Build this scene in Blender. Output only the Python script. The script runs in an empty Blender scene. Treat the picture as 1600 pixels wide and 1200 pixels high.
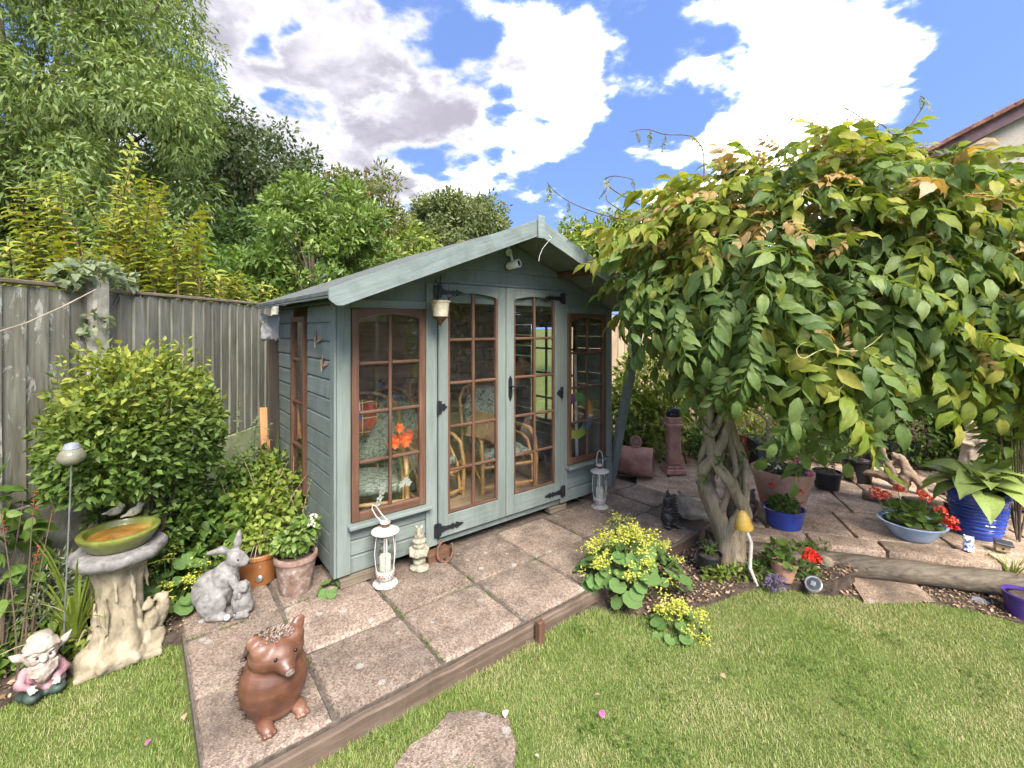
import bpy, bmesh, math, random
import numpy as np
from mathutils import Vector, Matrix, noise
random.seed(7)
rng = np.random.default_rng(7)
R = math.radians
scene = bpy.context.scene
C = scene.collection

# ------------------------------------------------------------------ camera
CAM_H = 1.62
F, YC = 724.0, 511.4
cd = bpy.data.cameras.new('camera')
cam = bpy.data.objects.new('camera', cd)
C.objects.link(cam)
cam.location = (0, 0, CAM_H)
cam.rotation_euler = (R(90), 0, 0)
cd.sensor_width = 36
cd.lens = 36 * F / 1600
cd.shift_y = -(600 - YC) / 1600
cd.clip_start = 0.05
cd.clip_end = 2000
scene.camera = cam

def G(px, py, z=0.0):
    """ground point of height z seen at photo pixel (px, py)"""
    Y = F * (CAM_H - z) / (py - YC)
    return Vector(((px - 800) / F * Y, Y, z))

def AT(px, py, Y):
    """point at depth Y seen at photo pixel"""
    return Vector(((px - 800) / F * Y, Y, CAM_H - (py - YC) / F * Y))

# ------------------------------------------------------------------ light
SUN_EL, SUN_AZ = 47.0, 158.0         # azimuth clockwise from +Y (camera looks along +Y)
scene.view_settings.view_transform = 'Standard'
scene.view_settings.look = 'None'
scene.view_settings.exposure = 2.75
scene.view_settings.gamma = 1.0
sd = bpy.data.lights.new('sun', 'SUN')
sd.energy = 1.75
sd.angle = R(32)
sd.color = (1.0, 0.95, 0.87)
sun = bpy.data.objects.new('sun', sd)
C.objects.link(sun)
_sv = Vector((math.sin(R(SUN_AZ)) * math.cos(R(SUN_EL)), math.cos(R(SUN_AZ)) * math.cos(R(SUN_EL)), math.sin(R(SUN_EL))))
sun.rotation_euler = (-_sv).to_track_quat('-Z', 'Y').to_euler()

def build_world():
    w = bpy.data.worlds.new('World')
    scene.world = w
    w.use_nodes = True
    nt = w.node_tree
    N, L = nt.nodes, nt.links
    N.clear()
    out = N.new('ShaderNodeOutputWorld')
    bg = N.new('ShaderNodeBackground')
    bg.inputs['Strength'].default_value = 0.061
    L.new(bg.outputs[0], out.inputs[0])
    sky = N.new('ShaderNodeTexSky')
    sky.sky_type = 'NISHITA'
    sky.sun_disc = False
    sky.sun_elevation = R(SUN_EL)
    sky.sun_rotation = R(SUN_AZ)
    sky.altitude = 300
    sky.air_density = 1.0
    sky.dust_density = 0.15
    sky.ozone_density = 2.5
    tc = N.new('ShaderNodeTexCoord')

    def math_(op, a, b=None, c=None, clamp=False):
        n = N.new('ShaderNodeMath'); n.operation = op; n.use_clamp = clamp
        for i, x in enumerate((a, b, c)):
            if x is None: continue
            if isinstance(x, (int, float)): n.inputs[i].default_value = x
            else: L.new(x, n.inputs[i])
        return n.outputs[0]

    def vmath(op, a, b=None, scale=None):
        n = N.new('ShaderNodeVectorMath'); n.operation = op
        for i, x in enumerate((a, b)):
            if x is None: continue
            if isinstance(x, (tuple, Vector)): n.inputs[i].default_value = tuple(x)
            else: L.new(x, n.inputs[i])
        if scale is not None: 
            if isinstance(scale, float): n.inputs['Scale'].default_value = scale
            else: L.new(scale, n.inputs['Scale'])
        return n.outputs['Value'] if op in ('DISTANCE', 'DOT_PRODUCT', 'LENGTH') else n.outputs[0]

    d = vmath('NORMALIZE', tc.outputs['Generated'])
    sep = N.new('ShaderNodeSeparateXYZ'); L.new(d, sep.inputs[0])
    zc = math_('MAXIMUM', sep.outputs[2], 0.0)
    inv = math_('DIVIDE', 1.0, math_('ADD', zc, 0.30))
    plane = vmath('SCALE', d, scale=inv)         # a cloud layer overhead seen in perspective

    def fbm(scale, detail, rough, off, dist=0.0):
        n = N.new('ShaderNodeTexNoise')
        n.inputs['Scale'].default_value = scale
        n.inputs['Detail'].default_value = detail
        n.inputs['Roughness'].default_value = rough
        n.inputs['Distortion'].default_value = dist
        L.new(vmath('ADD', plane, off), n.inputs['Vector'])
        return n.outputs[0]

    def mapr(x, a, b, c, e, smooth=True):
        n = N.new('ShaderNodeMapRange')
        n.interpolation_type = 'SMOOTHSTEP' if smooth else 'LINEAR'
        for i, q in enumerate((a, b, c, e)): n.inputs[1 + i].default_value = q
        L.new(x, n.inputs[0])
        return n.outputs[0]

    wn = N.new('ShaderNodeTexNoise'); wn.inputs['Scale'].default_value = 5.0; wn.inputs['Detail'].default_value = 4; L.new(plane, wn.inputs['Vector'])
    dw = vmath('ADD', d, vmath('SCALE', vmath('SUBTRACT', wn.outputs['Color'], (.5, .5, .5)), scale=.34))
    def blobs(lst):
        tot = None
        for (px, py, rpx, amt) in lst:
            v = Vector(((px - 800) / F, 1, (YC - py) / F)); ln = v.length; v.normalize()
            rad = rpx / F / ln
            b = mapr(vmath('DISTANCE', dw, v), 0.0, rad * 1.5, amt, 0.0)
            tot = b if tot is None else math_('ADD', tot, b)
        return tot
    dens = fbm(4.4, 9, 0.55, (3.1, 1.7, 0.4), 0.15)
    fine = fbm(15, 8, 0.65, (0.3, 5.2, 2.0), 0.4)
    field = math_('ADD', dens, math_('MULTIPLY', math_('SUBTRACT', fine, 0.5), 0.17))
    bias = blobs([(470, 90, 300, .12), (560, 230, 130, .10), (330, 20, 200, .08), (860, 70, 80, .13), (660, 90, 130, .10), (900, 190, 60, .08), (760, 120, 60, .06), (775, 285, 70, .11), (740, 185, 70, .08),
                  (1190, 90, 160, .24), (1260, 200, 110, .16), (1350, 130, 70, .12), (1110, 340, 110, .08), (850, 215, 50, .06), (1490, 40, 80, .05), (1330, 20, 90, .1), (960, 35, 40, .08), (640, 320, 60, .08),
                  (1050, 120, 90, -.16), (1000, 230, 100, -.15), (740, 20, 45, -.14), (405, 80, 45, -.18), (1560, 190, 150, -.12), (910, 280, 80, -.08), (1440, 190, 80, -.13), (690, 240, 40, -.10), (950, 150, 60, -.10), (600, 150, 40, -.08), (720, 250, 40, -.05), (1330, 70, 45, -.12)])
    field = math_('ADD', field, math_('ADD', bias, -.012))
    cover = math_('POWER', mapr(field, 0.41, 0.63, 0.0, 1.0), 3.0)
    thick = mapr(field, 0.54, 0.72, 0.0, 1.0)
    und = fbm(5.0, 7, 0.58, (7.3, 2.2, 1.0), .2)
    low = math_('MULTIPLY', blobs([(400, 60, 380, 1.3), (560, 150, 240, .7), (640, 10, 190, .6)]), 1.0, clamp=True)
    grey = math_('MULTIPLY', math_('MULTIPLY', thick, low), mapr(und, 0.22, 0.62, 0.1, 1.0), clamp=True)
    shade = math_('MULTIPLY', mapr(und, 0.42, 0.66, 0.0, 1.0), 0.85)
    c0 = N.new('ShaderNodeMix'); c0.data_type = 'RGBA'
    c0.inputs[6].default_value = (17.5, 17.6, 17.9, 1)
    c0.inputs[7].default_value = (2.9, 3.0, 3.3, 1)
    L.new(shade, c0.inputs[0])
    cc = N.new('ShaderNodeMix'); cc.data_type = 'RGBA'
    c1 = N.new('ShaderNodeMix'); c1.data_type = 'RGBA'
    L.new(low, c1.inputs[0]); L.new(c0.outputs[2], c1.inputs[6]); c1.inputs[7].default_value = (3.2, 3.15, 3.4, 1)
    L.new(c1.outputs[2], cc.inputs[6])
    cc.inputs[7].default_value = (1.42, 1.36, 1.62, 1)
    L.new(grey, cc.inputs[0])
    # the model's sky, looked up a little above the true direction: clear air right down to the roofs
    L.new(vmath('NORMALIZE', vmath('ADD', d, (0, 0, .45))), sky.inputs[0])
    # blue of the clear sky, a little richer than the model's
    hs = N.new('ShaderNodeHueSaturation')
    hs.inputs['Saturation'].default_value = 1.06
    hs.inputs['Value'].default_value = 1.0
    L.new(sky.outputs[0], hs.inputs['Color'])
    tn = N.new('ShaderNodeMix'); tn.data_type = 'RGBA'; tn.blend_type = 'MULTIPLY'; tn.inputs[0].default_value = 1.0
    tn.inputs[7].default_value = (1.04, .94, 1.03, 1); L.new(hs.outputs[0], tn.inputs[6])
    mx = N.new('ShaderNodeMix'); mx.data_type = 'RGBA'
    L.new(cover, mx.inputs[0]); L.new(tn.outputs[2], mx.inputs[6]); L.new(cc.outputs[2], mx.inputs[7])
    L.new(mx.outputs[2], bg.inputs['Color'])
build_world()
scene.world.cycles.sampling_method = 'MANUAL'
scene.world.cycles.sample_map_resolution = 512
cy = scene.cycles
cy.max_bounces = 6; cy.diffuse_bounces = 3; cy.glossy_bounces = 3; cy.transmission_bounces = 4; cy.transparent_max_bounces = 10
cy.use_adaptive_sampling = True; cy.adaptive_threshold = .03
cy.caustics_reflective = False; cy.caustics_refractive = False
cy.sample_clamp_indirect = 6.0

# ------------------------------------------------------------------ helpers
def rotm(rx=0, ry=0, rz=0, loc=(0, 0, 0)):
    return Matrix.Translation(loc) @ Matrix.Rotation(rz, 4, 'Z') @ Matrix.Rotation(ry, 4, 'Y') @ Matrix.Rotation(rx, 4, 'X')

_CH = None
def _chamfer_topology():
    idx = {}; vs = []
    for sx in (-1, 1):
        for sy in (-1, 1):
            for sz in (-1, 1):
                for a in range(3):
                    idx[(sx, sy, sz, a)] = len(vs); vs.append(((sx, sy, sz), a))
    P = []
    for s, a in vs:
        P.append(Vector([s[k] * (1.0 if k == a else 0.8) for k in range(3)]))
    fs = []
    for a in range(3):
        b, c = (a + 1) % 3, (a + 2) % 3
        for s in (-1, 1):
            q = []
            for sb, sc in ((-1, -1), (1, -1), (1, 1), (-1, 1)):
                t = [0, 0, 0]; t[a] = s; t[b] = sb; t[c] = sc
                q.append(idx[(*t, a)])
            fs.append(q)
        for sa in (-1, 1):
            for sb in (-1, 1):
                q = []
                for sc, ax in ((-1, a), (1, a), (1, b), (-1, b)):
                    t = [0, 0, 0]; t[a] = sa; t[b] = sb; t[c] = sc
                    q.append(idx[(*t, ax)])
                fs.append(q)
    for sx in (-1, 1):
        for sy in (-1, 1):
            for sz in (-1, 1):
                fs.append([idx[(sx, sy, sz, a)] for a in range(3)])
    out = []
    for q in fs:
        c = sum((P[i] for i in q), Vector()) / len(q)
        n = (P[q[1]] - P[q[0]]).cross(P[q[2]] - P[q[0]])
        out.append(q if n.dot(c) > 0 else q[::-1])
    return vs, out
_CH = _chamfer_topology()

class MB:
    def __init__(s): s.v = []; s.f = []
    def add(s, vs, fs, M=None):
        o = len(s.v)
        s.v += [tuple(M @ Vector(p)) for p in vs] if M else [tuple(p) for p in vs]
        s.f += [[i + o for i in q] for q in fs]
        return s
    def box(s, c, size, ch=0.0, M=None):
        h = [x / 2 for x in size]
        if ch <= 0:
            vs = [(c[0] + sx * h[0], c[1] + sy * h[1], c[2] + sz * h[2]) for sx in (-1, 1) for sy in (-1, 1) for sz in (-1, 1)]
            return s.add(vs, [(0, 1, 3, 2), (4, 6, 7, 5), (0, 4, 5, 1), (2, 3, 7, 6), (0, 2, 6, 4), (1, 5, 7, 3)], M)
        ch = min(ch, min(h) * .9)
        vs = [tuple(c[k] + sg[k] * (h[k] if k == a else h[k] - ch) for k in range(3)) for sg, a in _CH[0]]
        return s.add(vs, _CH[1], M)
    def tube(s, pts, rad, n=8, closed=False, M=None):
        pts = [Vector(p) for p in pts]; k = len(pts)
        if not hasattr(rad, '__len__'): rad = [rad] * k
        vs = []; up = None
        for i, p in enumerate(pts):
            if closed: t = pts[(i + 1) % k] - pts[i - 1]
            else: t = pts[min(i + 1, k - 1)] - pts[max(i - 1, 0)]
            if t.length < 1e-9: t = Vector((0, 0, 1))
            t.normalize()
            if up is None:
                up = Vector((0, 0, 1)) if abs(t.z) < .9 else Vector((1, 0, 0))
            a = (up - t * up.dot(t))
            if a.length < 1e-6: a = t.orthogonal()
            a.normalize(); up = a; b = t.cross(a)
            for j in range(n):
                w = 2 * math.pi * j / n
                vs.append(p + (a * math.cos(w) + b * math.sin(w)) * rad[i])
        fs = []
        for i in range(k if closed else k - 1):
            for j in range(n):
                i2 = (i + 1) % k; j2 = (j + 1) % n
                fs.append((i * n + j, i * n + j2, i2 * n + j2, i2 * n + j))
        if not closed:
            fs.append(tuple(range(n - 1, -1, -1))); fs.append(tuple((k - 1) * n + j for j in range(n)))
        return s.add(vs, fs, M)
    def lathe(s, prof, n=24, M=None, wob=None):
        vs = []; fs = []; k = len(prof)
        for (r, z) in prof:
            for j in range(n):
                w = 2 * math.pi * j / n
                q = r * (wob(w, z) if wob else 1)
                vs.append((q * math.cos(w), q * math.sin(w), z))
        for i in range(k - 1):
            for j in range(n):
                j2 = (j + 1) % n
                fs.append((i * n + j, i * n + j2, (i + 1) * n + j2, (i + 1) * n + j))
        if prof[0][0] > 1e-4: fs.append(tuple(range(n - 1, -1, -1)))
        if prof[-1][0] > 1e-4: fs.append(tuple((k - 1) * n + j for j in range(n)))
        return s.add(vs, fs, M)
    def ball(s, c, r, seg=14, rings=9, M=None):
        if not hasattr(r, '__len__'): r = (r, r, r)
        T = (M or Matrix()) @ Matrix.Translation(c) @ Matrix.Diagonal((*r, 1))
        vs = [(0, 0, -1)]; fs = []
        for i in range(1, rings):
            t = math.pi * i / rings
            for j in range(seg):
                w = 2 * math.pi * j / seg
                vs.append((math.sin(t) * math.cos(w), math.sin(t) * math.sin(w), -math.cos(t)))
        vs.append((0, 0, 1)); e = len(vs) - 1
        for j in range(seg):
            j2 = (j + 1) % seg
            fs.append((0, 1 + j2, 1 + j)); fs.append((e, e - seg + j, e - seg + j2))
            for i in range(rings - 2):
                fs.append((1 + i * seg + j, 1 + i * seg + j2, 1 + (i + 1) * seg + j2, 1 + (i + 1) * seg + j))
        return s.add(vs, fs, T)
    def prism(s, poly, h0, h1, M=None):
        n = len(poly)
        A = sum(poly[i][0] * poly[(i + 1) % n][1] - poly[(i + 1) % n][0] * poly[i][1] for i in range(n))
        if A < 0: poly = poly[::-1]
        vs = [(x, y, h0) for x, y in poly] + [(x, y, h1) for x, y in poly]
        fs = [tuple(range(n - 1, -1, -1)), tuple(range(n, 2 * n))]
        fs += [(i, (i + 1) % n, n + (i + 1) % n, n + i) for i in range(n)]
        return s.add(vs, fs, M)
    def mesh(s, name, mat, smooth=None):
        me = bpy.data.meshes.new(name)
        me.from_pydata(s.v, [], s.f)
        if mat: me.materials.append(mat)
        if smooth is not None:
            me.polygons.foreach_set('use_smooth', [True] * len(me.polygons))
            if smooth < 180: me.set_sharp_from_angle(angle=R(smooth))
        me.update()
        return me
    def build(s, name, mat, parent=None, smooth=None, M=None):
        return obj(name, s.mesh(name, mat, smooth), parent, M)

def roughen(o, amp, sc, stretch=(1, 1, 1)):
    me = o.data; nv = len(me.vertices); co = np.empty(nv * 3, np.float32); nm = np.empty(nv * 3, np.float32)
    me.vertices.foreach_get('co', co); me.vertices.foreach_get('normal', nm)
    co = co.reshape(-1, 3); nm = nm.reshape(-1, 3); st = np.array(stretch) * sc
    am = np.array([noise.noise(Vector(c)) + .6 * noise.noise(Vector(c) * 2.3 + Vector((5, 1, 2))) for c in (co * st).tolist()], np.float32)
    me.vertices.foreach_set('co', (co + nm * (am * amp)[:, None]).ravel()); me.update()
    return o

def obj(name, me, parent=None, M=None):
    o = bpy.data.objects.new(name, me)
    C.objects.link(o)
    if parent: o.parent = parent
    if M is not None: o.matrix_local = M
    return o
def tag(o, label=None, cat=None, group=None, kind=None):
    if label: o['label'] = label
    if cat: o['category'] = cat
    if group: o['group'] = group
    if kind: o['kind'] = kind
    return o
def thing(name, label, cat, loc=(0, 0, 0), rz=0, group=None, scale=1.0):
    o = bpy.data.objects.new(name, None)
    C.objects.link(o)
    o.empty_display_size = .1
    o.location = loc; o.rotation_euler = (0, 0, rz); o.scale = (scale,) * 3
    return tag(o, label, cat, group)
def copy_tree(o, parent=None):
    c = o.copy(); C.objects.link(c); c.parent = parent
    for ch in list(o.children):
        copy_tree(ch, c)
    return c

def mesh_np(name, V, polys, mat, attrs=None, smooth=False):
    """polys: list of (n,k) int arrays"""
    me = bpy.data.meshes.new(name)
    V = np.asarray(V, dtype=np.float32)
    me.vertices.add(len(V)); me.vertices.foreach_set('co', V.ravel())
    tot = np.concatenate([np.full(len(p), p.shape[1], dtype=np.int32) for p in polys])
    flat = np.concatenate([np.asarray(p, dtype=np.int32).ravel() for p in polys])
    st = np.concatenate([[0], np.cumsum(tot)[:-1]]).astype(np.int32)
    me.loops.add(len(flat)); me.loops.foreach_set('vertex_index', flat)
    me.polygons.add(len(tot)); me.polygons.foreach_set('loop_start', st); me.polygons.foreach_set('loop_total', tot)
    if smooth: me.polygons.foreach_set('use_smooth', np.ones(len(tot), dtype=bool))
    for k, a in (attrs or {}).items():
        at = me.attributes.new(k, 'FLOAT', 'POINT'); at.data.foreach_set('value', np.asarray(a, dtype=np.float32))
    mats = mat if isinstance(mat, (list, tuple)) else [mat]
    for m in mats: me.materials.append(m)
    me.update(calc_edges=True)
    return me

TMP = bpy.data.scenes.new('scratch')          # empty workbench scene for growing skins, removed at the end
def organic(name, shapes, mat, parent=None, voxel=.008, smooth=5, disp=0.0, dscale=20, M=None, rot=0):
    """one continuous skin grown over overlapping balls and tapered limbs"""
    mb = MB()
    for sh in shapes:
        if sh[0] == 'b':
            Mx = rotm(*sh[3], loc=sh[1]) if len(sh) > 3 else Matrix.Translation(sh[1])
            mb.ball((0, 0, 0), sh[2], 16, 10, Mx)
        elif sh[0] == 't':
            mb.tube(sh[1], sh[2], 10)
            for p, r in ((sh[1][0], sh[2][0]), (sh[1][-1], sh[2][-1])): mb.ball(p, r, 10, 6)
        elif sh[0] == 'x':
            mb.box(sh[1], sh[2], 0, rotm(*sh[3]) if len(sh) > 3 else None)
    o = mb.build(name, mat, parent)
    m = o.modifiers.new('r', 'REMESH'); m.mode = 'VOXEL'; m.voxel_size = voxel; m.use_smooth_shade = True
    if smooth:
        m2 = o.modifiers.new('s', 'SMOOTH'); m2.iterations = smooth; m2.factor = .5
    C.objects.unlink(o); _par = o.parent; o.parent = None
    TMP.collection.objects.link(o)
    TMP.view_layers[0].update()
    dg = TMP.view_layers[0].depsgraph
    me = bpy.data.meshes.new_from_object(o.evaluated_get(dg))
    TMP.collection.objects.unlink(o); C.objects.link(o); o.parent = _par
    o.modifiers.clear()
    old = o.data; o.data = me; me.name = name; bpy.data.meshes.remove(old)
    if not me.materials: me.materials.append(mat)
    if disp:
        nv = len(me.vertices); co = np.empty(nv * 3, np.float32); nm = np.empty(nv * 3, np.float32)
        me.vertices.foreach_get('co', co); me.vertices.foreach_get('normal', nm)
        co = co.reshape(-1, 3); nm = nm.reshape(-1, 3)
        am = np.array([noise.noise(Vector(c) * dscale) + .5 * noise.noise(Vector(c) * dscale * 2.7) for c in co.tolist()], np.float32)
        me.vertices.foreach_set('co', (co + nm * (am * disp)[:, None]).ravel()); me.update()
    me.polygons.foreach_set('use_smooth', [True] * len(me.polygons))
    if M is not None: o.matrix_local = M
    return o

# ------------------------------------------------------------------ materials
def lin(r, g, b):
    f = lambda c: ((c / 255 + .055) / 1.055) ** 2.4 if c > 10 else c / 255 / 12.92
    return (f(r), f(g), f(b), 1)
def c4(c): return (*c, 1) if len(c) == 3 else c

class NT:
    def __init__(s, name):
        s.m = bpy.data.materials.new(name); s.m.use_nodes = True
        s.nt = s.m.node_tree; s.N = s.nt.nodes; s.L = s.nt.links
        s.p = s.N['Principled BSDF']
        s.out = s.N['Material Output']
        s._tc = None
    def tc(s, which='Object'):
        if not s._tc: s._tc = s.N.new('ShaderNodeTexCoord')
        return s._tc.outputs[which]
    def mapping(s, scale=(1, 1, 1), src=None, rand=False, rot=(0, 0, 0)):
        m = s.N.new('ShaderNodeMapping')
        m.inputs['Scale'].default_value = scale if hasattr(scale, '__len__') else (scale,) * 3
        m.inputs['Rotation'].default_value = rot
        s.L.new(src or s.tc(), m.inputs[0])
        if rand:
            oi = s.N.new('ShaderNodeObjectInfo')
            k = s.N.new('ShaderNodeMath'); k.operation = 'MULTIPLY'; k.inputs[1].default_value = 37.0
            s.L.new(oi.outputs['Random'], k.inputs[0])
            cb = s.N.new('ShaderNodeCombineXYZ')
            for i in range(3): s.L.new(k.outputs[0], cb.inputs[i])
            s.L.new(cb.outputs[0], m.inputs['Location'])
        return m.outputs[0]
    def noise(s, vec, scale=5, detail=5, rough=.55, dist=0.0):
        n = s.N.new('ShaderNodeTexNoise')
        n.inputs['Scale'].default_value = scale; n.inputs['Detail'].default_value = detail
        n.inputs['Roughness'].default_value = rough; n.inputs['Distortion'].default_value = dist
        s.L.new(vec, n.inputs['Vector']); return n.outputs[0]
    def vor(s, vec, scale=5, feature='F1', out='Distance'):
        n = s.N.new('ShaderNodeTexVoronoi'); n.feature = feature
        n.inputs['Scale'].default_value = scale
        s.L.new(vec, n.inputs['Vector']); return n.outputs[out]
    def ramp(s, fac, stops):
        n = s.N.new('ShaderNodeValToRGB'); e = n.color_ramp.elements
        while len(e) < len(stops): e.new(.5)
        for k, (p, c) in enumerate(stops):
            e[k].position = p; e[k].color = c4(c) if hasattr(c, '__len__') else (c, c, c, 1)
        s.L.new(fac, n.inputs[0]); return n.outputs[0]
    def mix(s, fac, a, b, mode='MIX'):
        n = s.N.new('ShaderNodeMix'); n.data_type = 'RGBA'; n.blend_type = mode
        for i, x in ((0, fac), (6, a), (7, b)):
            if hasattr(x, 'is_linked') or hasattr(x, 'links'): s.L.new(x, n.inputs[i])
            elif i == 0: n.inputs[0].default_value = x
            else: n.inputs[i].default_value = c4(x)
        return n.outputs[2]
    def math(s, op, a, b=0.0, clamp=False):
        n = s.N.new('ShaderNodeMath'); n.operation = op; n.use_clamp = clamp
        for i, x in enumerate((a, b)):
            if isinstance(x, (int, float)): n.inputs[i].default_value = x
            else: s.L.new(x, n.inputs[i])
        return n.outputs[0]
    def rand(s):
        return s.N.new('ShaderNodeObjectInfo').outputs['Random']
    def island(s):
        return s.N.new('ShaderNodeNewGeometry').outputs['Random Per Island']
    def attr(s, name):
        n = s.N.new('ShaderNodeAttribute'); n.attribute_name = name; return n.outputs['Fac']
    def color(s, c):
        if hasattr(c, 'links'): s.L.new(c, s.p.inputs['Base Color'])
        else: s.p.inputs['Base Color'].default_value = c4(c)
        return s
    def bump(s, h, strength=.3, dist=.01):
        n = s.N.new('ShaderNodeBump'); n.inputs['Strength'].default_value = strength; n.inputs['Distance'].default_value = dist
        s.L.new(h, n.inputs['Height']); s.L.new(n.outputs[0], s.p.inputs['Normal']); return n.outputs[0]
    def set(s, rough=None, spec=None, metal=None, coat=None):
        for k, v in (('Roughness', rough), ('Specular IOR Level', spec), ('Metallic', metal), ('Coat Weight', coat)):
            if v is None: continue
            if hasattr(v, 'links'): s.L.new(v, s.p.inputs[k])
            else: s.p.inputs[k].default_value = v
        return s

def mat_wood(name, stops, axis, grain=26, along=1.6, rough=.75, bump=.35, rand=True, rv=.18, fine=.0):
    """painted or stained timber, grain along one axis"""
    t = NT(name)
    sc = [grain] * 3; sc['xyz'.index(axis)] = along
    v = t.mapping(sc, rand=rand)
    n1 = t.noise(v, 1.6, 8, .62, .4)
    n2 = t.noise(t.mapping(3.0, rand=rand), 1.0, 5, .6)
    k = t.math('ADD', t.math('MULTIPLY', n1, .65), t.math('MULTIPLY', n2, .35))
    col = t.ramp(k, stops)
    gm = t.ramp(t.noise(t.mapping((5, 5, 1.1), rand=rand), 1.3, 8, .7, .3), [(.30, (.66, .68, .62)), (.52, (1, 1, 1)), (.75, (1.1, 1.1, 1.08))])
    col = t.mix(.8, col, t.mix(1.0, col, gm, 'MULTIPLY'))
    if rand:
        r = t.math('ADD', t.math('MULTIPLY', t.rand(), rv), 1 - rv / 2)
        cb = t.N.new('ShaderNodeCombineXYZ')
        for i in range(3): t.L.new(r, cb.inputs[i])
        col = t.mix(1.0, col, cb.outputs[0], 'MULTIPLY')
    t.color(col); t.set(rough=rough, spec=.3)
    t.bump(n1, bump, .004)
    return t.m

def mat_noise(name, stops, scale=8, detail=7, rough=.7, bump=.3, bdist=.005, spec=.4, coat=None, bscale=None, rand=False, metal=None, distort=0.3):
    t = NT(name)
    v = t.mapping(1.0, rand=rand)
    n = t.noise(v, scale, detail, .6, distort)
    t.color(t.ramp(n, stops)); t.set(rough=rough, spec=spec, coat=coat, metal=metal)
    if bump:
        b = t.noise(v, bscale or scale * 3, 6, .6)
        t.bump(b, bump, bdist)
    return t.m

def mat_leaf(name, stops, trans=.38, rough=.5, young=None, spec=.22, gain=1.15):
    t = NT(name)
    stops = [(a, tuple(x * gain for x in c[:3])) for a, c in stops]
    col = t.ramp(t.island(), stops)
    if young: col = t.mix(t.attr('tint'), col, young)
    n = t.noise(t.mapping(60), 1, 3)
    col = t.mix(.25, col, t.mix(1.0, col, t.ramp(n, [(.3, (.35, .35, .35)), (.7, (1.5, 1.5, 1.5))]), 'MULTIPLY'))
    t.color(col); t.set(rough=rough, spec=spec)
    tr = t.N.new('ShaderNodeBsdfTranslucent')
    t.L.new(t.mix(1.0, col, (1.25, 1.2, .55), 'MULTIPLY'), tr.inputs[0])
    mx = t.N.new('ShaderNodeMixShader'); mx.inputs[0].default_value = trans
    t.L.new(t.p.outputs[0], mx.inputs[1]); t.L.new(tr.outputs[0], mx.inputs[2])
    t.L.new(mx.outputs[0], t.out.inputs[0])
    return t.m

def mat_glass(name, tint=(.96, .97, .96), rough=.0, ior=1.5, dirt=0.04):
    t = NT(name)
    tr = t.N.new('ShaderNodeBsdfTransparent'); tr.inputs[0].default_value = c4(tint)
    gl = t.N.new('ShaderNodeBsdfGlossy'); gl.inputs['Roughness'].default_value = rough
    lw = t.N.new('ShaderNodeLayerWeight'); lw.inputs['Blend'].default_value = .5
    fr = t.math('ADD', t.math('MULTIPLY', t.math('POWER', lw.outputs['Facing'], 5.0), .90), .07)
    mx = t.N.new('ShaderNodeMixShader'); t.L.new(fr, mx.inputs[0]); t.L.new(tr.outputs[0], mx.inputs[1]); t.L.new(gl.outputs[0], mx.inputs[2])
    b = t.N.new('ShaderNodeBump'); b.inputs['Strength'].default_value = .05; b.inputs['Distance'].default_value = .002
    nz = t.noise(t.mapping(9, rand=True), 1, 2); t.L.new(nz, b.inputs['Height']); t.L.new(b.outputs[0], gl.inputs['Normal'])
    # thin film of dust
    df = t.N.new('ShaderNodeBsdfDiffuse'); df.inputs[0].default_value = (.5, .5, .47, 1)
    m2 = t.N.new('ShaderNodeMixShader')
    sp = t.noise(t.mapping(34, rand=True), 1, 6, .7)
    t.L.new(t.math('MULTIPLY', t.ramp(sp, [(.45, 0.0), (.8, 1.0)]), dirt), m2.inputs[0])
    t.L.new(mx.outputs[0], m2.inputs[1]); t.L.new(df.outputs[0], m2.inputs[2])
    t.L.new(m2.outputs[0], t.out.inputs[0])
    return t.m

def plain(name, col, rough=.5, spec=.4, metal=None, coat=None, var=.25):
    c = Vector(col[:3])
    return mat_noise(name, [(.3, tuple(c * (1 - var))), (.7, tuple(c * (1 + var)))], 14, 5, rough, .15, .002, spec, coat, metal=metal)

M = {}
PAINT = [(.22, (.094, .114, .100)), (.45, (.140, .164, .145)), (.62, (.165, .188, .167)), (.8, (.23, .25, .225))]
for ax in 'xyz': M['paint_' + ax] = mat_wood('teal_paint_' + ax, PAINT, ax)
M['paint_worn'] = mat_wood('worn_teal_paint', [(.22, (.08, .10, .09)), (.45, (.130, .156, .145)), (.62, (.172, .20, .187)), (.85, (.32, .335, .31))], 'x', 30, 1.8, bump=.6)
BROWN = [(.25, (.040, .019, .012)), (.5, (.100, .050, .030)), (.78, (.19, .108, .068))]
for ax in 'xz': M['brown_' + ax] = mat_wood('brown_stain_' + ax, BROWN, ax, rough=.5, rand=True)
M['brown_y'] = mat_wood('brown_stain_y', BROWN, 'y', rough=.5)
M['felt'] = mat_noise('roof_felt', [(.3, (.045, .05, .045)), (.7, (.12, .125, .105))], 12, 8, .95, .5, .004, bscale=160)
M['iron'] = mat_noise('black_iron', [(.3, (.006, .006, .009)), (.7, (.016, .016, .020))], 30, 5, .45, .4, .002)
M['glass'] = mat_glass('window_glass')
M['inner_wood'] = mat_wood('shed_inner_boards', [(.25, (.20, .125, .075)), (.75, (.38, .27, .17))], 'x', 22, 1.4)
M['old_wood'] = mat_wood('grey_old_timber', [(.2, (.05, .04, .03)), (.5, (.15, .115, .08)), (.8, (.30, .25, .18))], 'x', 18, 1.2, bump=.9)
M['edge_wood'] = mat_wood('dark_edging_timber', [(.2, (.035, .024, .017)), (.5, (.10, .068, .048)), (.8, (.24, .19, .14))], 'x', 20, 1.0, bump=.9)
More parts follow.
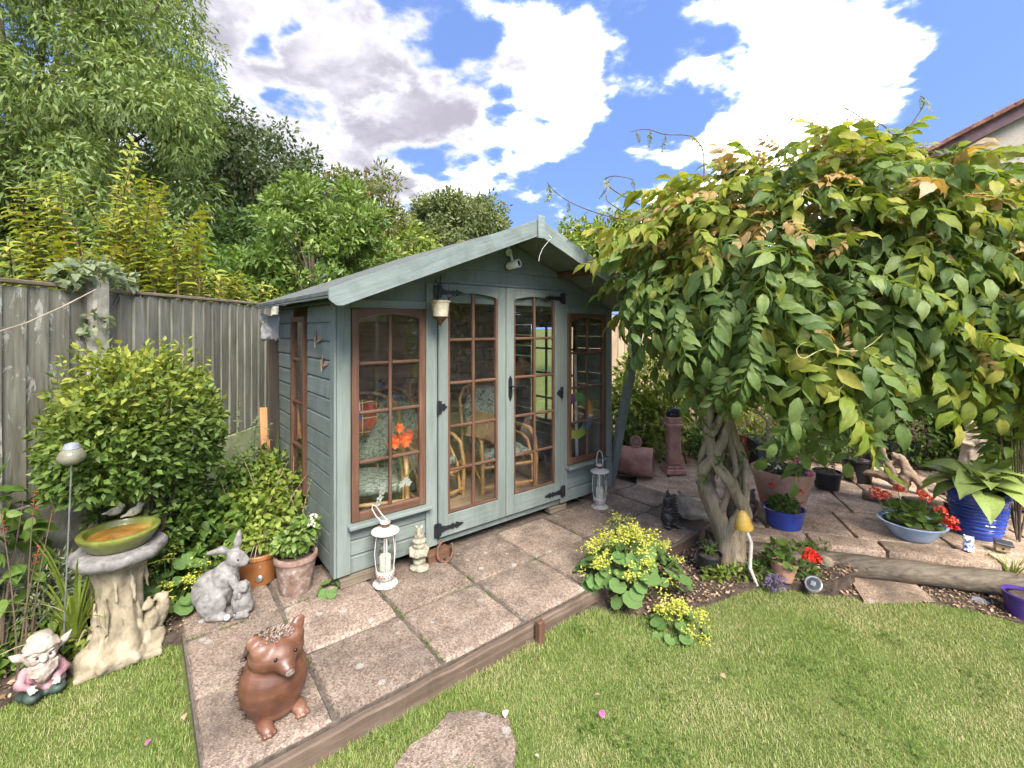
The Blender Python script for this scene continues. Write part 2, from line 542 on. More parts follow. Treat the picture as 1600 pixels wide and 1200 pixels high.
M['white_paint'] = mat_noise('chipped_white_paint', [(.34, (.30, .10, .04)), (.40, (.38, .33, .27)), (.5, (.47, .445, .40))], 16, 6, .5, .25, .002)
M['white'] = plain('white_plastic', (.74, .74, .73), .35, var=.06)
M['wax'] = plain('candle_wax', (.78, .72, .58), .5, var=.05)
M['rust'] = mat_noise('rusty_iron', [(.3, (.045, .02, .012)), (.7, (.16, .075, .045))], 40, 6, .8, .5, .002)
M['terracotta'] = mat_noise('terracotta', [(.28, (.19, .095, .060)), (.55, (.30, .155, .098)), (.8, (.40, .25, .175))], 16, 7, .8, .3, .003)
M['terracotta_old'] = mat_noise('lime_stained_terracotta', [(.3, (.10, .07, .055)), (.48, (.19, .11, .08)), (.58, (.23, .165, .13)), (.70, (.36, .32, .28))], 24, 9, .9, .5, .004)
M['terracotta_glossy'] = mat_noise('orange_glazed_clay', [(.3, (.20, .07, .025)), (.7, (.31, .13, .045))], 9, 4, .3, .1)
M['stone'] = mat_noise('grey_cast_stone', [(.28, (.075, .068, .060)), (.46, (.155, .143, .13)), (.62, (.21, .197, .182)), (.78, (.33, .31, .285))], 26, 8, .9, .5, .003, bscale=70)
M['stone_yellow'] = mat_noise('lichened_cast_stone', [(.28, (.10, .09, .06)), (.45, (.22, .18, .115)), (.62, (.32, .265, .18)), (.8, (.42, .37, .29))], 14, 9, .95, .6, .004, bscale=60)
M['stone_moss'] = mat_noise('mossy_stone', [(.3, (.12, .115, .075)), (.55, (.28, .25, .18)), (.78, (.42, .39, .31))], 30, 8, .95, .6, .003)
M['rock'] = mat_noise('weathered_rock', [(.28, (.11, .09, .06)), (.55, (.27, .23, .17)), (.8, (.42, .37, .29))], 12, 9, .95, .6, .006)
M['slate'] = mat_noise('blue_grey_slate', [(.3, (.12, .13, .15)), (.7, (.25, .26, .28))], 14, 7, .8, .4)
M['soil'] = mat_noise('garden_soil', [(.3, (.028, .018, .012)), (.55, (.075, .052, .036)), (.8, (.16, .12, .085))], 16, 9, .97, .9, .02, bscale=45)
M['cobalt'] = mat_noise('cobalt_glaze', [(.3, (.012, .03, .19)), (.7, (.028, .065, .34))], 6, 5, .12, .05, coat=.5)
M['pale_blue'] = mat_noise('pale_blue_glaze', [(.3, (.17, .27, .40)), (.55, (.28, .39, .52)), (.8, (.50, .58, .65))], 5, 5, .18, .05, coat=.4)
M['black_plastic'] = plain('black_plastic', (.018, .018, .02), .4)
M['cane'] = mat_noise('honey_cane', [(.3, (.33, .16, .05)), (.7, (.58, .33, .13))], 18, 5, .35, .15)
M['cushion'] = mat_noise('leaf_print_cushion', [(.38, (.06, .085, .07)), (.47, (.15, .18, .15)), (.56, (.33, .35, .29)), (.66, (.10, .13, .11))], 16, 5, .9, .2, distort=2.5)
M['trunk'] = mat_wood('tree_bark', [(.25, (.05, .04, .03)), (.55, (.14, .11, .08)), (.8, (.26, .22, .16))], 'z', 14, 3, rough=.95, bump=1.0, rand=False)
M['vine'] = mat_wood('wisteria_bark', [(.22, (.09, .065, .04)), (.5, (.25, .195, .125)), (.8, (.44, .37, .26))], 'z', 26, 5, rough=.9, bump=.8, rand=False)
M['driftwood'] = mat_wood('bleached_driftwood', [(.22, (.08, .05, .03)), (.5, (.24, .17, .11)), (.8, (.46, .37, .27))], 'x', 24, 3, rough=.9, bump=.9, rand=False)
# ------------------------------------------------------------------ ground and paving
LAWN_Z = -0.10
PA = 0.677                                   # patio / shed heading
D1 = Vector((math.cos(PA), math.sin(PA), 0)); D2 = Vector((-math.sin(PA), math.cos(PA), 0))
PO = Vector((-.633, 2.622, 0)); SI, SJ = .512, .489
def PG(i, j, z=0.0):
    p = PO + D1 * (SI * i) + D2 * (SJ * j); return Vector((p.x, p.y, z))
def patio_uv(x, y):
    q = Vector((x, y, 0)) - PO
    return q.dot(D1) / SI, q.dot(D2) / SJ
def ground_z(x, y):
    i, j = patio_uv(x, y)
    k = min(1, max(0, (-1.75 - i) / .3))
    q = min(1, max(0, (x - 1.35) / 1.0)); q = q * q * (3 - 2 * q)          # the lawn falls away a little to the right
    return LAWN_Z * (1 - k) + (-.045) * k - .085 * q

def build_ground():
    t = NT('lawn_turf')
    v = t.mapping(1.0)
    n1 = t.noise(v, 2.2, 6, .6); n2 = t.noise(v, 60, 5, .7)
    a = t.ramp(n1, [(.35, (.085, .125, .028)), (.6, (.14, .165, .045)), (.75, (.22, .20, .085))])
    t.color(t.mix(.5, a, t.ramp(n2, [(.3, (.05, .07, .018)), (.7, (.16, .18, .06))]))); t.set(rough=1.0, spec=.1)
    t.bump(n2, .8, .02)
    xs = sorted(set([-400, -120, -40, -14, -7] + [-4 + .16 * k for k in range(64)] + [8, 14, 40, 120, 400]))
    ys = sorted(set([-400, -120, -40, -12, -4, -1] + [.2 + .16 * k for k in range(36)] + [7, 10, 16, 40, 120, 400]))
    V = []; Fc = []
    for y in ys:
        for x in xs:
            z = ground_z(x, y)
            if -4 < x < 6.2 and .2 < y < 6: z += noise.noise((x * 1.3, y * 1.3, 0)) * .012
            V.append((x, y, z))
    n = len(xs)
    for b in range(len(ys) - 1):
        for a_ in range(n - 1):
            Fc.append((b * n + a_, b * n + a_ + 1, (b + 1) * n + a_ + 1, (b + 1) * n + a_))
    mb = MB(); mb.add(V, Fc)
    o = mb.build('lawn', t.m, None, 180); tag(o, kind='structure')
build_ground()

def slab_mat(name, stops, spots=True, bump=.9):
    t = NT(name)
    v = t.mapping(1.0, rand=True)
    n1 = t.noise(v, 5.5, 8, .65, .3); n2 = t.noise(v, 95, 4, .7)
    vo = t.vor(v, 120)
    base = t.ramp(n1, stops)
    agg = t.ramp(t.vor(v, 120, out='Color'), [(.2, (.55, .45, .38)), (.5, (1, .92, .85)), (.85, (1.5, 1.4, 1.28))])
    col = t.mix(.75, base, t.mix(1.0, base, agg, 'MULTIPLY'))
    r = t.math('ADD', t.math('MULTIPLY', t.rand(), .45), .76)
    cb = t.N.new('ShaderNodeCombineXYZ')
    for i in range(3): t.L.new(r, cb.inputs[i])
    col = t.mix(1.0, col, cb.outputs[0], 'MULTIPLY')
    # lichen rosettes and dark stains
    li = t.vor(t.mapping(1.0, rand=True), 6.5)
    lm = t.ramp(t.math('ADD', li, t.math('MULTIPLY', n2, .09)), [(.15, 1.0), (.19, 0.0)])
    col = t.mix(t.math('MULTIPLY', lm, .6), col, (.34, .33, .29))
    dk = t.ramp(t.noise(v, 2.3, 7, .7), [(.32, 0.8), (.54, 0.0)])
    col = t.mix(dk, col, (.075, .058, .045))
    pit = t.ramp(t.vor(v, 26), [(.10, 1.0), (.14, 0.0)])
    col = t.mix(t.math('MULTIPLY', pit, .75), col, (.05, .04, .032))
    t.color(col); t.set(rough=.95, spec=.2)
    h = t.math('ADD', t.math('MULTIPLY', vo, .5), t.math('MULTIPLY', n2, .6))
    t.bump(h, bump, .008)
    return t.m
M['slab'] = slab_mat('pink_aggregate_slab', [(.28, (.120, .096, .077)), (.5, (.212, .170, .138)), (.75, (.30, .25, .208))])
M['slab_sand'] = slab_mat('buff_paving_slab', [(.28, (.23, .17, .12)), (.5, (.36, .275, .205)), (.75, (.47, .38, .30))], bump=.5)

def slab_mesh(w, d, seed):
    """paving slab with chipped, slightly uneven rim"""
    r = random.Random(seed); th = .05; k = 7
    ring = []
    for s in range(4):
        for q in range(k):
            f = -1 + 2 * q / k
            x, y = [(f, -1), (1, f), (-f, 1), (-1, -f)][s]
            ring.append((x, y))
    n = len(ring); V = []; Fc = []
    def lay(inset, z, jit):
        for i, (x, y) in enumerate(ring):
            cr = .006 if abs(abs(x) - abs(y)) < 1e-6 else 0
            V.append((x * (w / 2 - inset - cr) + r.uniform(-jit, jit), y * (d / 2 - inset - cr) + r.uniform(-jit, jit), z + r.uniform(-jit, jit) * .4))
    lay(0, -th, 0); lay(0, -.012, .003); lay(.008, 0, .0035)
    lay(.05, .002, .002)
    for l in range(3):
        for i in range(n):
            Fc.append((l * n + i, l * n + (i + 1) % n, (l + 1) * n + (i + 1) % n, (l + 1) * n + i))
    c = len(V); V.append((0, 0, .002))
    for i in range(n): Fc.append((3 * n + i, 3 * n + (i + 1) % n, c))
    mb = MB(); mb.add(V, Fc); return mb

def build_patio():
    root = MB()
    # mortar bed below the slabs: a sheet in patio axes
    bed = MB()
    P = [PG(-1.9, -1), PG(-1.9, 1.75), PG(-.1, 1.75), PG(-.1, 5), PG(5.6, 5), PG(5.6, -.9), PG(4.45, -.98)]
    bed.prism([(p.x, p.y) for p in P], -.10, -.016)
    M['joint_sand'] = mat_noise('silty_joint_sand', [(.3, (.05, .038, .028)), (.6, (.11, .088, .068)), (.8, (.18, .15, .12))], 30, 8, .97, .8, .006)
    p = bed.build('patio', M['joint_sand'], None); tag(p, kind='structure')
    rows = [(-1, 0), (0, 1), (1, 1.75), (1, 2), (2, 3), (3, 4), (4, 5)]
    s = 0
    for (j0, j1) in rows:
        cols = [(-1.9, -1), (-1, 0), (0, 1), (1, 2), (2, 3), (3, 3.9), (3.9, 4.6)]
        if j1 == 1.75: cols = [(-1.9, -1), (-1, -.1)]
        elif j0 >= 1: cols = [(4.05, 4.8), (4.8, 5.6)]
        elif j0 == 0: cols = cols[:-1] + [(3.9, 4.8), (4.8, 5.6)]
        for (i0, i1) in cols:
            s += 1
            if j0 == -1 and i0 >= 3.9: i1 = 4.5
            c = PG((i0 + i1) / 2, (j0 + j1) / 2, random.uniform(-.004, .004))
            me = slab_mesh((i1 - i0) * SI - .016, (j1 - j0) * SJ - .016, s).mesh('slab', M['slab'], 40)
            obj('slab', me, p, Matrix.Translation(c) @ Matrix.Rotation(PA + random.uniform(-.008, .008), 4, 'Z') @ Matrix.Rotation(random.uniform(-.006, .006), 4, 'X'))
    # moss and weeds in the joints
    P_, D_, N_, L_, W_ = [], [], [], [], []
    lines = []
    for i in (-1, 0, 1, 2, 3): lines.append((PG(i, -1), PG(i, 1)))
    for j in (0,): lines.append((PG(-1.9, j), PG(4.5, j)))
    lines.append((PG(-1.9, 1), PG(-.1, 1)))
    for a, b in lines:
        for k in range(240):
            t = random.random()
            if noise.noise((a.x * 3 + t * 9, a.y * 3, 1.0)) < .16: continue
            q = a.lerp(b, t) + Vector((random.gauss(0, .006), random.gauss(0, .006), -.006))
            w = random.uniform(0, 6.28)
            P_.append(q); D_.append((math.cos(w) * .8, math.sin(w) * .8, .5)); N_.append((0, 0, 1)); L_.append(random.uniform(.006, .017)); W_.append(random.uniform(.004, .009))
    me = leaf_mesh('joint_moss', P_, D_, N_, L_, W_, M['moss_leaf'], TPL_SIMPLE)
    o = obj('joint_moss', me); tag(o, 'small green moss and weeds growing in the joints of the paving', 'moss', kind='stuff')
    return p

# -- leaf templates -----------------------------------------------------------------
TPL_SIMPLE = (np.array([(0, 0, 0), (.42, .5, .07), (.42, -.5, .07), (1, 0, -.08), (.45, 0, 0)], float), [np.array([(0, 2, 4), (0, 4, 1), (4, 2, 3), (4, 3, 1)])])
_t = [0, .1, .35, .68, 1]; _w = [.03, .26, .5, .36, 0]; _h = [0, .02, .03, -.02, -.14]
_v = []; 
for t_, w_, h_ in zip(_t, _w, _h):
    if w_ == 0: _v.append((t_, 0, h_))
    else: _v += [(t_, w_, h_ + .09 * w_ * 2), (t_, 0, h_), (t_, -w_, h_ + .09 * w_ * 2)]
_q = []
for k in range(3):
    a, b = 3 * k, 3 * k + 3
    _q += [(a, a + 1, b + 1, b), (a + 1, a + 2, b + 2, b + 1)]
TPL_FINE = (np.array(_v, float), [np.array(_q)[:, ::-1], np.array([(9, 12, 10), (10, 12, 11)])])
# round lobed leaf (lady's mantle, geranium)
_v = [(0.12, 0, .0)]
for k in range(19):
    a = -2.75 + 5.5 * k / 18
    r_ = .5 * (1 + .07 * math.cos(a * 9))
    _v.append((.42 + r_ * math.cos(a), r_ * math.sin(a), .11 * (1 if k % 2 else .55)))
TPL_ROUND = (np.array(_v, float), [np.array([(0, k, k + 1) for k in range(1, 19)])])
TPL_BLADE = (np.array([(0, .5, 0), (0, -.5, 0), (.55, .38, .05), (.55, -.38, .05), (1, 0, -.12)], float), [np.array([(1, 3, 2, 0)]), np.array([(2, 3, 4)])])

def leaf_verts(P, D, N, L, W, tpl):
    P = np.asarray(P, float).reshape(-1, 3); D = np.asarray(D, float).reshape(-1, 3); N = np.asarray(N, float).reshape(-1, 3)
    L = np.asarray(L, float); W = np.asarray(W, float); n = len(P)
    D = D / (np.linalg.norm(D, axis=1, keepdims=True) + 1e-9)
    S = np.cross(N, D); S /= (np.linalg.norm(S, axis=1, keepdims=True) + 1e-9)
    U = np.cross(D, S)
    T, polys = tpl; k = len(T)
    V = P[:, None, :] + (T[None, :, 0:1] * L[:, None, None]) * D[:, None, :] + (T[None, :, 1:2] * W[:, None, None]) * S[:, None, :] + (T[None, :, 2:3] * L[:, None, None]) * U[:, None, :]
    off = (np.arange(n) * k)
    pl = [(p[None, :, :] + off[:, None, None]).reshape(-1, p.shape[1]) for p in polys]
    return V.reshape(-1, 3), pl
def leaf_mesh(name, P, D, N, L, W, mat, tpl, tint=None):
    V, pl = leaf_verts(P, D, N, L, W, tpl)
    at = {'tint': np.repeat(np.asarray(tint, float), len(tpl[0]))} if tint is not None else None
    return mesh_np(name, V, pl, mat, at)

M['moss_leaf'] = mat_leaf('joint_moss', [(0, (.05, .09, .012)), (.6, (.10, .16, .02)), (1, (.16, .22, .04))])
patio = build_patio()

TREAD = [G(1318, 889, -.165), G(1400, 886, -.165), G(1458, 937, -.165), G(1350, 939, -.165)]
def build_right_patio():
    e = R(-16.5); E1 = Vector((math.cos(e), math.sin(e), 0)); E2 = Vector((-math.sin(e), math.cos(e), 0))
    O = Vector((1.50, 3.72, 0))
    def RP(a, b, z=0): 
        q = O + E1 * a + E2 * b; return Vector((q.x, q.y, z))
    bed = MB(); P = [RP(.15, .02), RP(4.2, .02), RP(4.2, 3.6), RP(-.75, 3.6), RP(-.75, 1.0)]
    bed.prism([(p.x, p.y) for p in P], -.11, -.045)
    p = bed.build('terrace', M['soil']); tag(p, kind='structure')
    def slab(a0, a1, b0, b1, seed, zz=0):
        c = RP((a0 + a1) / 2, (b0 + b1) / 2, -.008 + zz)
        i, j = patio_uv(c.x, c.y)
        if i < 5.45 and j > -1.2: return
        me = slab_mesh(a1 - a0 - .011, b1 - b0 - .011, 100 + seed).mesh('slab', M['slab_sand'], 40)
        obj('slab', me, p, Matrix.Translation(c) @ Matrix.Rotation(e + random.uniform(-.012, .012), 4, 'Z') @ Matrix.Rotation(random.uniform(-.008, .008), 4, 'X'))
    s = 0
    # front course of narrow stones, then two-foot slabs
    aa = [.22, .80, 1.28, 1.95, 2.45, 3.1, 3.75]
    for k in range(len(aa) - 1): s += 1; slab(aa[k], aa[k + 1], .0, .21, s)
    b0 = .21
    for row, off in enumerate((.0, .18, -.1, .12, 0, .2)):
        aa = [-.7 + off + .62 * k for k in range(8)]
        for k in range(7): s += 1; slab(aa[k], aa[k + 1], b0, b0 + .56, s)
        b0 += .56
    # stone tread below the log
    cs = [G(1285, 905, -.11), G(1345, 879, -.11), G(1437, 905, -.11), G(1462, 940, -.11), G(1300, 925, -.11)]
    mb = MB(); mb.prism([(q.x, q.y) for q in TREAD], -.24, -.163)
    o = mb.build('garden_step', M['slab_sand'], None); tag(o, 'buff stone tread lying below the log, level with the lawn', 'paving stone')
    # sawn log along the edge of the terrace
    r = thing('edging_log', 'long weathered round log edging the raised terrace', 'log')
    A = RP(.28, -.075, -.098); B = RP(3.3, -.07, -.105)
    pts = [A.lerp(B, k / 90) + Vector((0, .006 * noise.noise((k * .08, 2, 0)), .008 * noise.noise((k * .07, 0, 0)))) for k in range(91)]
    mb = MB(); mb.tube(pts, [.076 + .006 * noise.noise((k * .12, 9, 0)) for k in range(91)], 26)
    M['log_wood'] = mat_wood('split_grey_log', [(.32, (.025, .019, .013)), (.44, (.085, .066, .045)), (.6, (.155, .125, .088)), (.8, (.27, .225, .165))], 'x', 34, .7, bump=1.0)
    l = roughen(mb.build('log', M['log_wood'], r, 60), .006, 30, (.12, 1, 1))
    for k in (24, 52, 74):
        mb = MB(); q = pts[k] + Vector((-.01, -.072, .02)); mb.ball(q, (.014, .006, .010), 8, 6); mb.build('knot', M['edge_wood'], r, 180)
    return RP
RP = build_right_patio()

def build_edging():
    # timber boards along the front of the patio
    def board(a, b, z0, z1, th, label, out=.0):
        r = thing('edging_board', label, 'edging board', ((a + b) / 2), group='timber boards edging the patio')
        d = b - a; ang = math.atan2(d.y, d.x)
        r.rotation_euler = (0, 0, ang)
        mb = MB(); n = 14; L = d.length
        V = []; Fc = []
        for k in range(n + 1):
            x = -L / 2 + L * k / n; jz = noise.noise((a.x + k * .7, 1, 2)) * .008; jy = noise.noise((k * .9, a.x, 7)) * .004
            for (yy, zz) in ((-th / 2, z0), (th / 2, z0), (th / 2, z1 - .003), (th / 2 - .005, z1), (-th / 2 + .006, z1), (-th / 2, z1 - .008)):
                V.append((x, yy + jy, zz + (jz if zz > z0 else 0)))
        for k in range(n):
            for q in range(6): Fc.append((k * 6 + q, k * 6 + (q + 1) % 6, (k + 1) * 6 + (q + 1) % 6, (k + 1) * 6 + q)[::-1])
        Fc.append(tuple(range(6))); Fc.append(tuple(n * 6 + q for q in range(5, -1, -1)))
        mb.add(V, Fc); mb.build('board', M['edge_wood'], r)
        return r
    a = PG(-1.85, -1.09); m = PG(1.08, -1.07); b = PG(1.75, -1.06)
    board(a, m, -.14, -.006, .034, 'split dark timber board edging the patio beside the stepping stone')
    board(PG(1.10, -1.05), PG(2.3, -1.045), -.14, -.012, .030, 'dark timber edging board between wooden peg and yellow flowering plant')
    board(PG(2.6, -1.04), PG(4.5, -1.03), -.14, .004, .026, 'pale topped timber edging board running up to the twisted trunk')
    r = thing('wooden_peg', 'short square brown wooden peg holding the patio edging board', 'peg', PG(1.07, -1.17), PA)
    mb = MB(); mb.box((0, 0, -.055), (.045, .035, .16), .004); mb.build('stake', M['brown_z'], r)
build_edging()

# ------------------------------------------------------------------ stepping stone
def irregular_stone(name, label, cat, pix, z0, z1, mat, n=40):
    pts = [G(x, y, z1) for x, y in pix]
    c = sum(pts, Vector()) / len(pts)
    out = []
    for k in range(len(pts)):
        p, q = pts[k], pts[(k + 1) % len(pts)]
        for s in range(4):
            t = s / 4; v = p.lerp(q, t) - c
            v *= 1 + noise.noise((v.x * 9, v.y * 9, 3)) * .035
            out.append(v)
    V = []; Fc = []; m = len(out)
    for sc, z in ((1.0, z0 - z1), (1.0, -.012), (.985, -.002), (.8, .002)):
        for v in out: V.append((v.x * sc, v.y * sc, z + noise.noise((v.x * 8, v.y * 8, z)) * .003))
    for l in range(3):
        for k in range(m): Fc.append((l * m + k, l * m + (k + 1) % m, (l + 1) * m + (k + 1) % m, (l + 1) * m + k))
    V.append((0, 0, .002)); e = len(V) - 1
    for k in range(m): Fc.append((3 * m + k, 3 * m + (k + 1) % m, e))
    A = sum(out[k].x * out[(k + 1) % m].y - out[(k + 1) % m].x * out[k].y for k in range(m))
    if A < 0: Fc = [f[::-1] for f in Fc]
    mb = MB(); mb.add(V, Fc)
    o = mb.build(name, mat, None, 40); o.location = (c.x, c.y, z1); tag(o, label, cat)
    return o
irregular_stone('stepping_stone', 'large irregular pink stepping stone set in the lawn at the front', 'stepping stone',
                [(612, 1200), (640, 1163), (670, 1145), (700, 1112), (745, 1108), (795, 1118), (806, 1160), (800, 1230), (760, 1330), (610, 1330), (590, 1250)], -.16, -.075, M['slab'])

# ------------------------------------------------------------------ summer house
SH = Vector((-1.094, 2.87, 0)); SA = 0.679; SW, SD = 2.64, 1.52
ZB = .06; RZ, RS, EU = 2.39, .388, -.157
HO = .42                                     # front overhang
def roof_top(u): return RZ - RS * abs(u - SW / 2)
def shed_pt(u, v, z): return SH + Vector((math.cos(SA) * u - math.sin(SA) * v, math.sin(SA) * u + math.cos(SA) * v, z))

def build_shed():
    S = thing('summer_house', 'teal painted wooden summer house with brown glazed doors and windows', 'summer house', SH, SA)
    def B(name, c, size, mat, ch=.003, par=S):
        return MB().box(c, size, ch).build(name, M[mat], par)
    bh = .1225; th = .016
    # floor, bearers
    B('floor', (SW / 2, SD / 2, ZB + .03), (SW - .06, SD - .06, .05), 'inner_wood')
    for v in (.12, .75, 1.38): B('bearer', (SW / 2, v, ZB + .0), (SW - .08, .05, .06), 'edge_wood')
    # shiplap boards: each a shaped strip. axis 0 = along u at v, axis 1 = along v at u
    def ship(a0, a1, z0, z1, side, par=S, mat=None, cut=None):
        mb = MB(); lip = .004
        # profile: bottom thick, top bevelled in behind the next board
        pr = [(-.002, z0 + .006), (.001, z0 + .001), (.014, z0), (.014, z1), (.011, z1), (.001, z1 - .013)]
        V = []; Fc = []
        for a in (a0, a1):
            for (t, z) in pr:
                if side == 'front': V.append((a, t, z))
                elif side == 'back': V.append((a, SD - t, z))
                elif side == 'left': V.append((t, a, z))
                else: V.append((SW - t, a, z))
        n = len(pr)
        for k in range(n): Fc.append((k, (k + 1) % n, n + (k + 1) % n, n + k))
        Fc.append(tuple(range(n - 1, -1, -1))); Fc.append(tuple(range(n, 2 * n)))
        mb.add(V, Fc)
        if cut:      # slope the two ends with the roof
            pass
        bmn = 'board'
        o = mb.build(bmn, M[mat or ('paint_x' if side in ('front', 'back') else 'paint_y')], par)
        bm = bmesh.new(); bm.from_mesh(o.data); bmesh.ops.recalc_face_normals(bm, faces=bm.faces); bm.to_mesh(o.data); bm.free()
        j_ = random.uniform(-.0009, .0009); o.location = (j_ if side in ('left', 'right') else 0, j_ if side in ('front', 'back') else 0, random.uniform(-.001, .001))
        return o
    def gable(z0, z1, side):
        # trapezoid board under the roof slope
        lim = lambda z: max(.0, (RZ - .06 - z) / RS)
        mb = MB(); y = 0 if side == 'front' else SD; s = 1 if side == 'front' else -1
        c = SW / 2
        w0, w1 = min(SW / 2, lim(z0)), min(SW / 2, lim(z1))
        pts = [(c - w0, z0), (c + w0, z0), (c + w1, z1), (c - w1, z1)]
        if w1 <= .001: pts = [(c - w0, z0), (c + w0, z0), (c, min(z1, RZ - .06))]
        V = []; Fc = []; n = len(pts)
        for k, (x, z) in enumerate(pts): V.append((x, y + s * (0 if k < 2 else .004), z))
        for (x, z) in pts: V.append((x, y + s * .014, z))
        Fc = [tuple(range(n)), tuple(range(2 * n - 1, n - 1, -1))] + [(k, n + k, n + (k + 1) % n, (k + 1) % n) for k in range(n)]
        mb.add(V, Fc); o = mb.build('board', M['paint_x'], S)
        bm = bmesh.new(); bm.from_mesh(o.data); bmesh.ops.recalc_face_normals(bm, faces=bm.faces); bm.to_mesh(o.data); bm.free()
    ztop = 1.80
    # left wall, with window opening v .64-1.0 , z .42-1.69
    def wall_side(side, w0, w1, wz0, wz1):
        z = ZB
        while z < ztop - .02:
            z1 = min(z + bh, ztop)
            if z1 > wz0 + .01 and z < wz1 - .01:
                ship(.012, w0 - .02, z, z1 - .002, side); ship(w1 + .02, SD - .012, z, z1 - .002, side)
            else: ship(.012, SD - .012, z, z1 - .002, side)
            z += bh
    wall_side('left', .63, 1.0, .40, 1.70)
    wall_side('right', .45, 1.15, .55, 1.66)
    z = ZB
    while z < RZ - .1:
        z1 = z + bh
        if z1 <= 1.80: ship(.012, SW - .012, z, z1 - .002, 'back')
        else: gable(max(z, 1.70) if z < 1.7 else z, z1 - .002, 'back')
        z += bh
    # inner lining of the back wall, brown boards
    z = ZB + .06
    while z < 2.0:
        w = min(SW / 2 - .05, (RZ - .1 - z - .14) / RS)
        B('lining_board', (SW / 2, SD - .035, z + .07), (w * 2, .012, .136), 'inner_wood', .002)
        z += .14
    # front: boards below windows, then gable above 1.93
    for (a0, a1) in ((.09, .70), (1.945, SW - .09)):
        z = ZB
        for z1 in (.170, .268, .362):
            ship(a0, a1, z, z1 - .002, 'front'); z = z1
    B('skirt_board', (SW / 2, .0125, ZB + .028), (SW - .004, .013, .056), 'paint_x')
    gz = [1.946, 2.06, 2.18, 2.30, 2.42]
    gable(1.80, 1.944, 'front')
    for k in range(4): gable(gz[k], gz[k + 1] - .002, 'front')
    # corner posts and trims (proud of the boards)
    B('corner_post', (.045, -.012, 1.80 / 2 + .035), (.086, .022, 1.80 - .07), 'paint_z')
    B('corner_post', (-.008, .02, 1.80 / 2 + .035), (.016, .085, 1.80 - .07), 'paint_z')
    B('corner_post', (SW - .045, -.012, 1.80 / 2 + .035), (.086, .022, 1.80 - .07), 'paint_z')
    B('corner_post', (.028, SD - .03, 1.80 / 2 + .03), (.045, .05, 1.76), 'paint_z')
    B('corner_post', (SW - .028, SD - .03, 1.80 / 2 + .03), (.045, .05, 1.76), 'paint_z')
    for u in (.662, 1.982): B('mullion_post', (u, -.010, 1.93 / 2 + .035), (.086, .02, 1.93 - .07), 'paint_z')
    for (u0, u1) in ((.09, .618), (2.026, SW - .09)):
        B('head_rail', ((u0 + u1) / 2, -.009, 1.772), (u1 - u0, .018, .056), 'paint_x')
    B('head_rail', (SW / 2, -.006, 1.95), (1.24, .014, .022), 'paint_x')

    # windows ------------------------------------------------------------------
    def arch_rail(u0, u1, ztop_, depth, rise, y0, y1, mat, par, name='top_rail'):
        n = 10; poly = [(u0, ztop_), (u0, ztop_ - depth - rise)]
        for k in range(1, n):
            t = k / n; poly.append((u0 + (u1 - u0) * t, ztop_ - depth - rise + rise * math.sin(math.pi * t) ** .8))
        poly += [(u1, ztop_ - depth - rise), (u1, ztop_)]
        mb = MB(); V = []; m = len(poly)
        for y in (y0, y1):
            for (x, z) in poly: V.append((x, y, z))
        Fc = [tuple(range(m)), tuple(range(2 * m - 1, m - 1, -1))] + [(k, m + k, m + (k + 1) % m, (k + 1) % m) for k in range(m)]
        mb.add(V, Fc); o = mb.build(name, M[mat], par)
        bm = bmesh.new(); bm.from_mesh(o.data); bmesh.ops.recalc_face_normals(bm, faces=bm.faces); bm.to_mesh(o.data); bm.free()
        return o
    def window(u0, u1, z0, z1, rows, fw=.048):
        W = thing('window', None, None); W.parent = S
        for u in (u0 + fw / 2, u1 - fw / 2): B('stile', (u, -.006, (z0 + z1) / 2), (fw, .036, z1 - z0), 'brown_z', .005, W)
        B('bottom_rail', ((u0 + u1) / 2, -.007, z0 + fw * .6), (u1 - u0 - 2 * fw, .034, fw * 1.2), 'brown_x', .005, W)
        arch_rail(u0 + fw, u1 - fw, z1, .036, .030, -.023, .010, 'brown_x', W)
        gu0, gu1, gz0, gz1 = u0 + fw, u1 - fw, z0 + fw * 1.2, z1 - .04
        um = (gu0 + gu1) / 2
        B('glazing_bar', (um, -.009, (gz0 + gz1) / 2), (.022, .026, gz1 - gz0), 'brown_z', .006, W)
        for k in range(1, rows):
            z = gz0 + (gz1 - gz0) * k / rows
            for (a, b) in ((gu0, um - .011), (um + .011, gu1)):
                B('glazing_bar', ((a + b) / 2, -.010, z), (b - a, .024, .022), 'brown_x', .006, W)
        for k in range(rows):
            for (a, b) in ((gu0, um), (um, gu1)):
                B('pane', ((a + b) / 2, .0 + random.uniform(-.0006, .0006), gz0 + (gz1 - gz0) * (k + .5) / rows), (b - a, .003, (gz1 - gz0) / rows), 'glass', 0, W)
        B('sill', ((u0 + u1) / 2, -.035, z0 - .016), (u1 - u0 + .06, .075, .026), 'paint_x', .005, W)
    window(.095, .615, .385, 1.742, 4)
    window(2.03, 2.55, .385, 1.742, 4)
    def side_window(side, v0, v1, z0, z1, rows, cols=1):
        W = thing('window', None, None); W.parent = S
        x = -.004 if side == 'left' else SW + .004
        f = .04
        for v in (v0 + f / 2, v1 - f / 2): B('stile', (x, v, (z0 + z1) / 2), (.04, f, z1 - z0), 'brown_z', .005, W)
        for z in (z0 + f / 2, z1 - f / 2): B('rail', (x, (v0 + v1) / 2, z), (.038, v1 - v0 - 2 * f, f), 'brown_y', .005, W)
        for k in range(1, rows): B('glazing_bar', (x, (v0 + v1) / 2, z0 + (z1 - z0) * k / rows), (.03, v1 - v0 - 2 * f, .022), 'brown_y', .005, W)
        for c in range(1, cols): B('glazing_bar', (x, v0 + (v1 - v0) * c / cols, (z0 + z1) / 2), (.028, .022, z1 - z0 - 2 * f), 'brown_z', .005, W)
